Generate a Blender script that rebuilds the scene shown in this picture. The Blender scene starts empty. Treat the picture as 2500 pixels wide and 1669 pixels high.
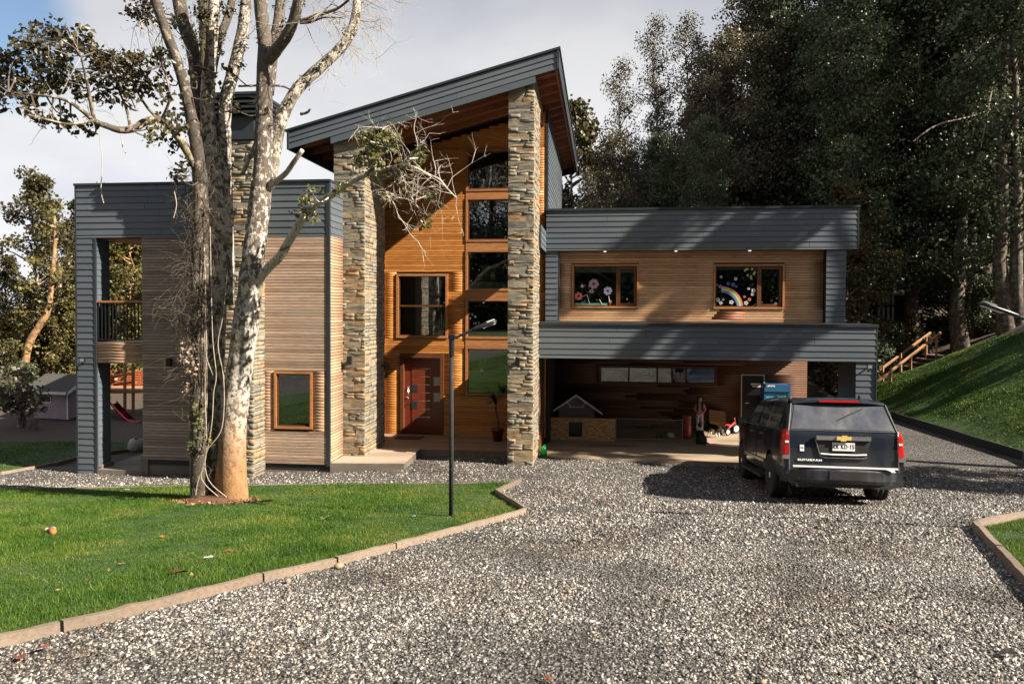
import bpy, math, random
import numpy as np
from mathutils import Vector, Matrix

random.seed(7)
RNG = np.random.default_rng(7)
scene = bpy.context.scene
COL = scene.collection

# ------------------------------------------------------------------ camera
CAM_Z = 4.05
PITCH = math.radians(1.2)
ROLL = 0.004
FPX = 1809.0                      # focal length in pixels of a 2500 px wide frame
VPP = 792.9                       # row of the principal point (lens shift)
cam_data = bpy.data.cameras.new("camera")
cam = bpy.data.objects.new("camera", cam_data)
COL.objects.link(cam)
CAM_R = Matrix.Rotation(math.pi / 2 - PITCH, 3, 'X') @ Matrix.Rotation(ROLL, 3, 'Z')
cam.matrix_world = Matrix.Translation((0, 0, CAM_Z)) @ CAM_R.to_4x4()
cam_data.sensor_fit = 'HORIZONTAL'
cam_data.sensor_width = 36.0
cam_data.lens = 36.0 * FPX / 2500.0
cam_data.shift_y = -(834.5 - VPP) / 2500.0
cam_data.clip_start = 0.1
cam_data.clip_end = 1000.0
scene.camera = cam

# ------------------------------------------------------------------ light
SUN = Vector((0.961, -0.388, 0.77)).normalized()       # towards the sun
sun_data = bpy.data.lights.new("sun", 'SUN')
sun_data.energy = 5.0
sun_data.angle = math.radians(0.5)
sun_data.color = (1.0, 0.90, 0.76)
sun = bpy.data.objects.new("sun", sun_data)
COL.objects.link(sun)
sun.rotation_euler = (-SUN).to_track_quat('-Z', 'Y').to_euler()

world = bpy.data.worlds.new("World")
scene.world = world
world.use_nodes = True
wn, wl = world.node_tree.nodes, world.node_tree.links
wn.clear()
out = wn.new("ShaderNodeOutputWorld")
mixs = wn.new("ShaderNodeMixShader")
bg1 = wn.new("ShaderNodeBackground"); bg2 = wn.new("ShaderNodeBackground")
sky = wn.new("ShaderNodeTexSky")
sky.sky_type = 'NISHITA'
sky.sun_disc = False
sky.sun_elevation = math.asin(SUN.z)
sky.sun_rotation = math.atan2(SUN.x, SUN.y)
sky.air_density = 1.0
sky.dust_density = 0.6
bg1.inputs['Strength'].default_value = 0.05
wl.new(sky.outputs[0], bg1.inputs['Color'])
tc = wn.new("ShaderNodeTexCoord")
mp = wn.new("ShaderNodeMapping"); mp.inputs['Scale'].default_value = (1.0, 1.0, 2.2)
mp.inputs['Location'].default_value = (0.37, 0.1, 0.0)
nz = wn.new("ShaderNodeTexNoise"); nz.inputs['Scale'].default_value = 1.9
nz.inputs['Detail'].default_value = 6.0; nz.inputs['Roughness'].default_value = 0.55
wl.new(tc.outputs['Generated'], mp.inputs[0]); wl.new(mp.outputs[0], nz.inputs['Vector'])
sep = wn.new("ShaderNodeSeparateXYZ"); wl.new(tc.outputs['Generated'], sep.inputs[0])
# more cloud towards the horizon, broken overhead; the gap at upper left is open sky
mr = wn.new("ShaderNodeMapRange"); mr.inputs['From Min'].default_value = 0.0; mr.inputs['From Max'].default_value = 0.9
mr.inputs['To Min'].default_value = 0.42; mr.inputs['To Max'].default_value = 0.06
wl.new(sep.outputs['Z'], mr.inputs['Value'])
dt = wn.new("ShaderNodeVectorMath"); dt.operation = 'DISTANCE'
dt.inputs[1].default_value = Vector((-0.57, 0.78, 0.30)).normalized()
wl.new(tc.outputs['Generated'], dt.inputs[0])
hole = wn.new("ShaderNodeMapRange"); hole.inputs['From Min'].default_value = 0.06; hole.inputs['From Max'].default_value = 0.17
hole.inputs['To Min'].default_value = -0.55; hole.inputs['To Max'].default_value = 0.0
wl.new(dt.outputs['Value'], hole.inputs['Value'])
a1 = wn.new("ShaderNodeMath"); a1.operation = 'ADD'; wl.new(nz.outputs['Fac'], a1.inputs[0]); wl.new(mr.outputs[0], a1.inputs[1])
a2 = wn.new("ShaderNodeMath"); a2.operation = 'ADD'; wl.new(a1.outputs[0], a2.inputs[0]); wl.new(hole.outputs[0], a2.inputs[1])
cov = wn.new("ShaderNodeMapRange"); cov.interpolation_type = 'SMOOTHSTEP'
cov.inputs['From Min'].default_value = 0.44; cov.inputs['From Max'].default_value = 0.68
wl.new(a2.outputs[0], cov.inputs['Value'])
nz2 = wn.new("ShaderNodeTexNoise"); nz2.inputs['Scale'].default_value = 3.1; nz2.inputs['Detail'].default_value = 7.0
nz2.inputs['Roughness'].default_value = 0.5
wl.new(mp.outputs[0], nz2.inputs['Vector'])
cr = wn.new("ShaderNodeValToRGB")
cr.color_ramp.elements[0].position = 0.33; cr.color_ramp.elements[0].color = (0.60, 0.63, 0.70, 1)
cr.color_ramp.elements[1].position = 0.62; cr.color_ramp.elements[1].color = (0.82, 0.82, 0.835, 1)
wl.new(nz2.outputs['Fac'], cr.inputs[0])
hz = wn.new("ShaderNodeMapRange"); hz.inputs['From Min'].default_value = 0.02; hz.inputs['From Max'].default_value = 0.42
hz.inputs['To Min'].default_value = 1.2; hz.inputs['To Max'].default_value = 0.74
wl.new(sep.outputs['Z'], hz.inputs['Value'])
mulc = wn.new("ShaderNodeVectorMath"); mulc.operation = 'SCALE'
wl.new(cr.outputs[0], mulc.inputs[0]); wl.new(hz.outputs[0], mulc.inputs['Scale'])
wl.new(mulc.outputs[0], bg2.inputs['Color']); bg2.inputs['Strength'].default_value = 0.37
wl.new(cov.outputs[0], mixs.inputs[0]); wl.new(bg1.outputs[0], mixs.inputs[1]); wl.new(bg2.outputs[0], mixs.inputs[2])
wl.new(mixs.outputs[0], out.inputs['Surface'])

scene.view_settings.view_transform = 'Standard'
scene.view_settings.look = 'None'
scene.view_settings.exposure = 1.6
scene.view_settings.gamma = 1.0
scene.view_settings.use_curve_mapping = False
scene.render.engine = 'CYCLES'
scene.cycles.max_bounces = 6
scene.cycles.diffuse_bounces = 3
scene.cycles.glossy_bounces = 3
scene.cycles.transparent_max_bounces = 8
scene.cycles.use_denoising = True

# ------------------------------------------------------------------ photograph geometry
def ray(u, v):
    d = CAM_R @ Vector(((u - 1250) / FPX, -(v - VPP) / FPX, -1))
    return d / d.y                                   # per metre of depth
def at(u, v, Y):
    d = ray(u, v) * Y
    return Vector((d.x, Y, CAM_Z + d.z))
ALPHA = 0.12
OX, OY = 0.0, 17.9
CA, SA = math.cos(ALPHA), math.sin(ALPHA)
def hp(u, v, hy):
    """point of the house plane hy = const seen at a pixel: (hx, z)"""
    d = ray(u, v)
    # X = OX + hx*CA + hy*SA ; Y = OY - hx*SA + hy*CA ; X = d.x*Y
    hx = (d.x * (OY + hy * CA) - OX - hy * SA) / (CA + d.x * SA)
    Y = OY - hx * SA + hy * CA
    return hx, CAM_Z + d.z * Y
def hxu(u, hy, v=760): return hp(u, v, hy)[0]
def hzv(u, v, hy): return hp(u, v, hy)[1]
def hplan(u, v, z):
    """pixel on the horizontal plane z: house coordinates (hx, hy)"""
    d = ray(u, v)
    Y = (z - CAM_Z) / d.z
    X = d.x * Y
    return ((X - OX) * CA - (Y - OY) * SA, (X - OX) * SA + (Y - OY) * CA)
def h2w(hx, hy, z): return Vector((OX + hx * CA + hy * SA, OY - hx * SA + hy * CA, z))

def sstep(a, b, x):
    t = np.clip((np.asarray(x, float) - a) / (b - a), 0, 1)
    return t * t * (3 - 2 * t)
def splus(s, k): return 0.5 * (s + np.sqrt(s * s + k))
def G(x, y):
    """height of the ground"""
    x = np.asarray(x, float); y = np.asarray(y, float)
    yc = np.clip(y, -1.5, None)
    z = 0.08 + 0.138 * splus(17 - yc, 0.8) - 0.0 * x
    z = z + 0.16 * np.exp(-((x + 0.6) / 3.2) ** 2 - ((y - 18.2) / 2.2) ** 2)
    z = z - 0.17 * sstep(-5, -9.5, x) * sstep(15, 18, y)
    slope = 0.62 - 0.30 * sstep(26, 36, y)
    hill = slope * splus(x - 13.9, 0.15)
    hill = np.minimum(hill, 7 + 0.10 * (x - 13.9)) * sstep(9, 16, y)
    bank = 0.45 * splus(y - 29.5, 0.3) * sstep(2, 9, x) * (1 - sstep(12.5, 14.5, x) * (1 - sstep(34, 39, y)))
    bank = np.minimum(bank, 4.5)
    bumps = 0.05*np.sin(x*1.9 + 1.3*np.sin(y*0.8)) * np.sin(y*1.5 + np.sin(x*1.1)) + 0.07*np.sin(x*0.7 + y*0.5)
    return z + np.maximum(hill, bank) + bumps * np.clip(hill*1.5, 0, 1)
def Gs(x, y): return float(G(x, y))
def ground(u, v):
    """point of the ground seen at a pixel"""
    d = ray(u, v)
    lo = 1.0; prev = lo
    y = lo
    while y < 120:
        if CAM_Z + d.z * y < Gs(d.x * y, y): break
        prev = y; y += 0.25
    a, b = prev, y
    for _ in range(30):
        m = 0.5 * (a + b)
        if CAM_Z + d.z * m < Gs(d.x * m, m): b = m
        else: a = m
    return Vector((d.x * a, a, Gs(d.x * a, a)))
PS = 2500 / 2349.0
def groundP(u, v): return ground(u * PS, v * PS)

# ------------------------------------------------------------------ mesh helpers
class MB:
    def __init__(s): s.v = []; s.f = []; s.m = []; s.mi = 0
    def add(s, vs, fs):
        n = len(s.v); s.v.extend([tuple(p) for p in vs])
        s.f.extend([tuple(i + n for i in f) for f in fs]); s.m.extend([s.mi] * len(fs)); return s
    def box(s, x0, x1, y0, y1, z0, z1, M=None):
        vs = [(x0,y0,z0),(x1,y0,z0),(x1,y1,z0),(x0,y1,z0),(x0,y0,z1),(x1,y0,z1),(x1,y1,z1),(x0,y1,z1)]
        if M is not None: vs = [M @ Vector(p) for p in vs]
        return s.add(vs, [(0,3,2,1),(4,5,6,7),(0,1,5,4),(1,2,6,5),(2,3,7,6),(3,0,4,7)])
    def prism(s, poly, y0, y1):
        """polygon in (x, z), extruded along y"""
        n = len(poly)
        vs = [(p[0], y0, p[1]) for p in poly] + [(p[0], y1, p[1]) for p in poly]
        fs = [tuple(range(n)), tuple(range(2*n-1, n-1, -1))] + [(i, i+n, (i+1) % n + n, (i+1) % n) for i in range(n)]
        return s.add(vs, fs)
    def slab(s, poly, z0, z1):
        """polygon in (x, y), extruded along z"""
        n = len(poly)
        vs = [(p[0], p[1], z0) for p in poly] + [(p[0], p[1], z1) for p in poly]
        fs = [tuple(range(n-1, -1, -1)), tuple(range(n, 2*n))] + [(i, (i+1) % n, (i+1) % n + n, i+n) for i in range(n)]
        return s.add(vs, fs)
    def tube(s, pts, rad, n=8, cap=True, jit=0.0):
        pts = [Vector(p) for p in pts]
        if not hasattr(rad, '__len__'): rad = [rad] * len(pts)
        base = len(s.v); up = None
        for i, p in enumerate(pts):
            t = (pts[min(i+1, len(pts)-1)] - pts[max(i-1, 0)])
            if t.length < 1e-9: t = Vector((0, 0, 1))
            t.normalize()
            if up is None:
                a = Vector((1, 0, 0)) if abs(t.x) < 0.8 else Vector((0, 1, 0))
                up = (a - t * a.dot(t)).normalized()
            else:
                up = (up - t * up.dot(t))
                up = up.normalized() if up.length > 1e-6 else t.orthogonal().normalized()
            w = t.cross(up)
            for k in range(n):
                an = 2 * math.pi * k / n
                r = rad[i] * (1 + (random.uniform(-jit, jit) if jit else 0))
                q = p + (up * math.cos(an) + w * math.sin(an)) * r
                s.v.append((q.x, q.y, q.z))
        for i in range(len(pts) - 1):
            for k in range(n):
                a = base + i*n + k; b = base + i*n + (k+1) % n
                s.f.append((a, b, b + n, a + n)); s.m.append(s.mi)
        if cap:
            s.f.append(tuple(base + k for k in range(n-1, -1, -1))); s.m.append(s.mi)
            e = base + (len(pts)-1)*n
            s.f.append(tuple(e + k for k in range(n))); s.m.append(s.mi)
        return s
    def lathe(s, prof, n=16, M=None):
        """profile of (r, z) turned about z"""
        base = len(s.v)
        for r, z in prof:
            for k in range(n):
                a = 2*math.pi*k/n
                p = Vector((r*math.cos(a), r*math.sin(a), z))
                if M is not None: p = M @ p
                s.v.append(tuple(p))
        for i in range(len(prof)-1):
            for k in range(n):
                a = base+i*n+k; b = base+i*n+(k+1) % n
                s.f.append((a, b, b+n, a+n)); s.m.append(s.mi)
        s.f.append(tuple(base+k for k in range(n-1, -1, -1))); s.m.append(s.mi)
        e = base+(len(prof)-1)*n
        s.f.append(tuple(e+k for k in range(n))); s.m.append(s.mi)
        return s
    def mesh(s, name):
        me = bpy.data.meshes.new(name)
        me.from_pydata(s.v, [], s.f)
        if any(s.m): me.polygons.foreach_set('material_index', s.m)
        me.update(); return me
    def build(s, name, mat, parent=None, loc=None, smooth=False, rot=None):
        me = s.mesh(name)
        for m in (mat if isinstance(mat, (list, tuple)) else [mat]): me.materials.append(m)
        if smooth: me.polygons.foreach_set('use_smooth', [True]*len(me.polygons))
        return link(name, me, parent, loc, rot)
def link(name, me, parent=None, loc=None, rot=None, scale=None):
    o = bpy.data.objects.new(name, me); COL.objects.link(o)
    if parent is not None: o.parent = parent
    if loc is not None: o.location = loc
    if rot is not None: o.rotation_euler = rot
    if scale is not None: o.scale = scale
    return o
def tag(o, label=None, cat=None, group=None, kind=None):
    if label: o['label'] = label
    if cat: o['category'] = cat
    if group: o['group'] = group
    if kind: o['kind'] = kind
    return o
def empty(name, loc, rz=0.0, label=None, cat=None, group=None):
    o = bpy.data.objects.new(name, None); COL.objects.link(o)
    o.location = loc; o.rotation_euler = (0, 0, rz); o.empty_display_size = 0.2
    return tag(o, label, cat, group)
def copy_tree(o, parent=None):
    c = o.copy(); COL.objects.link(c); c.parent = parent
    for ch in o.children: copy_tree(ch, c)
    return c
def np_mesh(name, V, F, mat=None, attr=None, smooth=False):
    """mesh from arrays; F (n,3) or (n,4); attr: per-vertex float named rnd"""
    me = bpy.data.meshes.new(name)
    V = np.asarray(V, np.float32); F = np.asarray(F, np.int32)
    k = F.shape[1]
    me.vertices.add(len(V)); me.vertices.foreach_set('co', V.ravel())
    me.loops.add(F.size); me.loops.foreach_set('vertex_index', F.ravel())
    me.polygons.add(len(F)); me.polygons.foreach_set('loop_start', np.arange(0, F.size, k, dtype=np.int32))
    if smooth: me.polygons.foreach_set('use_smooth', np.ones(len(F), bool))
    me.update(calc_edges=True)
    if attr is not None:
        a = me.attributes.new('rnd', 'FLOAT', 'POINT'); a.data.foreach_set('value', np.asarray(attr, np.float32))
    if mat is not None: me.materials.append(mat)
    return me
def join_meshes(items):
    """items: list of (mesh, matrix): one vertex/face list"""
    mb = MB()
    for me, M in items:
        mb.add([M @ v.co for v in me.vertices], [tuple(p.vertices) for p in me.polygons])
    return mb

# ------------------------------------------------------------------ materials
def newmat(name):
    m = bpy.data.materials.new(name); m.use_nodes = True
    nt = m.node_tree; b = nt.nodes['Principled BSDF']
    return m, nt, b
def ramp_node(nt, cols):
    r = nt.nodes.new('ShaderNodeValToRGB'); e = r.color_ramp.elements
    while len(e) < len(cols): e.new(0.5)
    for i, c in enumerate(cols):
        if len(c) == 4: pos, rgb = c[0], c[1:]
        else: pos, rgb = i / (len(cols) - 1), c
        e[i].position = pos; e[i].color = (*rgb, 1)
    return r
def mixc(nt, fac, a, b, mode='MIX'):
    n = nt.nodes.new('ShaderNodeMix'); n.data_type = 'RGBA'; n.blend_type = mode
    for sock, val in ((n.inputs[0], fac), (n.inputs[6], a), (n.inputs[7], b)):
        if hasattr(val, 'links'): nt.links.new(val, sock)
        elif isinstance(val, (int, float)): sock.default_value = val
        else: sock.default_value = (*val, 1)
    return n.outputs[2]
def noise(nt, scale, detail=4, rough=0.55, stretch=None, coord='Object', rot=None):
    t = nt.nodes.new('ShaderNodeTexCoord'); n = nt.nodes.new('ShaderNodeTexNoise')
    n.inputs['Scale'].default_value = scale; n.inputs['Detail'].default_value = detail; n.inputs['Roughness'].default_value = rough
    src = t.outputs[coord]
    if coord == 'World':
        pass
    mp = nt.nodes.new('ShaderNodeMapping'); mp.inputs['Scale'].default_value = stretch or (1, 1, 1)
    if rot: mp.inputs['Rotation'].default_value = rot
    nt.links.new(src, mp.inputs[0]); nt.links.new(mp.outputs[0], n.inputs['Vector'])
    return n.outputs['Fac']
def wnoise(nt, scale, detail=4, rough=0.55, stretch=(1, 1, 1)):
    """noise over world position"""
    g = nt.nodes.new('ShaderNodeNewGeometry'); n = nt.nodes.new('ShaderNodeTexNoise')
    n.inputs['Scale'].default_value = scale; n.inputs['Detail'].default_value = detail; n.inputs['Roughness'].default_value = rough
    mp = nt.nodes.new('ShaderNodeMapping'); mp.inputs['Scale'].default_value = stretch
    nt.links.new(g.outputs['Position'], mp.inputs[0]); nt.links.new(mp.outputs[0], n.inputs['Vector'])
    return n.outputs['Fac']
def maprange(nt, v, a, b, c=0.0, d=1.0, smooth=False):
    n = nt.nodes.new('ShaderNodeMapRange'); n.inputs['From Min'].default_value = a; n.inputs['From Max'].default_value = b
    n.inputs['To Min'].default_value = c; n.inputs['To Max'].default_value = d
    if smooth: n.interpolation_type = 'SMOOTHSTEP'
    nt.links.new(v, n.inputs['Value']); return n.outputs[0]
def math_n(nt, op, a, b=None):
    n = nt.nodes.new('ShaderNodeMath'); n.operation = op
    for i, x in enumerate((a, b)):
        if x is None: continue
        if hasattr(x, 'links'): nt.links.new(x, n.inputs[i])
        else: n.inputs[i].default_value = x
    return n.outputs[0]
def orand(nt): return nt.nodes.new('ShaderNodeObjectInfo').outputs['Random']
def attr(nt, name='rnd'):
    a = nt.nodes.new('ShaderNodeAttribute'); a.attribute_name = name; return a.outputs['Fac']
def bump(nt, b, h, strength=0.3, dist=0.01):
    n = nt.nodes.new('ShaderNodeBump'); n.inputs['Strength'].default_value = strength; n.inputs['Distance'].default_value = dist
    nt.links.new(h, n.inputs['Height']); nt.links.new(n.outputs[0], b.inputs['Normal'])
def plain(name, col, rough=0.6, metal=0.0, var=0.12, scale=6.0, spec=0.5, coat=0.0):
    m, nt, b = newmat(name)
    n = noise(nt, scale, 5)
    c = mixc(nt, n, tuple(x * (1 - var) for x in col), tuple(min(1, x * (1 + var)) for x in col))
    nt.links.new(c, b.inputs['Base Color'])
    nt.links.new(maprange(nt, n, 0.3, 0.7, max(0.02, rough - 0.07), min(1, rough + 0.07)), b.inputs['Roughness'])
    b.inputs['Metallic'].default_value = metal
    b.inputs['Specular IOR Level'].default_value = spec
    b.inputs['Coat Weight'].default_value = coat
    return m
def woodmat(name, cols, rough=0.55, src='obj', along='x', grain=1.0, weather=None, bumpd=0.003):
    """timber: each board has its own tone, grain runs along the board"""
    m, nt, b = newmat(name)
    st = {'x': (0.6, 14, 14), 'y': (14, 0.6, 14), 'z': (14, 14, 0.6)}[along]
    g = wnoise(nt, 2.2 * grain, 6, 0.65, st)
    r = orand(nt) if src == 'obj' else attr(nt)
    rp = ramp_node(nt, cols); nt.links.new(math_n(nt, 'ADD', math_n(nt, 'MULTIPLY', r, 0.8), maprange(nt, g, 0.3, 0.7, -0.08, 0.28)), rp.inputs[0])
    c = mixc(nt, maprange(nt, g, 0.40, 0.70), rp.outputs[0], mixc(nt, 1.0, rp.outputs[0], (0.50, 0.45, 0.42), 'MULTIPLY'))
    if weather is not None:
        wv = wnoise(nt, 0.9, 5, 0.6, (1, 1, 1.8))
        c = mixc(nt, maprange(nt, wv, 0.42, 0.68, 0, 0.55), c, weather)
    nt.links.new(c, b.inputs['Base Color'])
    b.inputs['Roughness'].default_value = rough
    bump(nt, b, g, 0.5, bumpd)
    return m

M = {}
M['siding'] = (lambda: None)()
def mk_siding():
    m, nt, b = newmat('siding_paint')
    r = orand(nt); g = wnoise(nt, 1.3, 5, 0.6, (0.5, 0.5, 6)); w = wnoise(nt, 0.45, 4)
    rp = ramp_node(nt, [(0.056, 0.070, 0.086), (0.072, 0.088, 0.104), (0.092, 0.106, 0.120)])
    nt.links.new(math_n(nt, 'ADD', math_n(nt, 'MULTIPLY', r, 0.6), math_n(nt, 'MULTIPLY', g, 0.4)), rp.inputs[0])
    c = mixc(nt, maprange(nt, w, 0.45, 0.75, 0, 0.5), rp.outputs[0], (0.115, 0.126, 0.132))
    nt.links.new(c, b.inputs['Base Color']); b.inputs['Roughness'].default_value = 0.46
    b.inputs['Specular IOR Level'].default_value = 0.5
    bump(nt, b, g, 0.35, 0.003)
    return m
M['siding'] = mk_siding()
M['cap_metal'] = plain('cap_metal', (0.025, 0.030, 0.036), 0.38, 0.0)
M['dark_core'] = plain('dark_core', (0.018, 0.019, 0.021), 0.7)
M['larch'] = woodmat('weathered_larch', [(0.26, 0.175, 0.125), (0.42, 0.295, 0.212), (0.60, 0.44, 0.33)], weather=(0.37, 0.295, 0.235))
M['larch_s'] = woodmat('weathered_larch_joined', [(0.31, 0.19, 0.115), (0.44, 0.275, 0.17), (0.54, 0.36, 0.23)], src='attr')
M['grey_larch'] = woodmat('greyed_larch', [(0.16, 0.12, 0.092), (0.29, 0.225, 0.175), (0.46, 0.37, 0.29)], weather=(0.26, 0.22, 0.185))
M['honey'] = woodmat('honey_larch', [(0.43, 0.160, 0.036), (0.58, 0.230, 0.052), (0.70, 0.305, 0.082)], rough=0.42)
M['honey_s'] = woodmat('honey_larch_joined', [(0.43, 0.160, 0.036), (0.58, 0.230, 0.052), (0.70, 0.305, 0.082)], rough=0.42, src='attr')
M['carport_wood'] = woodmat('honey_larch_shaded', [(0.110, 0.044, 0.016), (0.128, 0.052, 0.019), (0.150, 0.064, 0.024)], grain=3.0, rough=0.5)  # honey larch darkened: the carport's shade is put into the colour
M['honey_shaded_s'] = woodmat('honey_larch_shaded_joined', [(0.110, 0.044, 0.016), (0.128, 0.052, 0.019), (0.150, 0.064, 0.024)], grain=3.0, rough=0.5, src='attr')
M['upper'] = woodmat('upper_larch', [(0.36, 0.19, 0.095), (0.52, 0.295, 0.155), (0.66, 0.41, 0.23)], rough=0.5, weather=(0.54, 0.36, 0.21))
M['upper_s'] = woodmat('upper_larch_joined', [(0.36, 0.19, 0.095), (0.52, 0.295, 0.155), (0.66, 0.41, 0.23)], rough=0.5, src='attr', weather=(0.54, 0.36, 0.21))
M['soffit'] = woodmat('soffit_wood', [(0.20, 0.068, 0.032), (0.26, 0.090, 0.042), (0.32, 0.115, 0.055)], rough=0.5)
M['rafter'] = woodmat('rafter_wood', [(0.32, 0.125, 0.062), (0.40, 0.16, 0.08), (0.46, 0.19, 0.095)], rough=0.5)
M['frame'] = woodmat('frame_wood', [(0.10, 0.036, 0.016), (0.13, 0.048, 0.02), (0.17, 0.065, 0.028)], rough=0.38)
M['trim'] = woodmat('trim_wood', [(0.34, 0.14, 0.05), (0.42, 0.185, 0.07), (0.50, 0.23, 0.09)], rough=0.42)
M['doorwood'] = woodmat('door_wood', [(0.17, 0.032, 0.016), (0.205, 0.042, 0.02), (0.24, 0.052, 0.026)], rough=0.3)
M['deck'] = woodmat('deck_wood', [(0.24, 0.15, 0.095), (0.31, 0.20, 0.13), (0.38, 0.26, 0.175)], rough=0.6)
M['plank'] = woodmat('raw_timber', [(0.13, 0.095, 0.07), (0.21, 0.16, 0.12), (0.29, 0.225, 0.17)], rough=0.85, weather=(0.10, 0.08, 0.06), bumpd=0.012)
M['rail'] = woodmat('rail_timber', [(0.30, 0.15, 0.07), (0.40, 0.21, 0.10), (0.48, 0.27, 0.14)], rough=0.6)
def mk_ply():
    m, nt, b = newmat('plywood')
    g = wnoise(nt, 1.1, 3, 0.6, (1.0, 1, 3.2))
    w = nt.nodes.new('ShaderNodeMath'); w.operation = 'SINE'
    nt.links.new(math_n(nt, 'MULTIPLY', g, 60.0), w.inputs[0])
    rp = ramp_node(nt, [(0.24, 0.13, 0.055), (0.38, 0.22, 0.10), (0.46, 0.29, 0.14)])
    nt.links.new(maprange(nt, w.outputs[0], -1, 1), rp.inputs[0]); nt.links.new(rp.outputs[0], b.inputs['Base Color'])
    b.inputs['Roughness'].default_value = 0.6
    return m
M['ply'] = mk_ply()
def mk_stone(src):
    m, nt, b = newmat('slate_stone' if src == 'obj' else 'slate_stone_joined')
    r = orand(nt) if src == 'obj' else attr(nt)
    n1 = wnoise(nt, 7, 6, 0.65, (0.7, 0.7, 1.8)); n2 = wnoise(nt, 2.2, 4)
    rp = ramp_node(nt, [(0.0, 0.135, 0.125, 0.100), (0.2, 0.18, 0.165, 0.130), (0.4, 0.245, 0.215, 0.158), (0.55, 0.20, 0.185, 0.150),
                        (0.7, 0.30, 0.235, 0.150), (0.84, 0.285, 0.180, 0.088), (0.93, 0.32, 0.215, 0.112), (1.0, 0.33, 0.285, 0.21)])
    nt.links.new(math_n(nt, 'ADD', math_n(nt, 'MULTIPLY', r, 0.85), maprange(nt, n2, 0.3, 0.7, -0.08, 0.2)), rp.inputs[0])
    c = mixc(nt, maprange(nt, n1, 0.35, 0.7, 0, 0.6), rp.outputs[0], mixc(nt, 1.0, rp.outputs[0], (0.5, 0.47, 0.44), 'MULTIPLY'))
    c = mixc(nt, maprange(nt, wnoise(nt, 11, 4, 0.6), 0.62, 0.75, 0, 0.5), c, (0.34, 0.20, 0.085))
    nt.links.new(c, b.inputs['Base Color']); b.inputs['Roughness'].default_value = 0.78
    bump(nt, b, n1, 0.8, 0.02)
    return m
M['stone'] = mk_stone('obj'); M['stone_s'] = mk_stone('attr')
M['mortar'] = plain('mortar', (0.06, 0.055, 0.05), 0.9)
def mk_concrete(name, a, bcol, stain):
    m, nt, b = newmat(name)
    n = wnoise(nt, 1.2, 7, 0.65); n2 = wnoise(nt, 0.55, 5, 0.6, (0.5, 2.2, 1)); n3 = wnoise(nt, 14, 4)
    c = mixc(nt, n, a, bcol); c = mixc(nt, maprange(nt, n2, 0.50, 0.66, 0, 0.9), c, stain)
    nt.links.new(mixc(nt, maprange(nt, n3, 0.3, 0.8, 0, 0.3), c, tuple(x*0.6 for x in a)), b.inputs['Base Color'])
    b.inputs['Roughness'].default_value = 0.75; bump(nt, b, n3, 0.3, 0.004)
    return m
M['concrete'] = mk_concrete('carport_concrete', (0.27, 0.20, 0.135), (0.36, 0.28, 0.20), (0.11, 0.07, 0.042))
M['found'] = mk_concrete('foundation_concrete', (0.12, 0.10, 0.08), (0.19, 0.16, 0.13), (0.07, 0.06, 0.05))
M['paver'] = mk_concrete('porch_paving', (0.33, 0.245, 0.18), (0.41, 0.31, 0.23), (0.25, 0.18, 0.13))
M['black_metal'] = plain('black_metal', (0.015, 0.015, 0.017), 0.35, 0.3)
M['chrome'] = plain('chrome', (0.72, 0.72, 0.74), 0.14, 1.0, 0.04)
M['steel'] = plain('brushed_steel', (0.60, 0.60, 0.60), 0.25, 1.0, 0.06)
M['white'] = plain('white_paint', (0.74, 0.74, 0.72), 0.5)
M['blind'] = plain('roller_blind', (0.46, 0.52, 0.45), 0.7, var=0.05)
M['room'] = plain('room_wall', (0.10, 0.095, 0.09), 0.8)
def mk_glass(name, refl=0.10, tint=(0.75, 0.78, 0.77), f=1.0):
    m = bpy.data.materials.new(name); m.use_nodes = True; nt = m.node_tree; nt.nodes.clear()
    o = nt.nodes.new('ShaderNodeOutputMaterial'); mx = nt.nodes.new('ShaderNodeMixShader')
    tr = nt.nodes.new('ShaderNodeBsdfTransparent'); tr.inputs[0].default_value = (*tint, 1)
    gl = nt.nodes.new('ShaderNodeBsdfGlossy'); gl.inputs['Roughness'].default_value = 0.006
    gl.inputs[0].default_value = (0.95, 0.97, 1, 1)
    lw = nt.nodes.new('ShaderNodeFresnel'); lw.inputs['IOR'].default_value = 1.5
    # two reflecting surfaces of the pane, slightly wavy
    n = wnoise(nt, 0.8, 2); bp = nt.nodes.new('ShaderNodeBump'); bp.inputs['Strength'].default_value = 0.05; bp.inputs['Distance'].default_value = 0.02
    nt.links.new(n, bp.inputs['Height']); nt.links.new(bp.outputs[0], gl.inputs['Normal'])
    a = math_n(nt, 'ADD', math_n(nt, 'MULTIPLY', lw.outputs[0], 1.7 * f), refl)
    nt.links.new(a, mx.inputs[0]); nt.links.new(tr.outputs[0], mx.inputs[1]); nt.links.new(gl.outputs[0], mx.inputs[2])
    nt.links.new(mx.outputs[0], o.inputs[0]); return m
M['glass'] = mk_glass('window_glass', 0.10)
M['glass_dark'] = mk_glass('tinted_car_glass', 0.05, (0.05, 0.055, 0.06))
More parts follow.
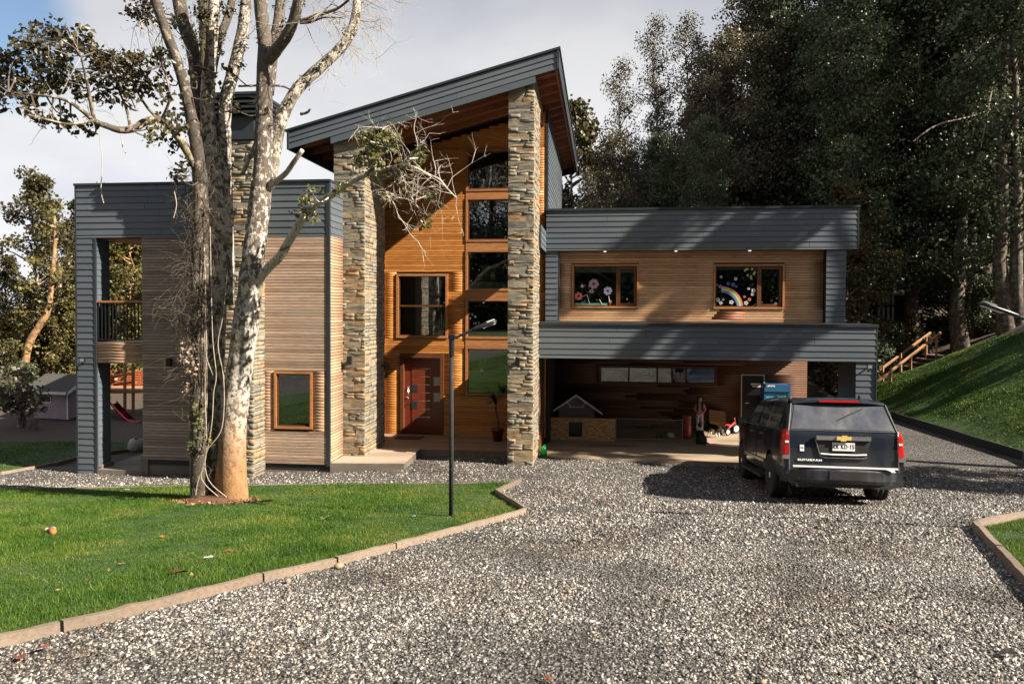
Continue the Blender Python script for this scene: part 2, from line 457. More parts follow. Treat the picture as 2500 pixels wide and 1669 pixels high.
# ================================================================== ground
def axis(segs):
    a = []
    for lo, hi, st in segs: a.extend(np.arange(lo, hi, st))
    return np.array(a + [segs[-1][1]])
def sheet(name, mat, xs, ys, dz=0.0, hole=None):
    X, Y = np.meshgrid(xs, ys); Z = G(X, Y) + dz
    V = np.stack([X, Y, Z], -1).reshape(-1, 3); nx = len(xs)
    i, j = np.meshgrid(np.arange(len(xs)-1), np.arange(len(ys)-1)); a = (j*nx + i).ravel()
    F = np.stack([a, a+1, a+1+nx, a+nx], 1)
    return link(name, np_mesh(name, V, F, mat, smooth=True))
def inpoly(px, py, poly):
    c = np.zeros(px.shape, bool); n = len(poly)
    for k in range(n):
        x1, y1 = poly[k][0], poly[k][1]; x2, y2 = poly[(k+1) % n][0], poly[(k+1) % n][1]
        if y1 == y2: continue
        c ^= ((y1 > py) != (y2 > py)) & (px < (x2-x1)*(py-y1)/(y2-y1) + x1)
    return c
def poly_sheet(name, mat, poly, dz, step=0.35):
    """ground-hugging sheet cut to a polygon"""
    from mathutils.geometry import delaunay_2d_cdt
    px = [p[0] for p in poly]; py = [p[1] for p in poly]
    bx, by = np.meshgrid(np.arange(min(px), max(px), step), np.arange(min(py), max(py), step))
    bx, by = bx.ravel(), by.ravel(); k = inpoly(bx, by, poly)
    edge = []
    n = len(poly)
    for i in range(n):
        a = Vector(poly[i][:2]); b = Vector(poly[(i+1) % n][:2]); m = max(1, int((b-a).length / step))
        edge += [a.lerp(b, t/m) for t in range(m)]
    pts = edge + [Vector((float(x), float(y))) for x, y in zip(bx[k], by[k])]
    es = [(i, (i+1) % len(edge)) for i in range(len(edge))]
    vs, _, fs, *_ = delaunay_2d_cdt(pts, es, [], 1, 1e-4)
    V = np.array([(v.x, v.y, 0) for v in vs]); V[:, 2] = G(V[:, 0], V[:, 1]) + dz
    F = np.array([f for f in fs if len(f) == 3])
    return link(name, np_mesh(name, V, F, mat, smooth=True))

def mk_soil():
    m, nt, b = newmat('forest_soil')
    n = wnoise(nt, 9, 6, 0.7); n2 = wnoise(nt, 0.4, 4)
    rp = ramp_node(nt, [(0.022, 0.016, 0.011), (0.055, 0.038, 0.024), (0.10, 0.072, 0.045)])
    nt.links.new(math_n(nt, 'ADD', math_n(nt, 'MULTIPLY', n, 0.8), math_n(nt, 'MULTIPLY', n2, 0.2)), rp.inputs[0])
    nt.links.new(rp.outputs[0], b.inputs['Base Color']); b.inputs['Roughness'].default_value = 0.9
    bump(nt, b, n, 1.0, 0.05); return m
M['soil'] = mk_soil()
def mk_gravel(name, dark=1.0):
    m, nt, b = newmat(name)
    t = nt.nodes.new('ShaderNodeNewGeometry')
    v = nt.nodes.new('ShaderNodeTexVoronoi'); v.inputs['Scale'].default_value = 26.0
    nt.links.new(t.outputs['Position'], v.inputs['Vector'])
    sx = nt.nodes.new('ShaderNodeSeparateColor'); nt.links.new(v.outputs['Color'], sx.inputs[0])
    rp = ramp_node(nt, [(0.0, 0.05*dark, 0.046*dark, 0.042*dark), (0.35, 0.16*dark, 0.15*dark, 0.138*dark), (0.65, 0.31*dark, 0.29*dark, 0.27*dark), (1.0, 0.50*dark, 0.48*dark, 0.45*dark)])
    nt.links.new(sx.outputs[0], rp.inputs[0])
    c = mixc(nt, maprange(nt, v.outputs['Distance'], 0.25, 0.75), rp.outputs[0], (0.035*dark, 0.03*dark, 0.026*dark))
    w = wnoise(nt, 0.55, 5, 0.6)
    c = mixc(nt, maprange(nt, w, 0.46, 0.66, 0, 0.75), c, mixc(nt, 1.0, c, (0.66, 0.56, 0.46), 'MULTIPLY'))
    nt.links.new(c, b.inputs['Base Color']); b.inputs['Roughness'].default_value = 0.8
    bump(nt, b, math_n(nt, 'SUBTRACT', 1.0, v.outputs['Distance']), 1.0, 0.03); return m
M['gravel'] = mk_gravel('gravel_bed', 0.5); M['gravel_dark'] = mk_gravel('dark_gravel_bed', 0.35)
def mk_pebble():
    m, nt, b = newmat('pebbles'); r = attr(nt)
    rp = ramp_node(nt, [(0.0, 0.018, 0.016, 0.014), (0.28, 0.050, 0.045, 0.040), (0.5, 0.14, 0.128, 0.115), (0.72, 0.31, 0.29, 0.262), (0.87, 0.52, 0.49, 0.45), (0.94, 0.25, 0.175, 0.105), (1.0, 0.17, 0.10, 0.055)])
    w = wnoise(nt, 0.55, 5, 0.6)
    nt.links.new(r, rp.inputs[0])
    c = mixc(nt, maprange(nt, w, 0.50, 0.64, 0, 0.75), rp.outputs[0], mixc(nt, 1.0, rp.outputs[0], (0.46, 0.40, 0.33), 'MULTIPLY'))
    nt.links.new(c, b.inputs['Base Color']); b.inputs['Roughness'].default_value = 0.55; return m
M['pebble'] = mk_pebble()
def mk_turf(name, c0, c1, c2):
    m, nt, b = newmat(name)
    n = wnoise(nt, 40, 4, 0.7); n2 = wnoise(nt, 0.8, 5, 0.6)
    rp = ramp_node(nt, [c0, c1, c2])
    nt.links.new(math_n(nt, 'ADD', math_n(nt, 'MULTIPLY', n, 0.5), math_n(nt, 'MULTIPLY', n2, 0.5)), rp.inputs[0])
    nt.links.new(rp.outputs[0], b.inputs['Base Color']); b.inputs['Roughness'].default_value = 0.9
    bump(nt, b, n, 1.0, 0.03); return m
M['turf'] = mk_turf('lawn_turf', (0.014, 0.034, 0.006), (0.026, 0.058, 0.009), (0.045, 0.075, 0.015))
def mk_blade():
    m, nt, b = newmat('grass_blades'); r = attr(nt)
    n2 = wnoise(nt, 0.9, 5, 0.6)
    rp = ramp_node(nt, [(0.020, 0.060, 0.004), (0.048, 0.115, 0.009), (0.092, 0.158, 0.017), (0.21, 0.20, 0.045)])
    nt.links.new(math_n(nt, 'ADD', math_n(nt, 'MULTIPLY', r, 0.6), maprange(nt, n2, 0.32, 0.68, -0.15, 0.52)), rp.inputs[0])
    nt.links.new(rp.outputs[0], b.inputs['Base Color']); b.inputs['Roughness'].default_value = 0.5
    b.inputs['Specular IOR Level'].default_value = 0.3
    # blades let some light through
    tl = nt.nodes.new('ShaderNodeBsdfTranslucent'); nt.links.new(rp.outputs[0], tl.inputs[0])
    ms = nt.nodes.new('ShaderNodeMixShader'); ms.inputs[0].default_value = 0.35
    o = nt.nodes['Material Output']; nt.links.new(b.outputs[0], ms.inputs[1]); nt.links.new(tl.outputs[0], ms.inputs[2]); nt.links.new(ms.outputs[0], o.inputs[0])
    return m
M['blade'] = mk_blade()

gx = axis([(-160, -60, 10), (-60, -24, 3), (-24, -12, 1), (-12, 20, 0.3), (20, 40, 1.0), (40, 80, 4), (80, 200, 12)])
gy = axis([(-60, -30, 5), (-30, 0, 2), (0, 4, 1), (4, 32, 0.3), (32, 48, 1), (48, 80, 4), (80, 260, 15)])
tag(sheet('ground', M['soil'], gx, gy, -0.03), kind='structure')

# gravel drive: in front of and beside the house, up to the retaining board on the right
kerb_a, kerb_b = ground(2176, 1022), ground(2500, 1125)
drive_poly = [(-16, 14.0), (-13, 3.0), (9.5, 1.5), (13.4, 8), (kerb_b.x + 0.05, kerb_b.y), (kerb_a.x, kerb_a.y), (kerb_a.x - 0.4, 30), (9.6, 30), (9.3, 17.2), (1.0, 19.6), (-4.4, 21.5), (-11, 19.2), (-14, 19.0)]
tag(poly_sheet('gravel_drive', M['gravel'], drive_poly, 0.004), kind='structure')
LAWN_P = [(-420, 1545), (0, 1476), (140, 1445), (370, 1388), (600, 1330), (770, 1290), (905, 1254), (1060, 1212), (1198, 1172), (1137, 1131), (1190, 1106), (1060, 1109), (600, 1112), (250, 1118), (0, 1123), (-420, 1132)]
lawn = [groundP(*p) for p in LAWN_P]
tag(poly_sheet('lawn', M['turf'], lawn, 0.012), kind='structure')
RL_P = [(2237, 1209), (2349, 1189), (2560, 1150), (2640, 1500), (2500, 1460), (2349, 1333)]
rlawn = [groundP(*p) for p in RL_P]
tag(poly_sheet('side_lawn', M['turf'], rlawn, 0.012), kind='structure')
BL_P = [(-500, 1180), (0, 1086), (135, 1061), (182, 1047), (330, 1025), (330, 1014), (-500, 1014)]
blawn = [groundP(*p) for p in BL_P]
tag(poly_sheet('back_lawn', M['turf'], blawn, 0.012), kind='structure')
hill_poly = [(kerb_b.x + 0.15, kerb_b.y - 6), (kerb_b.x + 0.12, kerb_b.y), (kerb_a.x + 0.12, kerb_a.y), (kerb_a.x + 0.15, 31), (15.0, 33.0), (17.5, 33.2), (18.6, 31.4), (19.2, 29.0), (18.6, 25.5), (18.8, 22.5), (20, 13)]
tag(poly_sheet('hillside_lawn', M['turf'], hill_poly, 0.012, 0.5), kind='structure')
# meadow behind the camera: it shows in the window panes
tag(sheet('meadow', M['turf'], axis([(-50, 40, 3)]), axis([(-34, 1.2, 2)]), 0.01), kind='structure')

def scatter(poly, n, dens=None):
    px = np.array([p[0] for p in poly]); py = np.array([p[1] for p in poly])
    outx, outy = [], []; got = 0
    while got < n:
        x = RNG.uniform(px.min(), px.max(), n*2); y = RNG.uniform(py.min(), py.max(), n*2)
        k = inpoly(x, y, poly)
        if dens is not None: k &= RNG.random(len(x)) < dens(x, y)
        outx.append(x[k]); outy.append(y[k]); got += k.sum()
    return np.concatenate(outx)[:n], np.concatenate(outy)[:n]
def in_view(x, y, m=0.06):
    return (np.abs(x) < (0.69 + m) * y + 0.3) & (y > 3.9)
def grass(name, poly, n, hmin, hmax, w, dens=None):
    x, y = scatter(poly, n, dens); k = in_view(x, y); x, y = x[k], y[k]; n = len(x)
    z = G(x, y) + 0.008; a = RNG.uniform(0, 2*np.pi, n); h = RNG.uniform(hmin, hmax, n) * (0.8 + 0.3*np.sin(x*1.7+np.sin(y*1.3)) + 0.25*np.sin(x*6.1+2*np.sin(y*4.3))*np.sin(y*5.7))
    lean = RNG.uniform(0.1, 0.9, n) * h; la = RNG.uniform(0, 2*np.pi, n); ww = w * RNG.uniform(0.6, 1.3, n) * (0.6 + 0.06*y)
    V = np.empty((n, 3, 3)); 
    V[:, 0] = np.stack([x - np.cos(a)*ww, y - np.sin(a)*ww, z], 1); V[:, 1] = np.stack([x + np.cos(a)*ww, y + np.sin(a)*ww, z], 1)
    V[:, 2] = np.stack([x + np.cos(la)*lean, y + np.sin(la)*lean, z + h], 1)
    F = np.arange(n*3).reshape(n, 3); r = np.repeat(RNG.random(n), 3)
    o = link(name, np_mesh(name, V.reshape(-1, 3), F, M['blade'], r)); return tag(o, kind='stuff')
grass('lawn_grass', lawn, 330000, 0.02, 0.065, 0.0034, lambda x, y: np.clip(9.0/y, 0, 1)**1.3)
grass('side_lawn_grass', rlawn, 26000, 0.03, 0.06, 0.004)
grass('back_lawn_grass', blawn, 26000, 0.03, 0.06, 0.006)
grass('hillside_grass', hill_poly, 90000, 0.03, 0.08, 0.006)

def worn(x, y):
    """0 on loose stone, 1 where wheels and feet have packed the drive"""
    n = np.sin(x*1.3 + 2*np.sin(y*0.9)) * np.sin(y*0.8 + 1.5*np.sin(x*0.7 + 1)) + 0.5*np.sin(x*3.1 + y*1.7)*np.sin(y*2.6 - x*1.1)
    track = np.exp(-((x - (0.9 + 0.32*(y - 4)) - 0.8)/0.35)**2) + np.exp(-((x - (0.9 + 0.32*(y - 4)) + 0.8)/0.35)**2)
    return np.clip(0.75*n + 0.7*track - 0.15, 0, 1)
def pebbles(name, poly, n, s0, s1, dens, excl=()):
    x, y = scatter(poly, n, dens); k = in_view(x, y) & (RNG.random(len(x)) > 0.5*worn(x, y))
    for e in excl: k &= ~inpoly(x, y, e)
    x, y = x[k], y[k]; n = len(x)
    t = (1 + 5**0.5) / 2
    base = np.array([(1,0,0),(-1,0,0),(0,1,0),(0,-1,0),(0,0,1),(0,0,-1)], float)
    f = np.array([(0,2,4),(2,1,4),(1,3,4),(3,0,4),(2,0,5),(1,2,5),(3,1,5),(0,3,5)])
    s = RNG.uniform(s0, s1, n) * (0.7 + 0.6*RNG.random(n)**2)
    sc = np.stack([s*RNG.uniform(0.8, 1.4, n), s*RNG.uniform(0.7, 1.1, n), s*RNG.uniform(0.5, 0.85, n)], 1)
    P = base[None] * (1 + RNG.uniform(-0.3, 0.3, (n, 6, 1))) * sc[:, None, :]
    P += RNG.normal(0, 0.18, (n, 6, 3)) * s[:, None, None]
    a = RNG.uniform(0, 2*np.pi, n); c, sn = np.cos(a), np.sin(a); b = RNG.normal(0, 0.5, n); cb, sb = np.cos(b), np.sin(b)
    X = P[..., 0]*cb[:, None] - P[..., 2]*sb[:, None]; Zz = P[..., 0]*sb[:, None] + P[..., 2]*cb[:, None]
    Xr = X*c[:, None] - P[..., 1]*sn[:, None]; Yr = X*sn[:, None] + P[..., 1]*c[:, None]
    V = np.stack([Xr + x[:, None], Yr + y[:, None], Zz + (G(x, y) + s*RNG.uniform(-0.05, 0.45, n))[:, None]], -1)
    F = (f[None] + (np.arange(n)*6)[:, None, None]).reshape(-1, 3)
    r = np.repeat(np.clip(RNG.beta(1.5, 1.7, n), 0, 1)*(1 - 0.32*worn(x, y)), 6)
    o = link(name, np_mesh(name, V.reshape(-1, 3), F, M['pebble'], r)); return tag(o, kind='stuff')
near = [(-9, 3.8), (9.5, 3.8), (9.5, 9.0), (-9, 9.0)]
mid = [(-12, 9.0), (13, 9.0), (13, 18.4), (9.0, 18.4), (0.6, 19.3), (-4.2, 19.2), (-12.5, 18.8)]
ex = [lawn, rlawn]
pebbles('gravel', near, 190000, 0.006, 0.018, lambda x, y: np.where(np.abs(x) < 0.76*y, np.clip(6.0/y, 0, 1), 0), ex)
pebbles('far_gravel', mid, 130000, 0.014, 0.027, lambda x, y: np.clip(11.0/y, 0, 1)**1.3, ex)

# ================================================================== house
house = empty('house', (OX, OY, 0), -ALPHA, 'two storey house clad in dark grey boards, larch and stone pillars', 'house')
H = house
UNIT = {}
def unit_board(kind):
    if kind in UNIT: return UNIT[kind]
    mb = MB()
    if kind == 'siding':      # lapped board, thicker at its lower edge; length and height 1
        p = [(0.0, 0.0), (-0.024, 0.0), (-0.026, 0.03), (-0.010, 0.985), (0.0, 1.0)]
    else:                     # slat with a recessed joint above it
        p = [(0.0, 0.0), (-0.014, 0.0), (-0.018, 0.07), (-0.018, 0.79), (-0.014, 0.86), (0.0, 0.86)]
    n = len(p)
    mb.add([(0, y, z) for y, z in p] + [(1, y, z) for y, z in p],
           [tuple(range(n)), tuple(range(2*n-1, n-1, -1))] + [(i, i+n, (i+1) % n+n, (i+1) % n) for i in range(n)])
    UNIT[kind] = mb.mesh(kind + '_board'); return UNIT[kind]
MATMESH = {}
def with_mat(me, mat):
    k = (me.name, mat.name)
    if k not in MATMESH:
        c = me.copy(); c.materials.clear(); c.materials.append(mat); MATMESH[k] = c
    return MATMESH[k]
def holes_panel(mb, x0, x1, z0, z1, y0, y1, holes=()):
    """solid panel with rectangular openings"""
    xs = sorted({x0, x1, *[h[0] for h in holes], *[h[1] for h in holes]}); zs = sorted({z0, z1, *[h[2] for h in holes], *[h[3] for h in holes]})
    xs = [x for x in xs if x0 <= x <= x1]; zs = [z for z in zs if z0 <= z <= z1]
    for a, b in zip(xs, xs[1:]):
        run = None
        for c, d in zip(zs, zs[1:]):
            cx, cz = (a+b)/2, (c+d)/2
            solid = not any(h[0] < cx < h[1] and h[2] < cz < h[3] for h in holes)
            if solid: run = (run[0], d) if run else (c, d)
            if (not solid or d == zs[-1]) and run:
                mb.box(a, b, y0, y1, run[0], run[1]); run = None
    return mb
def siding(part, x0, x1, z0, z1, y, h=0.155, rot=0.0, joint=2.7, mat=None, top=None):
    """rows of lapped boards from the top down; rot pi/2 turns the wall to face right (x0, x1 then run along hy, y is hx)"""
    me = with_mat(unit_board('siding'), mat or M['siding'])
    z = z1
    while z > z0 + 0.015:
        hh = min(h, z - z0); xs = [x0]
        while x1 - xs[-1] > joint * 1.3: xs.append(xs[-1] + random.uniform(0.65, 1.2) * joint)
        xs.append(x1)
        for a, b in zip(xs, xs[1:]):
            b2 = b
            if top is not None:
                pass
            loc = (a, y, z - hh) if rot == 0 else (y, a, z - hh)
            link('siding_board', me, part, loc, (0, 0, rot), (b2 - a - (0.007 if b != x1 else 0), 1, hh))
        z -= hh
WOOD = []
PITCHW = 0.072
def clad(part, x0, x1, z0, z1, y, mat, matj, holes=(), rot=0.0, joint=3.6, top=None):
    z = z0; row = 0
    while z < z1 - 0.02:
        hh = min(PITCHW, z1 - z); zc = z + hh/2
        segs = [(x0, x1)]
        if top is not None: segs = [top(z + hh, x0, x1)] if top(z + hh, x0, x1) else []
        for hx0, hx1, hz0, hz1 in holes:
            if hz0 - 0.02 < zc < hz1 + 0.02:
                ns = []
                for a, b in segs:
                    if hx0 > a: ns.append((a, min(b, hx0)))
                    if hx1 < b: ns.append((max(a, hx1), b))
                segs = [s for s in ns if s[1] - s[0] > 0.01]
        for a, b in segs:
            xs = [a]
            while b - xs[-1] > joint*1.3: xs.append(xs[-1] + random.uniform(0.6, 1.2)*joint)
            xs.append(b)
            for p, q in zip(xs, xs[1:]): WOOD.append((part, p, q - (0.003 if q != b else 0), y, z, hh, rot, mat, matj))
        z += hh
STONES = []
def mk_stone_variant():
    mb = MB(); nx, nz_ = 4, 3
    for j in range(nz_):
        for i in range(nx):
            x = i/(nx-1); z = j/(nz_-1); edge = i in (0, nx-1) or j in (0, nz_-1)
            y = -random.uniform(0.55, 0.9) if edge else -random.uniform(0.6, 1.0)
            if edge:
                x = x*0.99 + 0.005; z = z*0.98 + 0.01
                x += random.uniform(-0.006, 0.006); z += random.uniform(-0.02, 0.02)
            else: x += random.uniform(-0.08, 0.08); z += random.uniform(-0.12, 0.12)
            mb.v.append((x, y, z))
    for j in range(nz_-1):
        for i in range(nx-1):
            a = j*nx+i; mb.f.append((a, a+1, a+1+nx, a+nx)); mb.m.append(0)
    ring = [i for i in range(nx)] + [nx*(j+1)-1 for j in range(1, nz_)] + [nx*(nz_-1)+i for i in range(nx-2, -1, -1)] + [nx*j for j in range(nz_-2, 0, -1)]
    n0 = len(mb.v)
    for k in ring: x, y, z = mb.v[k]; mb.v.append((x, 0.35, z))
    for k in range(len(ring)):
        l = (k+1) % len(ring); mb.f.append((ring[k], n0+k, n0+l, ring[l])); mb.m.append(0)
    return mb.mesh('stone')
STONE_V = [mk_stone_variant() for _ in range(10)]
for s in STONE_V: s.materials.append(M['stone'])
def stone_face(part, x0, x1, z0, z1, y, rot=0.0, seen=1.0, ztop=None):
    z = z0
    while z < z1 - 0.03:
        hh = min(random.choice([0.05, 0.075, 0.09, 0.11, 0.13, 0.15]), z1 - z)
        if z1 - z - hh < 0.04: hh = z1 - z
        x = x0 - 0.0
        while x < x1 - 0.03:
            w = min(random.uniform(0.16, 0.56), x1 - x)
            if x1 - x - w < 0.09: w = x1 - x
            if hh > 0.11 and random.random() < 0.3:
                k = random.uniform(0.4, 0.6)*hh
                STONES.append((part, x, w, y, z, k, rot, seen)); STONES.append((part, x, w, y, z+k, hh-k, rot, seen))
            else: STONES.append((part, x, w, y, z, hh, rot, seen))
            x += w
        z += hh

# ---- left wing -----------------------------------------------------
FY = -0.85
xA, xB = hxu(187, FY), hxu(805, FY)
pa, pb = hxu(236, FY), hxu(348, FY)
ZT = 7.10
zGW = hzv(600, 577.5, FY)                    # grey boards above, larch below
zLint = hzv(300, 580, FY); zRimT = hzv(300, 831, FY); zRimB = hzv(300, 886, FY)
zW0 = hzv(700, 1131, FY)                     # foot of the larch
PASS_D = 2.3                                 # depth of the open terrace at the left end
w1 = (hxu(670, FY), hxu(763, FY), hzv(716, 1046, FY), hzv(716, 906, FY))
mb = MB(); holes_panel(mb, pb, xB, 0.2, ZT - 0.06, FY + 0.02, FY + 0.2, [w1])
mb.box(xB - 0.2, xB - 0.001, FY + 0.2, 7.0, 0.2, ZT - 0.06)       # right side wall
mb.box(pb, pb + 0.2, FY + 0.2, 7.0, 0.2, ZT - 0.06)               # left side wall
mb.box(pb + 0.2, xB - 0.2, 6.8, 7.0, 0.2, ZT - 0.06)
mb.box(xA + 0.02, xB - 0.02, FY + 0.2, 7.0, ZT - 0.5, ZT - 0.07)  # flat roof
mb.box(xA + 0.02, pb, FY + 0.021, FY + 0.2, zLint, ZT - 0.07)
left_wall = mb.build('left_wing_wall', M['dark_core'], H)
tag(left_wall)
mb = MB(); mb.box(xA + 0.02, pa - 0.02, FY + 0.02, FY + 0.5, -0.12, zLint)
mb.box(xA + 0.02, xA + 0.2, FY + 0.5, FY + 0.9, -0.12, zLint)
mb.mi = 0
terr = mb.build('terrace_column', M['dark_core'], H)
siding(left_wall, xA, xB, zGW, ZT - 0.03, FY)
siding(terr, xA, pa, -0.06, zGW, FY)
siding(terr, FY + 0.0, FY + 0.5, 0.10, zLint, pa - 0.02, rot=math.pi/2)
siding(left_wall, FY + 0.03, 0.0, zGW, ZT - 0.03, xB, rot=math.pi/2)
MB().box(xA - 0.03, xB + 0.03, FY - 0.05, 7.05, ZT - 0.055, ZT).build('parapet_cap', M['cap_metal'], H)
def trim(*b): return MB().box(*b).build('corner_trim', M['cap_metal'], H)
trim(xB - 0.075, xB + 0.012, FY - 0.034, FY + 0.03, 0.30, ZT - 0.05); trim(xA - 0.012, xA + 0.03, FY - 0.03, FY + 0.1, -0.06, ZT - 0.05); trim(pa - 0.05, pa + 0.005, FY - 0.032, FY + 0.015, -0.06, zLint)
clad(left_wall, pb, hxu(632, FY), zW0, zGW, FY, M['grey_larch'], M['larch_s'])
clad(left_wall, hxu(632, FY) + 0.003, xB - 0.08, zW0, zGW, FY, M['larch'], M['larch_s'], [w1])
clad(left_wall, pa + 0.01, pb, zRimB, zRimT - 0.03, FY, M['grey_larch'], M['larch_s'])
clad(left_wall, FY + 0.035, 0.0, 0.40, zGW, xB, M['larch'], M['larch_s'], rot=math.pi/2)
MB().box(pb + 0.001, xB - 0.01, FY + 0.03, 6.9, -0.4, 0.398).build('foundation', M['found'], H)
# balcony floor, soffit and railing of the terrace
mb = MB(); mb.box(pa - 0.02, pb - 0.002, FY + 0.02, FY + PASS_D, zRimB + 0.02, zRimT - 0.04); mb.build('balcony_floor', M['deck'], H)
mb = MB(); mb.box(pa - 0.02, pb - 0.002, FY + 0.21, FY + PASS_D, zLint - 0.03, zLint + 0.1); mb.build('terrace_soffit', M['trim'], H)
MB().box(pa - 0.1, pb - 0.004, FY - 0.02, FY + 4.2, -0.35, 0.05).build('terrace_slab', M['found'], H)
mb = MB(); mb.box(pa - 0.55, pa + 0.03, FY + 0.10, FY + 0.56, -0.3, 0.14); mb.box(pb - 0.06, pb + 0.12, FY - 0.01, FY + 0.029, -0.3, 0.42)
mb.build('column_footing', M['found'], H)
rl = MB(); rl.box(pa - 0.01, pb, FY - 0.02, FY + 0.05, zRimT + 0.93, zRimT + 0.98); rl.mi = 0
railing = rl.build('balcony_railing', M['trim'], H)
bal = MB().box(-0.012, 0.012, -0.012, 0.012, 0, 0.90).mesh('baluster'); bal.materials.append(M['black_metal'])
nb = 13
for k in range(nb): link('baluster', bal, railing, (pa + 0.03 + (pb - pa - 0.05)*k/(nb-1), FY + 0.015, zRimT + 0.03))
for k in range(5): link('baluster', bal, railing, (pa + 0.02, FY + 0.12 + 0.1*k, zRimT + 0.03))
b2 = MB(); b2.box(pa, pb, FY, FY + 0.03, zRimT + 0.90, zRimT + 0.93); b2.box(pa, pb, FY, FY + 0.03, zRimT + 0.005, zRimT + 0.03); b2.build('metal_rail', M['black_metal'], railing)

# ---- windows ---------------------------------------------------------
def pane_mesh(x0, x1, z0, z1, y): return MB().box(x0, x1, y, y + 0.012, z0, z1)
def window(rect, y, cells, casing=0.06, fr=0.055, depth=0.06, case_mat=None, room=0.0):
    """casing on the wall, dark wooden frame inside it; cells: (x0,x1,z0,z1,sash) as fractions"""
    x0, x1, z0, z1 = rect
    mb = MB(); c = casing
    holes_panel(mb, x0, x1, z0, z1, y - 0.045, y + 0.05, [(x0+c, x1-c, z0+c, z1-c)])
    win = mb.build('window', case_mat or M['trim'], H)
    ix0, ix1, iz0, iz1 = x0+c, x1-c, z0+c, z1-c
    hs = []
    for a, b, d, e, s in cells:
        hs.append((ix0+(ix1-ix0)*a + fr/2, ix0+(ix1-ix0)*b - fr/2, iz0+(iz1-iz0)*d + fr/2, iz0+(iz1-iz0)*e - fr/2))
    mb = MB(); holes_panel(mb, ix0+0.001, ix1-0.001, iz0+0.001, iz1-0.001, y - 0.015, y + 0.05, hs)
    mb.build('window_frame', M['frame'], win)
    outp = []
    for (a, b, d, e, s), h in zip(cells, hs):
        hh = h
        if s:
            sm = MB(); holes_panel(sm, h[0]+0.004, h[1]-0.004, h[2]+0.004, h[3]-0.004, y - 0.005, y + 0.045, [(h[0]+0.06, h[1]-0.06, h[2]+0.06, h[3]-0.06)])
            sm.build('sash', M['frame'], win); hh = (h[0]+0.06, h[1]-0.06, h[2]+0.06, h[3]-0.06)
        pane_mesh(hh[0]-0.005, hh[1]+0.005, hh[2]-0.005, hh[3]+0.005, y + 0.018).build('pane', M['glass'], win)
        outp.append(hh)
    return win, outp
win1, p1 = window(w1, FY, [(0, 1, 0, 1, False)], 0.055)
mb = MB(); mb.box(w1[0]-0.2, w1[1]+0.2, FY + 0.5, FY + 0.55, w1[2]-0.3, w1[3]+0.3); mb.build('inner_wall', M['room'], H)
mb = MB(); mb.box(w1[0] + 0.1, w1[0] + 0.32, FY + 0.2, FY + 0.24, w1[2] + 0.5, w1[2] + 0.95); mb.build('curtain', M['blind'], win1)

# ---- chimney ----------------------------------------------------------
CF = FY - 0.60
cx0, cx1 = hxu(470, CF), hxu(618.6, CF)
zC = hzv(560, 345, CF)
ch = MB().box(cx0 + 0.03, cx1 - 0.03, CF + 0.03, FY + 0.3, -0.1, zC + 0.5).build('chimney', M['mortar'], H)
stone_face(ch, cx0, cx1, -0.05, zC, CF + 0.03, seen=0.55)
stone_face(ch, CF + 0.03, FY + 0.0, -0.05, zC, cx1 - 0.03, rot=math.pi/2, seen=0.5)
mb = MB(); mb.box(cx0 - 0.04, cx1 + 0.04, CF - 0.03, FY + 0.4, zC + 0.03, zC + 0.56)
cap = mb.build('chimney_cap', M['cap_metal'], H)
mb = MB()
for k in range(4): mb.box(cx0 - 0.20, cx1 + 0.22, CF - 0.16, FY + 0.5, zC + 0.60 + 0.12*k, zC + 0.65 + 0.12*k)
mb.box(cx0 - 0.06, cx1 + 0.06, CF, FY + 0.3, zC + 0.5, zC + 1.0); mb.box(cx0 - 0.22, cx1 + 0.24, CF - 0.18, FY + 0.52, zC + 1.02, zC + 1.08)
mb.build('louvre', M['cap_metal'], cap)

# ---- stone pillars -------------------------------------------------------
XL0, XL1 = hxu(815, 0.0), hxu(890.5, 0.0)
XR0, XR1 = hxu(1239.5, 0.0), hxu(1302.5, 0.0)
PD = 1.72
roofL, roofR = hp(701, 316, -0.13), hp(1365, 115, -0.13)
RS = (roofR[1] - roofL[1]) / (roofR[0] - roofL[0])
def zRoof(x): return roofL[1] + RS * (x - roofL[0])
def pillar(x0, x1, zb):
    zt = zRoof(x0) - 0.42
    p = MB().prism([(x0 + 0.03, zb - 0.3), (x1 - 0.03, zb - 0.3), (x1 - 0.03, zRoof(x1) - 0.3), (x0 + 0.03, zRoof(x0) - 0.3)], 0.03, PD).build('stone_pillar', M['mortar'], H)
    stone_face(p, x0, x1, zb, zt, 0.03)
    stone_face(p, x0 + (x1 - x0)*0.35, x1, zt, zt + 0.10, 0.03)
    stone_face(p, 0.03, PD, zb, zRoof(x1) - 0.40, x1 - 0.03, rot=math.pi/2, seen=0.45)
    return p
pil_l = pillar(XL0, XL1, 0.36); pil_r = pillar(XR0, XR1, 0.22)
MB().box(XR0 - 0.06, XR1 - 0.06, -0.12, 0.5, 0.0, 0.24).build('plinth', M['found'], H)

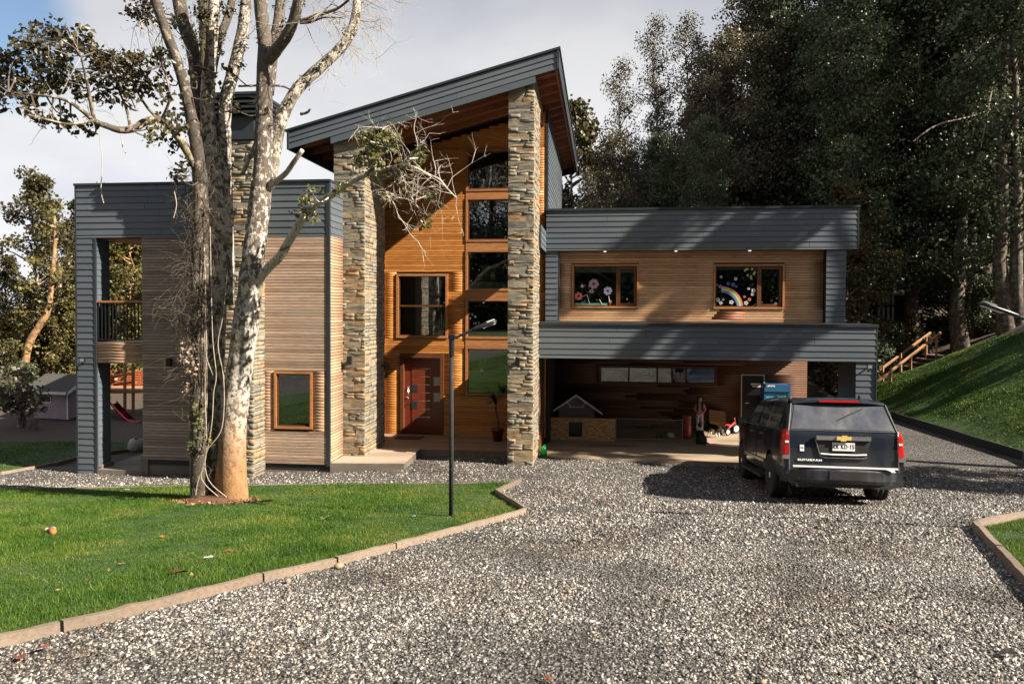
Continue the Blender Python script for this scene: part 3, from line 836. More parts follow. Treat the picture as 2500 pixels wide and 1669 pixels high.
# ---- tall entrance tower ------------------------------------------------
TY = 3.4
tx0, tx1 = xB, 0.57
DECK = 0.38
def zs(x): return zRoof(x) - 0.36
st = {}
for k, (a, b, c, d) in enumerate([(1140, 345, 1163, 437), (1068, 455, 1163, 553), (1068, 575, 1163, 665), (1066, 687, 1163, 775), (1066, 797, 1163, 905)]):
    st[k] = (hxu(1137, TY), 0.15, hzv(1180, d*PS + 2, TY), hzv(1180, b*PS - 2, TY))
wd = (hxu(968, TY), hxu(1094, TY), hzv(1030, 825, TY), hzv(1030, 668, TY))
door = (hxu(978, TY), hxu(1084, TY), DECK, hzv(1030, 863, TY))
holes = list(st.values()) + [wd, door]
mb = MB(); holes_panel(mb, tx0, tx1, 0.2, 6.9, TY + 0.02, TY + 0.2, [h for h in holes])
hz4 = [h for h in holes if h[3] > 6.9]
holes_panel(mb, hxu(1137, TY) - 0.3, tx1, 6.9, zs(hxu(1137, TY) - 0.3) - 0.02, TY + 0.02, TY + 0.2, hz4)
xm = hxu(1137, TY) - 0.3
mb.prism([(tx0, 6.9), (xm, 6.9), (xm, zs(xm)), (tx0, zs(tx0))], TY + 0.02, TY + 0.2)
mb.prism([(xm, zs(xm) - 0.02), (tx1, zs(xm) - 0.02), (tx1, zs(tx1)), (xm, zs(xm))], TY + 0.02, TY + 0.2)
mb.box(tx1 - 0.2, tx1 - 0.002, TY + 0.2, 11.0, 0.2, zs(tx1)); mb.box(tx0, tx0 + 0.2, TY + 0.2, 11.0, 0.2, zs(tx0))
mb.box(tx0, tx1, 10.8, 11.0, 0.2, zs(tx0))
tower_wall = mb.build('tower_wall', M['dark_core'], H)
mb = MB(); mb.box(tx0 + 0.2, tx1 - 0.2, 7.0, 7.05, 0.2, zs(tx0) - 0.1)
for z in (3.2, 6.1): mb.box(tx0 + 0.2, tx1 - 0.2, TY + 0.5, 7.0, z, z + 0.25)
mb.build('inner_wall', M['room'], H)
def tower_top(z, x0, x1):
    # the row ends where it meets the sloping soffit
    xa = roofL[0] + (z + 0.36 - roofL[1]) / RS
    a = max(x0, xa); return (a, x1) if a < x1 - 0.05 else None
clad(tower_wall, tx0, tx1, DECK, zs(tx1) - 0.02, TY, M['honey'], M['honey_s'], holes, top=tower_top)
siding(tower_wall, TY + 0.2, 11.0, 6.6, zs(tx1) - 0.02, tx1, rot=math.pi/2, joint=4.5)
trim(tx1 - 0.03, tx1 + 0.035, TY - 0.03, TY + 0.2, 3.6, zs(tx1) - 0.02); trim(tx1 - 0.02, tx1 + 0.03, 10.95, 11.05, 6.6, zs(tx1))
MB().box(xB + 0.004, xB + 0.06, TY - 0.05, TY - 0.021, DECK, zs(xB) - 0.03).build('edge_board', M['honey'], H)
stack = []
for k, r in st.items():
    w, pp = window(r, TY, [(0, 1, 0, 1, False)], 0.06); stack.append((w, pp[0]))
    if k in (2, 4):
        h = pp[0]; zb0, zb1 = (h[2], h[2] + 0.17) if k == 2 else (h[2] + 0.28, h[2] + 0.63)  # lowest window: a pale strip behind the glass, not a blind
        MB().box(h[0], h[1], TY + 0.07, TY + 0.09, zb0, zb1).build('roller_blind', M['blind'], w)
h = stack[4][1]
OC = plain('tan_matte', (0.50, 0.24, 0.11), 0.8, var=0.3, scale=30)
for fx_, sc_ in ((0.22, 1.0), (0.66, 1.15)):  # two simple tan shapes just inside the lowest pane
    xo = h[0] + (h[1] - h[0])*fx_; zo = h[2] + 0.95; o = MB()
    o.tube([(xo - 0.06*sc_, TY + 0.06, zo), (xo - 0.10*sc_, TY + 0.06, zo - 0.14), (xo - 0.03, TY + 0.06, zo - 0.26*sc_)], 0.022, 6); o.tube([(xo + 0.07*sc_, TY + 0.06, zo + 0.02), (xo + 0.10*sc_, TY + 0.06, zo - 0.15), (xo + 0.03, TY + 0.06, zo - 0.30*sc_)], 0.024, 6); o.tube([(xo, TY + 0.06, zo - 0.22), (xo + 0.02, TY + 0.06, zo - 0.42*sc_)], 0.03, 6)
    o = o.build('pane_figure', OC, stack[4][0]); MB().lathe([(0.03, zo - 0.40*sc_), (0.085, zo - 0.34*sc_), (0.05, zo - 0.26*sc_)], 10, Matrix.Translation((xo, TY + 0.075, 0))).build('figure_flare', M['blind'], o)
wdbl, pd = window(wd, TY, [(0, 1, 0, 0.5, False), (0, 1, 0.5, 1, False)], 0.07)
MB().box(pd[0][0], pd[0][0] + 0.75, TY + 0.25, TY + 0.28, pd[0][2], pd[1][3]).build('curtain', M['room'], wdbl)
for k in range(4):
    za, zb_ = st[k][2], st[k+1][3]
    MB().box(st[0][0], 0.15, TY - 0.03, TY + 0.0, zb_ + 0.004, za - 0.004).build('spandrel_board', M['trim'], H)

# ---- front door ------------------------------------------------------------
dx0, dx1, dz0, dz1 = door
mb = MB(); holes_panel(mb, dx0, dx1, dz0, dz1, TY - 0.05, TY + 0.15, [(dx0 + 0.10, dx1 - 0.10, dz0 - 0.01, dz1 - 0.12)])
dfr = mb.build('door_frame', M['frame'], H)
lx0, lx1, lz1 = dx0 + 0.102, dx1 - 0.102, dz1 - 0.122
mb = MB(); mb.box(lx0, lx1, TY + 0.09, TY + 0.14, dz0 + 0.01, lz1)
dr = mb.build('door', M['doorwood'], H)
W_, Hh = lx1 - lx0, lz1 - dz0
mb = MB(); fx0, fx1 = lx0 + W_*0.20, lx0 + W_*0.70
zz = [dz0 + Hh*f for f in (0.115, 0.22, 0.325, 0.435, 0.54, 0.645, 0.75, 0.855, 0.96)]
for a, b in zip(zz, zz[1:]): mb.box(fx0, fx1, TY + 0.078, TY + 0.091, a + 0.006, b - 0.006)
mb.build('door_panel', M['doorwood'], dr)
mb = MB()
for z in zz[1:-1]: mb.box(fx0 - 0.01, fx1, TY + 0.083, TY + 0.0895, z - 0.006, z + 0.006)
mb.box(fx0 - 0.014, fx0 - 0.002, TY + 0.083, TY + 0.0895, zz[2], zz[7]); mb.build('inlay', M['steel'], dr)
for z in (zz[2], zz[4]):
    MB().box(fx0 + 0.01, fx0 + 0.17, TY + 0.07, TY + 0.077, z + 0.02, z + Hh*0.105 - 0.01).build('door_pane', M['cap_metal'], dr)
for z in (zz[3], zz[5]):
    MB().box(lx0 + W_*0.80, lx0 + W_*0.97, TY + 0.08, TY + 0.0895, z - 0.02, z + Hh*0.105).build('paper_notice', plain('paper_notice', (0.46, 0.44, 0.38), 0.6, var=0.5, scale=30), dr)
hn = MB(); hn.tube([(lx0 + W_*0.11, TY + 0.03, dz0 + Hh*0.37), (lx0 + W_*0.11, TY + 0.03, dz0 + Hh*0.63)], 0.018, 10)
for f in (0.40, 0.60): hn.tube([(lx0 + W_*0.11, TY + 0.03, dz0 + Hh*f), (lx0 + W_*0.11, TY + 0.095, dz0 + Hh*f)], 0.012, 8)
hn.tube([(lx0 + W_*0.06, TY + 0.06, dz0 + Hh*0.475), (lx0 + W_*0.06, TY + 0.095, dz0 + Hh*0.475)], 0.022, 10)
hn.build('handle', M['steel'], dr, smooth=True)

# ---- sloping roof -----------------------------------------------------------
RB = 13.5
xl, xr = roofL[0], roofR[0]
def band(x0, x1, d0, d1): return [(x0, zRoof(x0) - d1), (x1, zRoof(x1) - d1), (x1, zRoof(x1) - d0), (x0, zRoof(x0) - d0)]
roof = MB().prism(band(xl + 0.05, xr - 0.05, 0.05, 0.20), -0.06, RB).build('roof', M['soffit'], H)
MB().prism(band(xl - 0.04, xr + 0.03, 0.0, 0.055), -0.17, RB + 0.05).build('roof_cap', M['cap_metal'], roof)
fz = [0.058, 0.215, 0.345, 0.50]
for a, b in zip(fz, fz[1:]):
    xs = [xl + 0.03] + sorted(random.uniform(xl + 1.5, xr - 1) for _ in range(1)) + [xr - 0.01]
    for p, q in zip(xs, xs[1:]):
        mb = MB(); pts = band(p, q - 0.004, a + 0.006, b)
        mb.add([(x, -0.115, z) for x, z in pts] + [(pts[0][0], -0.145, pts[0][1]), (pts[1][0], -0.145, pts[1][1]), (pts[2][0], -0.128, pts[2][1]), (pts[3][0], -0.128, pts[3][1])],
               [(4,5,6,7),(0,1,5,4),(1,2,6,5),(2,3,7,6),(3,0,4,7),(3,2,1,0)])
        mb.build('siding_board', M['siding'], roof)
mb = MB(); mb.prism(band(xl + 0.03, xr - 0.01, 0.06, 0.49), -0.114, -0.065)
mb.prism(band(XL0 - 0.02, XR1 + 0.02, 0.50, 0.66), -0.10, -0.03); mb.build('fascia_board', M['dark_core'], roof)
mb = MB(); pts = band(XL0 - 0.03, XR1 + 0.03, 0.512, 0.675); mb.prism(pts, -0.135, -0.101); mb.build('siding_board', M['siding'], roof)
mb = MB()
mb.prism(band(xr - 0.05, xr, 0.056, 0.50), -0.16, RB); mb.prism(band(xl, xl + 0.05, 0.056, 0.50), -0.16, RB)
mb.prism(band(xl + 0.05, xr - 0.05, 0.056, 0.45), RB - 0.05, RB); mb.build('barge_board', M['cap_metal'], roof)
MB().prism(band(xr - 0.11, xr - 0.051, 0.20, 0.44), -0.06, RB - 0.06).build('edge_trim', M['rafter'], roof)
y = 0.62
while y < RB - 0.3:
    segs = [(xl + 0.06, xr - 0.112)] if y < TY - 0.05 else [(tx1 + 0.0, xr - 0.112)]
    if y >= TY - 0.05: segs.append((xl + 0.06, tx0))
    for a, b in segs:
        if y < PD and a < XL1 < b: pass
        MB().prism(band(a, b, 0.202, 0.345), y - 0.03, y + 0.03).build('rafter', M['rafter'], roof)
    y += 0.74
MB().prism(band(XL0, XR1, 0.202, 0.37), 0.05, 0.20).build('beam', M['rafter'], roof)
for xx in (XL0 + 0.1, XR1 - 0.15):
    MB().prism(band(xx - 0.09, xx + 0.09, 0.35, 0.50), PD, TY + 0.02).build('beam', M['rafter'], roof)

# grey tie beam between right pillar and tower
tb = MB().box(tx1 - 0.14, tx1 - 0.01, PD - 0.2, TY + 0.0, 5.66, 6.26).build('tie_beam', M['dark_core'], H)
siding(tb, PD - 0.2, TY - 0.03, 5.66, 6.26, tx1 - 0.01, rot=math.pi/2)

# ---- right wing: upper storey -----------------------------------------------
UY = 3.2
ux0, ux1 = tx1 + 0.012, hxu(2093, UY)
zU1 = hzv(1330, 511, UY); zU0 = hzv(1335, 612, UY)
UW = UY + 0.33
pL1, pR0, pR1 = hxu(1361, UY), hxu(2017, UY), hxu(2065, UY)
zC1 = 3.70
wa = (hxu(1396, UW), hxu(1559, UW), hzv(1480, 752, UW), hzv(1480, 645, UW))
wb = (hxu(1741, UW), hxu(1914, UW), hzv(1830, 754, UW), hzv(1830, 645, UW))
mb = MB(); holes_panel(mb, pL1, pR0, 3.5, zU0 + 0.1, UW + 0.02, UW + 0.2, [wa, wb])
mb.box(ux0, ux1, UY + 0.03, 9.5, zU0 + 0.01, zU1 - 0.04); mb.box(pR0, pR0 + 0.2, UW, 9.5, 3.5, zU0); mb.box(ux0, ux0 + 0.15, UW, 9.5, 3.5, zU0); mb.box(ux0, pR0, 9.3, 9.5, 3.5, zU0)
upper = mb.build('upper_wall', M['dark_core'], H)
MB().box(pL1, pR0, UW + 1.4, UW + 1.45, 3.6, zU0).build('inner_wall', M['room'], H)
MB().box(pL1, pR0, UY + 0.035, UW + 0.02, zU0 - 0.012, zU0 + 0.008).build('soffit', M['soffit'], H)
uf = MB().box(ux0 + 0.02, ux1 - 0.02, UY + 0.005, UY + 0.03, zU0 + 0.01, zU1 - 0.04).build('upper_fascia', M['dark_core'], H)
siding(uf, ux0, ux1, zU0, zU1 - 0.05, UY + 0.005, h=0.152, joint=2.6)
MB().box(ux0, ux1 + 0.03, UY - 0.05, 9.55, zU1 - 0.055, zU1 + 0.01).build('parapet_cap', M['cap_metal'], H)
MB().box(ux1 - 0.019, ux1 + 0.012, UY - 0.025, UY + 0.5, zU0, zU1 - 0.056).build('corner_trim', M['cap_metal'], H)
post_l = MB().box(ux0 + 0.02, pL1 - 0.02, UY + 0.05, UW + 0.02, 3.5, zU0 - 0.002).build('upper_post', M['dark_core'], H)
post_r = MB().box(pR0 + 0.02, pR1 - 0.02, UY + 0.05, UW + 0.3, 3.5, zU0 - 0.002).build('upper_post', M['dark_core'], H)
siding(post_l, ux0 - 0.02, pL1, zC1, zU0 - 0.004, UY + 0.05, h=0.152); siding(post_r, pR0, pR1, zC1, zU0 - 0.004, UY + 0.05, h=0.152)
MB().box(pL1, pL1 + 0.04, UY + 0.04, UW - 0.02, zC1, zU0 - 0.014).build('corner_trim', M['cap_metal'], H)
clad(upper, pL1 + 0.04, pR0, zC1 + 0.02, zU0 - 0.015, UW, M['upper'], M['upper_s'], [wa, wb])
wina, pa_ = window(wa, UW, [(0, 0.69, 0, 1, False), (0.69, 1, 0, 1, True)], 0.05)
winb, pb_ = window(wb, UW, [(0, 0.64, 0, 1, False), (0.64, 1, 0, 1, True)], 0.05)
h = pa_[0]; MB().box(h[0], h[1], UW + 0.06, UW + 0.08, h[3] - 0.16, h[3]).build('roller_blind', M['blind'], wina)
h = pa_[1]; MB().box(h[0], h[1], UW + 0.06, UW + 0.08, h[3] - 0.10, h[3]).build('roller_blind', M['blind'], wina)
h = pb_[0]; MB().box(h[0], h[1], UW + 0.06, UW + 0.08, h[3] - 0.08, h[3]).build('roller_blind', M['blind'], winb)
# children's window paintings: flat paint on the inside of the panes
def paint(name, col): return plain(name, col, 0.7, var=0.35, scale=40)
def disc(mb, x, z, r, y, n=12, jit=0.18):
    pts = [(x + r*(1 + random.uniform(-jit, jit))*math.cos(2*math.pi*k/n), y, z + r*(1 + random.uniform(-jit, jit))*math.sin(2*math.pi*k/n)) for k in range(n)]
    mb.add(pts, [tuple(range(n))])
def ring(mb, x, z, r0, r1, y, a0=0.0, a1=2*math.pi, n=18):
    pts = []
    for k in range(n+1):
        a = a0 + (a1-a0)*k/n; pts += [(x + r0*math.cos(a), y, z + r0*math.sin(a)), (x + r1*math.cos(a), y, z + r1*math.sin(a))]
    mb.add(pts, [(2*k, 2*k+1, 2*k+3, 2*k+2) for k in range(n)])
def flower(name, win, x, z, r, y, col, petals=7):
    mb = MB()
    for k in range(petals):
        a = 2*math.pi*k/petals; disc(mb, x + r*0.62*math.cos(a), z + r*0.62*math.sin(a), r*0.36, y + 0.0004*k, 8)
    ring(mb, x, z, r*0.25, r*0.33, y - 0.0006); ring(mb, x, z, r*0.55, r*0.6, y - 0.0008)
    return mb.build(name, col, win)
PK = paint('coral_paint', (0.55, 0.14, 0.11)); LV = paint('lilac_paint', (0.30, 0.27, 0.42)); MV = paint('mauve_paint', (0.36, 0.24, 0.28)); GR = paint('green_paint', (0.10, 0.30, 0.22))
WH = paint('white_window_paint', (0.6, 0.58, 0.52)); BL = paint('blue_paint', (0.10, 0.14, 0.40)); YE = paint('yellow_paint', (0.55, 0.55, 0.22)); RD = paint('red_paint', (0.5, 0.16, 0.12)); OR_ = paint('orange_paint', (0.55, 0.30, 0.14))
h = pa_[0]; fx = lambda f: h[0] + (h[1]-h[0])*f; fzz = lambda f: h[2] + (h[3]-h[2])*f; yp = UW + 0.014
flower('painted_flower', wina, fx(0.10), fzz(0.24), 0.125, yp, PK); flower('painted_flower', wina, fx(0.46), fzz(0.56), 0.15, yp, MV)
flower('painted_flower', wina, fx(0.80), fzz(0.38), 0.13, yp, LV); flower('painted_flower', wina, fx(0.41), fzz(0.37), 0.07, yp, MV, 5); flower('painted_flower', wina, fx(0.18), fzz(0.50), 0.05, yp, WH, 5)
mb = MB(); 
for k in range(26): disc(mb, fx(0.03 + 0.92*k/25), h[2] + 0.035, 0.035, yp + 0.0002*k, 7)
mb.build('painted_meadow', GR, wina)
mb = MB()
for a, b in (((0.36, 0.05), (0.30, 0.28)), ((0.66, 0.03), (0.60, 0.16)), ((0.84, 0.10), (0.82, 0.25))):
    mb.tube([(fx(a[0]), yp, fzz(a[1])), (fx(b[0]), yp, fzz(b[1]))], 0.008, 4)
mb.build('painted_stem', WH, wina); flower('painted_flower', wina, fx(0.86), fzz(0.10), 0.05, yp, PK, 5)
h = pb_[0]; fx = lambda f: h[0] + (h[1]-h[0])*f; fzz = lambda f: h[2] + (h[3]-h[2])*f
cxr, czr, sc = fx(0.12), fzz(0.0) - 0.06, (h[1]-h[0])
for r0, colm in ((0.44, BL), (0.475, GR), (0.51, YE), (0.545, OR_), (0.58, RD)):
    mb = MB(); ring(mb, cxr, czr, r0, r0 + 0.034, yp, 0.12, 1.55); mb.build('painted_rainbow', colm, winb)
for k in range(9): 
    mb = MB(); ring(mb, fx(0.62 + 0.34*random.random()), fzz(0.70 + 0.26*random.random()), 0.014, 0.032, yp - 0.0005*k, n=8); mb.build('painted_dot', YE, winb)
for k, (fx_, fz_, c_) in enumerate([(0.02, 0.55, PK), (0.1, 0.5, LV), (0.05, 0.16, WH), (0.18, 0.17, LV), (0.12, 0.08, WH), (0.38, 0.1, WH), (0.70, 0.24, PK), (0.82, 0.17, PK), (0.74, 0.08, WH), (0.12, 0.75, WH), (0.3, 0.58, BL), (0.42, 0.55, BL), (0.5, 0.5, BL), (0.48, 0.7, WH), (0.92, 0.4, WH), (0.8, 0.45, WH), (0.9, 0.3, WH)]):
    flower('painted_flower', winb, fx(fx_), fzz(fz_), 0.04 + 0.012*(k % 3), yp - 0.0004, c_, 5)
# damp stain where a box was fixed under the second window
for k in range(4):
    x0, x1 = hxu(1738 + 6*k, UW), hxu(1818 - 5*(k % 2), UW)
    WOOD.append((upper, x0, x1, UW - 0.0025, zC1 + 0.02 + PITCHW*(1 + k), PITCHW, 0.0, M['soffit'], M['soffit']))
lampm, nt, b = newmat('lit_downlight'); b.inputs['Emission Color'].default_value = (1, 0.93, 0.82, 1); b.inputs['Emission Strength'].default_value = 0.5
for u in (1476, 1649, 1829):
    x = hxu(u, UY + 0.15); o = MB().lathe([(0.03, zU0 - 0.03), (0.045, zU0 - 0.012)], 12, Matrix.Translation((x, UY + 0.15, 0))).build('downlight', lampm, H)

# ---- right wing: carport ------------------------------------------------------
CY = 1.6
kx0, kx1 = hxu(1315, CY), hxu(2142, CY)
zK0 = hzv(1320, 873.5, CY)
kp0 = hxu(2092, CY)
BY = 6.6
bx1 = hxu(1972, BY)
mb = MB(); mb.box(kx0, kx1 - 0.02, CY + 0.03, CY + 1.38, zK0 + 0.0, zC1 - 0.06); mb.box(tx1, bx1, CY + 1.38, 9.5, zK0 + 0.0, zC1 - 0.06)
roof2 = mb.build('carport_roof', M['dark_core'], H)
cf = MB().box(kx0 + 0.02, kx1 - 0.02, CY + 0.005, CY + 0.03, zK0 + 0.02, zC1 - 0.06).build('carport_fascia', M['dark_core'], H)
siding(cf, kx0, kx1, zK0, zC1 - 0.05, CY + 0.005, joint=2.6)
MB().box(kx0 - 0.01, kx1 + 0.03, CY - 0.05, CY + 1.42, zC1 - 0.056, zC1 + 0.012).build('parapet_cap', M['cap_metal'], H)
MB().box(tx1 + 0.02, bx1, CY + 1.42, UW + 0.02, zC1 - 0.056, zC1 - 0.01).build('roof_deck', M['dark_core'], H)
mb = MB(); mb.box(kp0 + 0.02, kx1 - 0.02, CY + 0.03, CY + 1.36, -0.2, zK0 - 0.002)
kpost = mb.build('carport_post', M['dark_core'], H)
siding(kpost, kp0, kx1, 0.05, zK0 - 0.004, CY + 0.03)
MB().box(kp0 - 0.01, kp0 + 0.012, CY + 0.035, CY + 1.36, 0.05, zK0 - 0.01).build('corner_trim', M['cap_metal'], H)
MB().box(kx1 - 0.019, kx1 + 0.01, CY - 0.02, CY + 1.36, 0.05, zC1 - 0.057).build('corner_trim', M['cap_metal'], H)
sw = (hxu(1463, BY), hxu(1752, BY), hzv(1600, 938, BY), hzv(1600, 893, BY))
d2 = (hxu(1811, BY), hxu(1868, BY), 0.14, hzv(1840, 914, BY))
mb = MB(); holes_panel(mb, tx1, bx1, -0.1, zK0 + 0.02, BY + 0.02, BY + 0.2, [sw, d2]); mb.box(tx1 - 0.02, tx1 + 0.1, TY + 0.2, BY + 0.02, -0.1, zK0)
cw = mb.build('carport_wall', M['dark_core'], H)
MB().box(tx1, bx1, BY + 1.0, BY + 1.05, -0.1, zK0).build('inner_wall', M['room'], H)
clad(cw, tx1 + 0.1, bx1, 0.2, zK0 - 0.01, BY, M['carport_wood'], M['honey_shaded_s'], [sw, d2])
clad(cw, PD, BY - 0.02, 0.2, zK0 - 0.01, tx1 - 0.055, M['carport_wood'], M['honey_shaded_s'], rot=math.pi/2)
MB().box(tx1 - 0.2, tx1 - 0.056, PD + 0.01, TY - 0.06, 0.1, zK0).build('side_wall', M['dark_core'], H)
wins, ps_ = window(sw, BY, [(0, 0.25, 0, 1, False), (0.25, 0.5, 0, 1, False), (0.5, 0.75, 0, 1, False), (0.75, 1, 0, 1, False)], 0.05, case_mat=M['frame'])
x0, x1, z0, z1 = d2
bd = MB().box(x0 + 0.03, x1 - 0.03, BY - 0.01, BY + 0.06, z0, z1 - 0.03).build('back_door', M['black_metal'], H)
mb = MB(); holes_panel(mb, x0 - 0.005, x1 + 0.005, z0, z1, BY - 0.03, BY + 0.015, [(x0 + 0.028, x1 - 0.028, z0 - 0.01, z1 - 0.028)]); mb.build('door_frame', plain('pale_door_frame', (0.5, 0.48, 0.45), 0.5), bd)
mb = MB(); 
for k in range(2): mb.box(x1 - 0.42 + 0.05*k, x1 - 0.12 + 0.03*k, BY - 0.014, BY - 0.0105, z1 - 0.33 - 0.07*k, z1 - 0.28 - 0.07*k)
mb.build('door_sign', M['white'], bd); MB().tube([(x0 + 0.12, BY - 0.05, 1.1), (x0 + 0.25, BY - 0.05, 1.1)], 0.012, 8).build('handle', M['steel'], bd)
# floor slab
sf = hplan(1333, 1114, 0.22)
mb = MB(); mb.slab([(XR1 - 0.02, CY - 0.12), (kx1, CY - 0.12), (kx1 + 0.0, CY + 1.6), (bx1 + 0.3, 9.5), (tx1 - 0.1, 9.5), (tx1 - 0.1, PD + 0.02), (XR1 - 0.02, PD + 0.02)], -0.2, 0.19)
mb.build('carport_slab', M['concrete'], H)

# ---- deck and porch ---------------------------------------------------------------
e1 = hplan(1025, 1096, DECK); e2 = hplan(1236, 1100, DECK); c1 = hplan(986, 1131, DECK); c0 = (xB + 0.0, FY + 0.05)
yE = (e1[1] + e2[1]) / 2
deck = MB().slab([(xB + 0.02, yE + 0.02), (tx1 - 0.25, yE + 0.02), (tx1 - 0.25, TY + 0.02), (xB + 0.02, TY + 0.02)], 0.0, DECK - 0.03).build('entrance_deck', M['found'], H)
yy = yE; 
while yy < TY - 0.01:
    w = min(0.142, TY - 0.01 - yy)
    MB().box(xB + 0.02, tx1 - 0.22, yy + 0.003, yy + w - 0.003, DECK - 0.029, DECK + random.uniform(-0.002, 0.002)).build('deck_plank', M['deck'], deck); yy += w
por = [(xB + 0.014, FY - 0.02), c1, (e1[0], yE - 0.004), (xB + 0.014, yE - 0.004)]
porch = MB().slab(por, -0.05, DECK - 0.006).build('porch', M['found'], H)
def clip_rect(poly, x0, x1, y0, y1):
    def clip(P, f, inter):
        o = []
        for i in range(len(P)):
            a, b = P[i], P[(i+1) % len(P)]
            if f(a): o.append(a)
            if f(a) != f(b): o.append(inter(a, b))
        return o
    ix = lambda X: (lambda a, b: (X, a[1] + (b[1]-a[1])*(X-a[0])/(b[0]-a[0]))); iy = lambda Y: (lambda a, b: (a[0] + (b[0]-a[0])*(Y-a[1])/(b[1]-a[1]), Y))
    for f, it in ((lambda p: p[0] >= x0, ix(x0)), (lambda p: p[0] <= x1, ix(x1)), (lambda p: p[1] >= y0, iy(y0)), (lambda p: p[1] <= y1, iy(y1))):
        poly = clip(poly, f, it)
        if len(poly) < 3: return []
    return poly
px0, px1 = min(p[0] for p in por), max(p[0] for p in por); py0, py1 = min(p[1] for p in por), max(p[1] for p in por)
for i in range(6):
    for j in range(6):
        a = clip_rect(por, px0 + i*0.60 + 0.004, px0 + (i+1)*0.60 - 0.004, py0 + j*0.45 + 0.004, py0 + (j+1)*0.45 - 0.004)
        if len(a) >= 3: MB().slab(a, DECK - 0.0055, DECK + 0.008 + random.uniform(-0.003, 0.003)).build('paving_slab', M['paver'], porch)

# ---- boards and stones: the largest 300 of each as objects, the rest joined -----------
def stuff_join(entries, name):
    """entries: list of (part, mesh, matrix, material)"""
    by = {}
    for part, me, mx, mat in entries: by.setdefault((part.name, mat.name), (part, mat, []))[2].append((me, mx))
    for part, mat, items in by.values():
        V, F, A = [], [], []; n = 0
        quads = []
        for me, mx in items:
            r = random.random()
            for v in me.vertices: V.append(tuple(mx @ v.co)); A.append(r)
            for p in me.polygons:
                vs = [i + n for i in p.vertices]
                for k in range(1, len(vs)-1): quads.append((vs[0], vs[k], vs[k+1]))
            n = len(V)
        o = link(name, np_mesh(name, V, quads, mat, A), part); tag(o, kind='stuff')
WOOD.sort(key=lambda w: -(w[2]-w[1]) * (0.6 if w[6] else 1.0) * (0.01 if w[3] > 6 else 1.0))
ent = []
for i, (part, a, b_, y, z, hh, rot, mat, matj) in enumerate(WOOD):
    me = unit_board('slat'); loc = (a, y, z) if rot == 0 else (y, a, z)
    if i < 300: link('cladding_board', with_mat(me, mat), part, loc, (0, 0, rot), (b_-a, 1, hh))
    else: ent.append((part, me, Matrix.Translation(loc) @ Matrix.Rotation(rot, 4, 'Z') @ Matrix.Diagonal((b_-a, 1, hh, 1)), matj))
stuff_join(ent, 'cladding_boards')
STONES.sort(key=lambda s: -s[2]*s[5]*s[7])
ent = []
for i, (part, x, w, y, z, hh, rot, seen) in enumerate(STONES):
    me = random.choice(STONE_V); d = random.uniform(0.022, 0.05); loc = (x, y, z) if rot == 0 else (y, x, z)
    if i < 300: link('stone', me, part, loc, (0, 0, rot), (w, d, hh))
    else: ent.append((part, me, Matrix.Translation(loc) @ Matrix.Rotation(rot, 4, 'Z') @ Matrix.Diagonal((w, d, hh, 1)), M['stone_s']))
stuff_join(ent, 'small_stones')

# ---- fittings of the house ------------------------------------------------------------
def wall_light(u, v, hy, facing=0.0, hx=None):
    if hx is None: x, z = hp(u, v, hy)
    else: x, z = hx, hzv(u, v, hy)
    mb = MB(); Mx = Matrix.Translation((x, hy, z)) @ Matrix.Rotation(facing, 4, 'Z')
    mb.box(-0.05, 0.05, -0.17, -0.07, -0.10, 0.10, Mx); mb.box(-0.035, 0.035, -0.08, 0.02, -0.03, 0.03, Mx); mb.box(-0.053, -0.045, -0.172, -0.068, -0.102, 0.102, Mx)
    return mb.build('wall_light', M['black_metal'], H)
wall_light(857, 879, 0.0); wall_light(1265, 882, 0.0); wall_light(420, 883, FY); wall_light(0, 879, 1.45, math.pi/2, XL1)
M['lens'] = plain('flood_lens', (0.22, 0.22, 0.21), 0.3)
def flood(u, v, hy):
    x, z = hp(u, v, hy); mb = MB(); mb.box(x - 0.07, x + 0.07, hy - 0.14, hy - 0.10, z - 0.06, z + 0.06); mb.tube([(x, hy - 0.1, z - 0.02), (x, hy + 0.0, z - 0.04)], 0.02, 8); mb.lathe([(0.03, -0.05), (0.035, 0.0)], 10, Matrix.Translation((x - 0.02, hy - 0.1, z - 0.08)))
    o = mb.build('flood_light', M['black_metal'], H); MB().box(x - 0.05, x + 0.05, hy - 0.145, hy - 0.141, z - 0.04, z + 0.04).build('lens', M['lens'], o); return o
flood(2119, 894, CY + 0.0); flood(209, 878, FY)
# ================================================================== vegetation
def mk_leaf(name, cols, trans=0.3, rough=0.45):
    m, nt, b = newmat(name); r = attr(nt)
    ob = orand(nt)
    rp = ramp_node(nt, cols); nt.links.new(math_n(nt, 'ADD', math_n(nt, 'MULTIPLY', r, 0.8), math_n(nt, 'MULTIPLY', ob, 0.2)), rp.inputs[0])
    nt.links.new(rp.outputs[0], b.inputs['Base Color']); b.inputs['Roughness'].default_value = rough
    b.inputs['Specular IOR Level'].default_value = 0.4
    tl = nt.nodes.new('ShaderNodeBsdfTranslucent'); nt.links.new(rp.outputs[0], tl.inputs[0])
    ms = nt.nodes.new('ShaderNodeMixShader'); ms.inputs[0].default_value = trans
    o = nt.nodes['Material Output']; nt.links.new(b.outputs[0], ms.inputs[1]); nt.links.new(tl.outputs[0], ms.inputs[2]); nt.links.new(ms.outputs[0], o.inputs[0])
    return m
M['leaf_dark'] = mk_leaf('evergreen_leaves', [(0.052, 0.062, 0.036), (0.085, 0.105, 0.056), (0.12, 0.14, 0.07), (0.19, 0.185, 0.09)], 0.3, 0.38)
M['leaf_olive'] = mk_leaf('olive_leaves', [(0.030, 0.027, 0.011), (0.060, 0.052, 0.020), (0.092, 0.078, 0.030), (0.14, 0.115, 0.045)], 0.3)
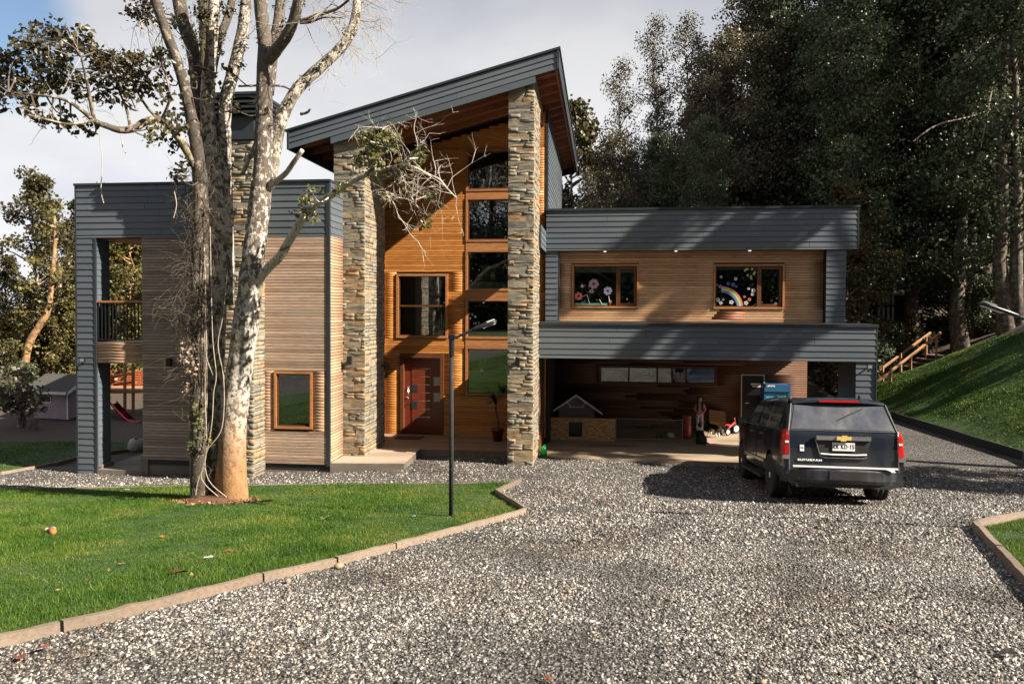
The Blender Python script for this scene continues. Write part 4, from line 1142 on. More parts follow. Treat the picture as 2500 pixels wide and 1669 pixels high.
M['leaf_brown'] = mk_leaf('brownish_leaves', [(0.045, 0.040, 0.026), (0.080, 0.070, 0.042), (0.115, 0.10, 0.058), (0.17, 0.145, 0.08)], 0.25)
M['leaf_gold'] = mk_leaf('golden_green_leaves', [(0.05, 0.048, 0.014), (0.10, 0.09, 0.026), (0.16, 0.135, 0.04), (0.22, 0.175, 0.06)], 0.35)
M['leaf_tree'] = mk_leaf('broad_leaves', [(0.022, 0.019, 0.009), (0.042, 0.035, 0.015), (0.070, 0.058, 0.022), (0.12, 0.10, 0.035)], 0.25, 0.35)
M['leaf_yellow'] = mk_leaf('yellow_green_leaves', [(0.05, 0.055, 0.014), (0.10, 0.105, 0.028), (0.15, 0.145, 0.045), (0.21, 0.16, 0.07)], 0.3)  # yellow-green leaf tone
def mk_bark(name, pale, dark, moss, base=None, z0=0.0, z1=0.0, amt=0.5, sc=7.0, high=None):
    m, nt, b = newmat(name)
    n1 = wnoise(nt, sc, 7, 0.72, (1, 1, 0.8)); n2 = wnoise(nt, sc*0.28, 4, 0.6); n3 = wnoise(nt, sc*3.5, 4, 0.6, (1, 1, 0.35))
    if high:
        gg = nt.nodes.new('ShaderNodeNewGeometry'); ss = nt.nodes.new('ShaderNodeSeparateXYZ'); nt.links.new(gg.outputs['Position'], ss.inputs[0])
        n1 = math_n(nt, 'SUBTRACT', n1, maprange(nt, ss.outputs['Z'], high[0], high[1], 0.0, 0.115))
    c = mixc(nt, maprange(nt, n1, amt, amt + 0.07), dark, pale)
    c = mixc(nt, maprange(nt, n3, 0.35, 0.75, 0, 0.35), c, tuple(x*0.45 for x in pale))
    c = mixc(nt, maprange(nt, math_n(nt, 'MULTIPLY', n2, n1), 0.30, 0.36, 0, 0.8), c, moss)
    if base:
        g = nt.nodes.new('ShaderNodeNewGeometry'); s = nt.nodes.new('ShaderNodeSeparateXYZ'); nt.links.new(g.outputs['Position'], s.inputs[0])
        f = maprange(nt, math_n(nt, 'ADD', s.outputs['Z'], math_n(nt, 'MULTIPLY', math_n(nt, 'SUBTRACT', n2, 0.5), 0.9)), z0, z1, 1, 0, True)
        bc = mixc(nt, maprange(nt, n3, 0.35, 0.75), base, tuple(x*0.62 for x in base))
        bc = mixc(nt, maprange(nt, n1, 0.36, 0.44, 0.75, 0), bc, dark); bc = mixc(nt, maprange(nt, n2, 0.42, 0.62, 0, 0.6), bc, tuple(x*0.5 for x in base))
        c = mixc(nt, f, c, bc)
    nt.links.new(c, b.inputs['Base Color']); b.inputs['Roughness'].default_value = 0.85
    bump(nt, b, n1, 0.8, 0.03); return m
gz = groundP(490, 1150).z
M['bark_pale'] = mk_bark('pale_lichen_bark', (0.56, 0.50, 0.44), (0.075, 0.056, 0.040), (0.10, 0.085, 0.025), (0.35, 0.185, 0.08), gz + 0.5, gz + 2.1, 0.455, 11.0, (gz + 3.0, gz + 7.5))
M['bark_stem'] = mk_bark('dark_mottled_bark', (0.28, 0.235, 0.185), (0.045, 0.034, 0.025), (0.075, 0.062, 0.02), amt=0.53, sc=8.0)
M['bark_mid'] = mk_bark('mottled_pale_bark', (0.48, 0.43, 0.37), (0.060, 0.046, 0.034), (0.09, 0.075, 0.022), amt=0.46, sc=9.0)
M['bark_branch'] = mk_bark('pale_branch_bark', (0.52, 0.46, 0.39), (0.12, 0.09, 0.06), (0.13, 0.11, 0.03), amt=0.40, sc=12)
M['bark_limb'] = mk_bark('mossy_limb_bark', (0.36, 0.29, 0.22), (0.060, 0.045, 0.030), (0.10, 0.085, 0.022), amt=0.49)
M['bark_dark'] = mk_bark('dark_bark', (0.22, 0.18, 0.14), (0.06, 0.048, 0.036), (0.07, 0.065, 0.03))
M['bark_orange'] = mk_bark('orange_bark', (0.40, 0.23, 0.11), (0.16, 0.085, 0.04), (0.09, 0.075, 0.025), amt=0.46)
M['twig'] = plain('twig_bark', (0.30, 0.25, 0.20), 0.8, var=0.35, scale=20)
M['twig_pale'] = plain('pale_twig_bark', (0.46, 0.41, 0.35), 0.8, var=0.3, scale=20)
M['twig_dark'] = plain('dark_twig_bark', (0.07, 0.052, 0.04), 0.8, var=0.35, scale=20)

def leaves_mesh(name, C, size, mat, rnd, elong=2.0, up=0.0):
    """C (n,3) leaf centres, each a folded diamond of two triangles"""
    n = len(C); d = RNG.normal(0, 1, (n, 3)); d[:, 2] += up; d /= np.linalg.norm(d, axis=1, keepdims=True)
    e = RNG.normal(0, 1, (n, 3)); e -= d * (e*d).sum(1, keepdims=True); e /= np.linalg.norm(e, axis=1, keepdims=True)
    nn = np.cross(d, e); s = (size * RNG.uniform(0.65, 1.3, n))[:, None]
    V = np.stack([C - d*s*0.5*elong/2, C + e*s*0.42 + nn*s*0.12, C + d*s*0.5*elong/2, C - e*s*0.42 + nn*s*0.12], 1).reshape(-1, 3)
    k = np.arange(n)*4
    F = np.concatenate([np.stack([k, k+1, k+2], 1), np.stack([k, k+2, k+3], 1)])
    return np_mesh(name, V, F, mat, np.repeat(rnd, 4))

def tree_variant(seed, Ht, base, R, nclump, nleaf, leaf, mat, bark, prof, trunk_r, wob=0.25, flat=0.7):
    """unit tree of height Ht standing on its origin: returns trunk mesh and crown mesh"""
    rnd_state = random.getstate(); random.seed(seed)
    rg = np.random.default_rng(seed)
    pts = []; x = y = 0.0
    for k in range(11):
        t = k/10; pts.append(Vector((x, y, Ht*t*0.97 - (0.4 if k == 0 else 0)))); x += random.uniform(-wob, wob); y += random.uniform(-wob, wob)
    rad = [trunk_r*(1 - 0.93*(k/10)**0.8) * (1.25 if k == 0 else 1) for k in range(11)]
    mb = MB(); mb.tube(pts, rad, 7)
    C = []; A = []
    for i in range(nclump):
        t = base + (1 - base)*((i + random.random())/nclump)
        rr = R*prof((t - base)/(1 - base)); a = random.uniform(0, 2*math.pi); q = rr*math.sqrt(random.uniform(0.08, 1.0))
        k = min(9.99, t*10/0.97); p0 = pts[min(10, int(k))].lerp(pts[min(10, int(k)+1)], k - int(k))
        c = Vector((p0.x + q*math.cos(a), p0.y + q*math.sin(a), Ht*t))
        if q > 0.4:
            s = p0 - Vector((0, 0, q*random.uniform(0.3, 0.7)))
            mb.tube([s, s.lerp(c, 0.5) + Vector((0, 0, q*0.08)), c], [0.05 + 0.05*(1-t)*trunk_r/0.3, 0.035, 0.012], 4, cap=False)
        cr = (0.42 + 0.30*rr/R)*R*random.uniform(0.35, 0.62)
        n = int(nleaf*random.uniform(0.6, 1.3))
        d = rg.normal(0, 1, (n, 3)); d /= np.linalg.norm(d, axis=1, keepdims=True)
        r = cr*rg.random((n, 1))**0.45
        P = d*r; P[:, 2] *= flat; P += rg.normal(0, cr*0.08, (n, 3))
        C.append(P + np.array(c)); A.append(np.clip(random.uniform(0.1, 0.7) + rg.normal(0, 0.16, n), 0, 1))
    tr = mb.mesh('trunk'); tr.materials.append(bark)
    tr.polygons.foreach_set('use_smooth', [True]*len(tr.polygons))
    cr_ = leaves_mesh('crown', np.concatenate(C), leaf, mat, np.concatenate(A))
    random.setstate(rnd_state); return tr, cr_, Ht
cone = lambda t: (0.45 + 0.55*min(1, t*3)) * (1 - t)**0.6 + 0.06
oval = lambda t: max(0.12, math.sin(math.pi*min(1, 0.12 + 0.88*t)))**0.7
colm = lambda t: (0.75 + 0.25*math.sin(t*9)) * (1 - t**3)**0.8 + 0.05
TV = {
 'dense1': tree_variant(1, 20, 0.16, 3.6, 96, 230, 0.165, M['leaf_dark'], M['bark_dark'], cone, 0.34),
 'dense2': tree_variant(2, 21, 0.24, 3.3, 96, 215, 0.155, M['leaf_dark'], M['bark_dark'], colm, 0.30),
 'dense3': tree_variant(3, 18, 0.10, 3.8, 94, 220, 0.165, M['leaf_brown'], M['bark_dark'], oval, 0.32),
 'thin1': tree_variant(4, 19, 0.14, 2.7, 110, 78, 0.13, M['leaf_olive'], M['bark_limb'], colm, 0.20, 0.35),
 'high': tree_variant(10, 17, 0.73, 1.5, 26, 200, 0.20, M['leaf_dark'], M['bark_dark'], oval, 0.22, 0.1),
 'thin2': tree_variant(5, 18, 0.12, 2.4, 100, 80, 0.13, M['leaf_brown'], M['bark_limb'], cone, 0.18, 0.4),
 'olive': tree_variant(6, 13, 0.10, 2.7, 66, 190, 0.20, M['leaf_olive'], M['bark_limb'], oval, 0.20, 0.35),
 'gold': tree_variant(7, 9, 0.06, 2.6, 60, 210, 0.19, M['leaf_gold'], M['bark_orange'], oval, 0.16, 0.3),
 'bush': tree_variant(8, 3.2, 0.04, 1.7, 34, 150, 0.15, M['leaf_dark'], M['bark_dark'], oval, 0.06, 0.1),
 'bush2': tree_variant(9, 3.0, 0.04, 1.6, 30, 130, 0.14, M['leaf_olive'], M['bark_dark'], oval, 0.06, 0.1),
}
def tree(kind, x, y, h, label, group, name='tree', cat='tree', rz=None, wide=1.0, bark=None):
    tr, cr_, H0 = TV[kind]; s = h/H0
    o = empty(name, (x, y, Gs(x, y) - 0.05), random.uniform(0, 6.28) if rz is None else rz, label, cat, group)
    for nm, me in (('trunk', tr), ('crown', cr_)): link(nm, me, o, None, None, (s*wide, s*wide, s))
    return o
def tree_uv(kind, u, vt, Y, label, group, **k):
    p = at(u, vt, Y); return tree(kind, p.x, Y, p.z - Gs(p.x, Y), label, group, **k)
FG = 'trees of the dark wood behind the carport'
sky_line = [('olive', 1424, 237, 38, 'slim tree just right of the tall roof edge'), ('thin1', 1500, 150, 40, 'slim tree with a green tip left of the lacy tall trees'),
  ('thin1', 1583, 46, 42, 'lacy tall tree with thin brownish crown against pale sky, left one'), ('thin1', 1657, 37, 42, 'lacy tall tree with thin brownish crown against pale sky, right one'),
  ('thin2', 1620, 190, 38, 'thin lower tree filling between the two lacy tall trees'), ('thin2', 1712, 72, 40, 'slim tree with drooping top in the gap beside the dark wood'),
  ('dense3', 1762, 92, 37, 'dark leafy tree at the left edge of the tall wood'), ('dense3', 1838, -20, 39, 'tall brown topped tree over the upper storey parapet'),
  ('dense3', 1500, 330, 34, 'low dark tree behind the left end of the upper parapet'), ('dense1', 1615, 330, 34, 'low dark tree behind the middle of the upper parapet'),
  ('thin2', 1445, 420, 33, 'small pale stemmed tree close behind the upper roof'), ('dense2', 1720, 290, 33, 'dark bushy tree behind the right part of the upper parapet'),
  ('olive', 2050, 440, 30, 'yellow green sunlit tree beside the end of the upper parapet')]
for k, u, vt, Y, lab in sky_line: tree_uv(k, u, vt, Y, lab, FG, wide=0.9 if k.startswith('thin') else 1.0)
deep = 'dense dark evergreen standing deep in the wood right of the house'
for (k, u, vt, Y) in [('dense2', 1900, -40, 41), ('dense1', 1960, -120, 38), ('dense2', 2030, -140, 42), ('dense1', 2110, -200, 37), ('dense2', 2170, -150, 41), ('dense1', 2240, -260, 36), ('dense2', 2310, -180, 40),
                      ('dense1', 2380, -300, 36), ('dense2', 2440, -250, 41), ('dense1', 2520, -330, 35), ('dense2', 2600, -300, 38),
                      ('dense3', 1820, 60, 47), ('dense1', 1920, 40, 49), ('dense3', 2020, 30, 50), ('dense1', 2120, 20, 49), ('dense3', 2220, 0, 50), ('dense1', 2320, 0, 50), ('dense3', 2420, -20, 50), ('dense1', 2520, -40, 50),
                      ('dense3', 1700, 250, 47), ('dense1', 1760, 170, 52), ('dense3', 1620, 330, 50), ('dense1', 1540, 370, 48),('dense3', 1470, 400, 46)]:
    tree_uv(k, u, vt, Y, deep, 'evergreens deep in the wood')
near_lab = ['dark shaggy evergreen at the wood edge above the carport end', 'dark evergreen rising behind the pale shed', 'dark evergreen behind the top of the stairs', 'dark evergreen above the grassy bank at right', 'dark evergreen at the far right edge of the wood']
for (k, u, vt, Y), lab in zip([('dense2', 2075, -60, 33), ('dense1', 2180, -160, 46), ('dense2', 2300, -200, 40), ('dense1', 2365, -300, 33), ('dense2', 2500, -420, 31)], near_lab):
    tree_uv(k, u, vt, Y, lab, FG)
# trees on the slope outside the frame: their shade lies on the bank, the drive and the right wing
shade = 'tall evergreen on the slope right of the drive'
for x, y, h, k in [(18, 16.5, 16.2, 'high'), (18.3, 13.5, 13.0, 'high'), (19, 12.4, 7.5, 'olive'), (20.8, 11.0, 8, 'olive'), (22.5, 12.4, 9, 'olive'), 
                   (25, 21.8, 18, 'dense2'), (24.5, 25, 20, 'dense2'), (29, 23, 20, 'dense3')]:
    tree(k, x, y, h, shade, 'evergreens on the slope')
# trees behind the camera, mirrored in the panes
for x, y, h, k in [(-34 + 3.2*k + random.uniform(-.6, .6), -13 - 3.0*(k % 3), random.uniform(19, 24), ('dense3', 'dense1', 'dense3', 'dense2')[k % 4]) for k in range(19)] + [(-36 + 3.0*k + random.uniform(-.8, .8), -9 - 1.5*(k % 2), random.uniform(6, 8), 'bush') for k in range(20)]:
    tree(k, x, y, h, 'evergreen across the meadow mirrored in the windows', 'evergreens mirrored in the windows')
# left background
LG = 'trees beyond the playhouse'
for k, u, vt, Y, lab in [('olive', 118, 425, 37, 'tallest olive tree left of the house, with a drooping tip'), ('olive', 35, 620, 40, 'rounded olive tree at the left edge of the view'), ('olive', 178, 480, 40, 'olive tree close beside the grey left wing'),
                         ('gold', 262, 560, 37, 'golden green tree seen through the terrace opening'), ('gold', 325, 540, 39, 'golden tree behind the terrace railing'), ('gold', 150, 700, 35, 'golden green tree behind the playhouse roof'), ('olive', -40, 580, 38, 'olive tree cut by the left edge'),
                         ('gold', 75, 720, 36, 'low golden tree left of the playhouse'), ('olive', 260, 452, 46, 'tree whose tip shows over the left parapet'), ('gold', 10, 760, 36, 'low golden tree at the far left edge'), ('olive', 220, 600, 44, 'olive tree behind the terrace column')]:
    tree_uv(k, u, vt, Y, lab, LG)
BG = 'bushes at the foot of the wood'
for u, v, Y, h, k in [(2090, 815, 37, 2.2, 'bush'), (2330, 780, 37, 3.2, 'bush'), (2290, 790, 40, 3.0, 'bush'), (2400, 770, 36, 2.6, 'bush'), (2460, 760, 33, 2.6, 'bush'), (2235, 805, 36.5, 1.0, 'bush2'), (2080, 830, 35, 3.4, 'bush'), (2040, 850, 33, 3.2, 'bush')]:
    p = at(u, v, Y); tree(k, p.x, Y, h, 'low dark bush at the foot of the wood by the stairs', BG, name='bush', cat='bush')
for u, vt, Y, k, lab in [(2160, 776, 35.4, 'bush', 'dark bush hiding the foot of the pale shed, left one'), (2222, 772, 35.6, 'bush2', 'olive bush hiding the foot of the pale shed, right one')]:
    tree_uv(k, u, vt, Y, lab, BG, name='bush', cat='bush', wide=1.0)
for u, Y, h, k, lab in [(40, 31, 1.8, 'bush', 'dark low shrub at the left edge by the red fence'), (15, 33, 2.6, 'bush2', 'olive shrub behind the red fence'), (205, 36, 3.0, 'bush2', 'olive shrub behind the wooden ladder')]:
    p = at(u, 1000, Y); tree(k, p.x, Y, h, lab, 'shrubs by the playhouse', name='bush', cat='bush')
for k in range(14):
    u = 1350 + 60*k; Y = 40 + 4*random.random(); p = at(u, 500, Y); tree('bush', p.x, Y, 6.5 + 2*random.random(), 'undergrowth in the dark wood behind the roof', 'undergrowth behind the roof', name='bush', cat='bush', wide=0.8)

# pale mottled trunk at right and leaning stems left
def limb_pts(pts, Y, dy=0.0):
    return [at(u, v, Y + dy*i/max(1, len(pts)-1)) for i, (u, v) in enumerate(pts)]
def smooth_path(P, n=4):
    out_ = []
    for i in range(len(P)-1):
        p0, p1, p2, p3 = P[max(0, i-1)], P[i], P[i+1], P[min(len(P)-1, i+2)]
        for k in range(n):
            t = k/n; out_.append(0.5*((2*p1) + (p2-p0)*t + (2*p0-5*p1+4*p2-p3)*t*t + (3*p1-p0-3*p2+p3)*t**3))
    out_.append(P[-1]); return out_
def grow(r, n): 
    out_ = []
    for i in range(len(r)-1): out_ += [r[i] + (r[i+1]-r[i])*k/n for k in range(n)]
    return out_ + [r[-1]]
def blob_leaves(blobs, Y, leaf, mat, name, parent, dens=1.0, spread=1.0, elong=2.2, limbs=None, twig_mat=None, lo=0.1, hi=0.8):
    """leaf rosettes in pixel-sized clumps at depth Y (world), with twigs back to the nearest limb point"""
    C = []; A = []; tw = MB(); org = Vector(parent.location)
    for b in blobs:
        u, v, r = b[:3]; c = at(u, v, Y + random.uniform(-0.6, 0.6)*spread); rm = r*Y/FPX
        if limbs:
            q = min(limbs, key=lambda p: (p - c).length); m = q.lerp(c, 0.5) + Vector((random.uniform(-.1, .1), random.uniform(-.1, .1), random.uniform(-.15, .05)))
            pts = smooth_path([q, m, c], 3); tw.tube([p - org for p in pts], grow([0.018, 0.012, 0.007], 3), 4, cap=False)
        n = max(3, int((r/10.0)**2*1.25*dens)); base_a = random.uniform(lo, hi)
        for _ in range(n):
            d = Vector((random.gauss(0, 1), random.gauss(0, 1), random.gauss(0, 1))).normalized()*rm*random.random()**0.4
            e = c + Vector((d.x, d.y*spread, d.z*0.9))
            if limbs: tw.tube([c - org, c.lerp(e, 0.55) + Vector((0, 0, random.uniform(-.03, .05))) - org, e - org], [0.006, 0.005, 0.003], 3, cap=False)
            m = random.randint(7, 11)
            for _ in range(m):
                C.append(e - org + Vector((random.gauss(0, 1), random.gauss(0, 1), random.gauss(0.15, 1)))*leaf*0.8); A.append(min(1, max(0, base_a + random.gauss(0, 0.2))))
    if limbs: tag(tw.build('twig', twig_mat or M['twig_dark'], parent), kind='stuff')
    return link(name, leaves_mesh(name, np.array(C), leaf, mat, np.array(A), elong), parent)
def bare_twigs(mb, p, d, L, r, depth, droop=0.0, kids=(2, 4)):
    """recursive leafless twigs"""
    pts = [p.copy()]; dd = d.normalized()
    for k in range(3):
        dd = (dd + Vector((random.gauss(0, .22), random.gauss(0, .22), random.gauss(0, .22) - droop))).normalized(); pts.append(pts[-1] + dd*L/3)
    mb.tube(pts, [r, r*0.85, r*0.7, r*0.45], 4 if depth > 0 else 3, cap=False)
    if depth > 0:
        for _ in range(random.randint(*kids)):
            k = random.randint(1, 3); q = (dd + Vector((random.gauss(0, .7), random.gauss(0, .7), random.gauss(0, .6)))).normalized()
            bare_twigs(mb, pts[k], q, L*random.uniform(0.45, 0.75), r*0.55, depth-1, droop, kids)

pt = at(2445, 800, 31)
mt = empty('tree', (pt.x, 31, Gs(pt.x, 31)), 0, 'tree with pale mottled trunk at the right edge of the wood', 'tree')
mb = MB(); P = smooth_path(limb_pts([(2462, 860), (2455, 760), (2440, 640), (2448, 540), (2450, 430), (2443, 330), (2449, 200), (2456, 100), (2462, -60)], 31), 3)
mb.tube([p - Vector(mt.location) for p in P], grow([0.42, 0.36, 0.27, 0.24, 0.22, 0.20, 0.17, 0.15, 0.12], 3), 9, jit=0.06); mb.build('trunk', mk_bark('mottled_bark', (0.24, 0.19, 0.145), (0.07, 0.05, 0.035), (0.06, 0.05, 0.02), amt=0.5, sc=5), mt, smooth=True)
mb = MB()
for pts in ([(2440, 262), (2370, 285), (2310, 298), (2270, 315), (2230, 345)], [(2445, 72), (2400, 110), (2355, 150)], [(2441, 100), (2425, 200), (2408, 290), (2395, 360)]):
    P = smooth_path(limb_pts(pts, 31, -1.0), 3); mb.tube([p - Vector(mt.location) for p in P], grow([0.05] + [0.035]*(len(pts)-2) + [0.015], 3), 5)
mb.build('branch', M['twig'], mt)
blob_leaves([(2420, -20, 60), (2480, -30, 60), (2380, 10, 50), (2500, 60, 50), (2350, 150, 30)], 31, 0.2, M['leaf_dark'], 'crown', mt, 0.8, 1.5)
def leaning(label, base_uv, paths, rads, Y, bark, blobs, leafmat):
    p = at(*base_uv, Y); z = Gs(p.x, Y); o = empty('tree', (p.x, Y, z), 0, label, 'tree', LG)
    mb = MB(); lim = []
    for pts, rr in zip(paths, rads):
        P = smooth_path(limb_pts(pts, Y, 0.3), 3); lim += P; mb.tube([q - Vector(o.location) for q in P], grow(rr, 3), 7, jit=0.05)
    mb.build('trunk', bark, o, smooth=True); blob_leaves(blobs, Y, 0.17, leafmat, 'crown', o, 0.9, 1.2, limbs=lim); return o
S = lambda L: [(x/2.45, 560 + y/2.45) for x, y in L]
leaning('leaning tree with orange sunlit trunk left of the house', (57, 1000), [S([(140, 1190), (145, 930), (155, 760), (185, 660), (240, 570), (280, 500), (300, 420), (320, 200), (330, 60), (325, -80)])], [[0.2, 0.19, 0.18, 0.17, 0.16, 0.15, 0.12, 0.10, 0.08, 0.05]], 34, M['bark_orange'],
        [(95, 640, 28), (140, 660, 25), (120, 600, 25), (60, 700, 25), (40, 760, 22), (110, 740, 22), (75, 840, 20), (35, 830, 24), (130, 560, 25), (112, 520, 22), (142, 500, 20)], M['leaf_gold'])
leaning('tree with crooked pale stem beside the playhouse roof', (165, 940), [S([(405, 1000), (400, 920), (380, 850), (320, 800), (322, 700), (335, 620), (322, 560), (350, 480), (358, 300), (350, 150)])], [[0.17, 0.17, 0.17, 0.16, 0.15, 0.14, 0.13, 0.11, 0.09, 0.05]], 35, mk_bark('pale_stem_bark', (0.44, 0.38, 0.30), (0.14, 0.10, 0.07), (0.1, 0.09, 0.03)),
        [(150, 720, 25), (165, 800, 25), (170, 640, 25), (150, 860, 20), (105, 880, 18), (180, 870, 16), (180, 560, 22)], M['leaf_olive'])
leaning('small dark leaved tree standing before the pink playhouse', (52, 1030), [S([(130, 1215), (128, 1080), (120, 980), (90, 880)]), S([(128, 1080), (160, 980), (200, 930)]), S([(124, 1040), (60, 960), (20, 900)])], [[0.15, 0.13, 0.10, 0.03], [0.08, 0.05, 0.02], [0.08, 0.05, 0.02]], 25.6, M['bark_dark'],
        [(20, 930, 22), (45, 950, 24), (75, 960, 22), (95, 975, 15), (30, 980, 24), (60, 990, 26), (12, 990, 20), (50, 920, 20), (85, 1000, 14), (78, 1030, 10), (8, 950, 20)], M['leaf_brown'])

# ------------------------------------------------------------------ the big tree on the lawn
TB = groundP(500, 1150); TYD = TB.y
big = empty('tree', TB, 0, 'large pale barked many stemmed tree on the front lawn', 'tree')
def PP(L): return [(x*PS, y*PS) for x, y in L]
limbs = {
 't1': ([(537, 1165), (535, 1120), (532, 1040), (540, 930), (552, 830), (564, 740), (576, 640), (585, 560), (594, 480), (603, 400), (604, 340), (606, 270), (606, 200), (608, 108), (600, 30), (594, -60)], [.262, .248, .232, .222, .218, .212, .20, .19, .184, .176, .16, .146, .135, .125, .115, .105], 0.0, -0.2),
 't1b': ([(607, 150), (630, 120), (662, 75), (682, 15), (690, -50)], [.09, .10, .095, .085, .075], -0.15, -0.8),
 't1c': ([(612, 430), (628, 350), (644, 275), (682, 205), (738, 151), (790, 100), (815, 45), (822, -40)], [.13, .125, .115, .105, .10, .095, .09, .08], 0.1, 0.6),
 't1d': ([(614, 215), (626, 120), (640, 40), (648, -50)], [.11, .10, .095, .085], 0.35, 0.7),
 't2': ([(487, 1165), (486, 1050), (488, 900), (493, 760), (497, 640), (499, 540), (494, 430), (486, 340), (476, 250), (480, 150), (488, 60), (494, -50)], [.20, .19, .185, .185, .18, .178, .17, .15, .13, .115, .105, .09], 0.25, 0.4),
 't3': ([(462, 1165), (458, 1000), (456, 800), (458, 600), (460, 460), (455, 370), (440, 275), (414, 165), (376, 60), (345, -30)], [.185, .17, .155, .145, .13, .112, .096, .09, .083, .075], 0.05, -0.5),
 't4': ([(470, 420), (466, 330), (462, 260), (448, 130), (418, 40), (404, -50)], [.13, .14, .145, .14, .125, .11], 0.4, 0.9),
 't5': ([(522, 700), (520, 560), (517, 440), (514, 330), (517, 234), (538, 155), (559, 55), (568, -50)], [.12, .13, .125, .12, .115, .11, .10, .09], 0.35, 0.5),
 't6': ([(482, 250), (484, 180), (503, 92), (524, 36), (540, -40)], [.08, .08, .075, .07, .06], 0.5, 1.2),
 't7': ([(479, 190), (466, 80), (478, -40)], [.075, .075, .07], 0.6, 1.0),
 't8': ([(466, 160), (470, 70), (464, 0), (470, -50)], [.07, .075, .07, .06], 0.2, 0.1),
 'base': ([(512, 1170), (510, 1100), (514, 1020), (520, 900)], [.13, .12, .10, .06], -0.12, 0.1),
}
lo = Vector(big.location); skel = []; TM = {'bark_pale': MB(), 'bark_stem': MB(), 'bark_mid': MB()}
for k, (pts, rr, d0, d1) in limbs.items():
    W = [at(u, v, TYD + d0 + (d1 - d0)*i/(len(pts)-1)) for i, (u, v) in enumerate(PP(pts))]
    P = smooth_path(W, 4); R_ = grow(rr, 4); skel += P
    mb = TM['bark_pale' if k in ('t1', 'base', 't1b', 't1d') else 'bark_mid' if k in ('t2', 't5', 't1c') else 'bark_stem']
    mb.tube([p - lo for p in P], [r*(1 + random.uniform(-.04, .04)) for r in R_], 14, jit=0.035)
for k, mb in TM.items(): mb.build('trunk', M[k], big, smooth=True)
br = {
 'left': ([(452, 400), (443, 371), (403, 306), (380, 282), (360, 274), (331, 281), (310, 294), (280, 299), (252, 292), (216, 277), (190, 255), (150, 230), (90, 218), (20, 212)], [.085, .08, .07, .068, .066, .064, .06, .056, .05, .042, .032, .024, .016, .008], -0.2, -1.4),
 'left2': ([(216, 277), (205, 220), (195, 170), (180, 120), (140, 90)], [.035, .028, .02, .014, .006], -1.0, -1.6),
 'left3': ([(300, 298), (290, 250), (270, 200), (255, 150)], [.03, .022, .015, .006], -0.8, -0.3),
 'left4': ([(370, 276), (390, 220), (372, 150)], [.03, .02, .008], -0.5, -0.9),
 'left5': ([(403, 306), (340, 250), (300, 180), (285, 140)], [.03, .022, .014, .006], -0.4, 0.1),
 'left6': ([(216, 277), (160, 285), (110, 275), (60, 262)], [.028, .02, .012, .005], -1.2, -1.8),
 'right': ([(575, 690), (590, 655), (615, 615), (640, 590), (665, 550), (690, 508), (720, 472), (760, 448), (800, 420), (850, 396), (900, 385), (930, 378)], [.10, .085, .078, .075, .07, .066, .062, .058, .052, .045, .038, .032], 0.0, -1.5),
 'right2': ([(930, 378), (958, 388), (985, 402), (1008, 412), (1025, 432), (1048, 455)], [.032, .027, .022, .018, .013, .006], -1.5, -1.8),
 'right3': ([(862, 395), (880, 435), (905, 470), (915, 505)], [.018, .013, .009, .005], -1.3, -1.0),
 'right4': ([(900, 385), (925, 425), (945, 455), (975, 500)], [.018, .013, .009, .005], -1.4, -1.6),
 'right5': ([(930, 378), (945, 350), (958, 335), (950, 300)], [.016, .012, .009, .005], -1.5, -1.7),
 'right6': ([(860, 392), (868, 340), (876, 300), (892, 288)], [.018, .013, .009, .004], -1.3, -1.1),
 'stub': ([(600, 440), (625, 422), (655, 398), (672, 375), (694, 344)], [.06, .055, .048, .044, .038], -0.1, -0.5),
 'stub2': ([(575, 470), (590, 400), (600, 370), (612, 350)], [.05, .05, .045, .04], 0.3, 0.3),
 'stub3': ([(556, 400), (575, 355), (590, 320)], [.04, .045, .03], 0.2, 0.1),
 's4': ([(690, 262), (705, 258), (712, 250)], [.028, .024, .016], 0.1, 0.0), 's5': ([(618, 196), (648, 198), (668, 207)], [.024, .02, .012], 0.1, 0.3), 's6': ([(548, 198), (575, 197), (600, 196)], [.02, .02, .02], 0.4, 0.1), 's7': ([(628, 258), (640, 250), (652, 246)], [.022, .02, .015], 0.1, 0.1),
 'top': ([(690, 50), (730, 35), (770, 22), (800, 0), (815, -20)], [.045, .035, .025, .018, .012], -0.6, -0.9),
 'top2': ([(690, 52), (715, 50), (745, 40), (790, 42)], [.03, .022, .014, .006], -0.6, -1.2),
}
tips = {}
mbl = {'p': MB(), 'd': MB()}
for k, (pts, rr, d0, d1) in br.items():
    W = [at(u, v, TYD + d0 + (d1 - d0)*i/(len(pts)-1)) for i, (u, v) in enumerate(PP(pts))]
    P = smooth_path(W, 4); tips[k] = P; skel += P
    MB().tube([p - lo for p in P], grow(rr, 4), 8, jit=0.06).build('branch', M['bark_branch'] if k.startswith(('right', 'stub')) else M['bark_limb'], big, smooth=True)
LB = [(20,170,40),(85,110,42),(120,80,32),(155,90,36),(190,110,32),(100,160,46),(160,160,42),(60,200,38),(20,210,28),(120,210,32),(170,200,32),(235,150,33),(275,145,33),(320,165,33),(350,180,28),(245,190,33),(300,200,36),(360,210,28),(255,230,26),(320,240,26),(395,160,26),(400,200,24),(390,130,18),(60,280,26),(100,290,22),(130,290,18),(145,310,10),(180,300,18),(210,315,16),(90,240,20),(160,275,14),(200,240,20),(405,245,18),(420,285,22),(440,310,15),(8,262,12),(420,360,9),(445,410,14),(432,432,10),(40,130,18),(75,80,18),(200,90,14),(340,140,14),(232,125,12)]
blob_leaves(LB, TYD - 0.7, 0.085, M['leaf_tree'], 'foliage', big, 0.82, 0.9, 2.4, skel)
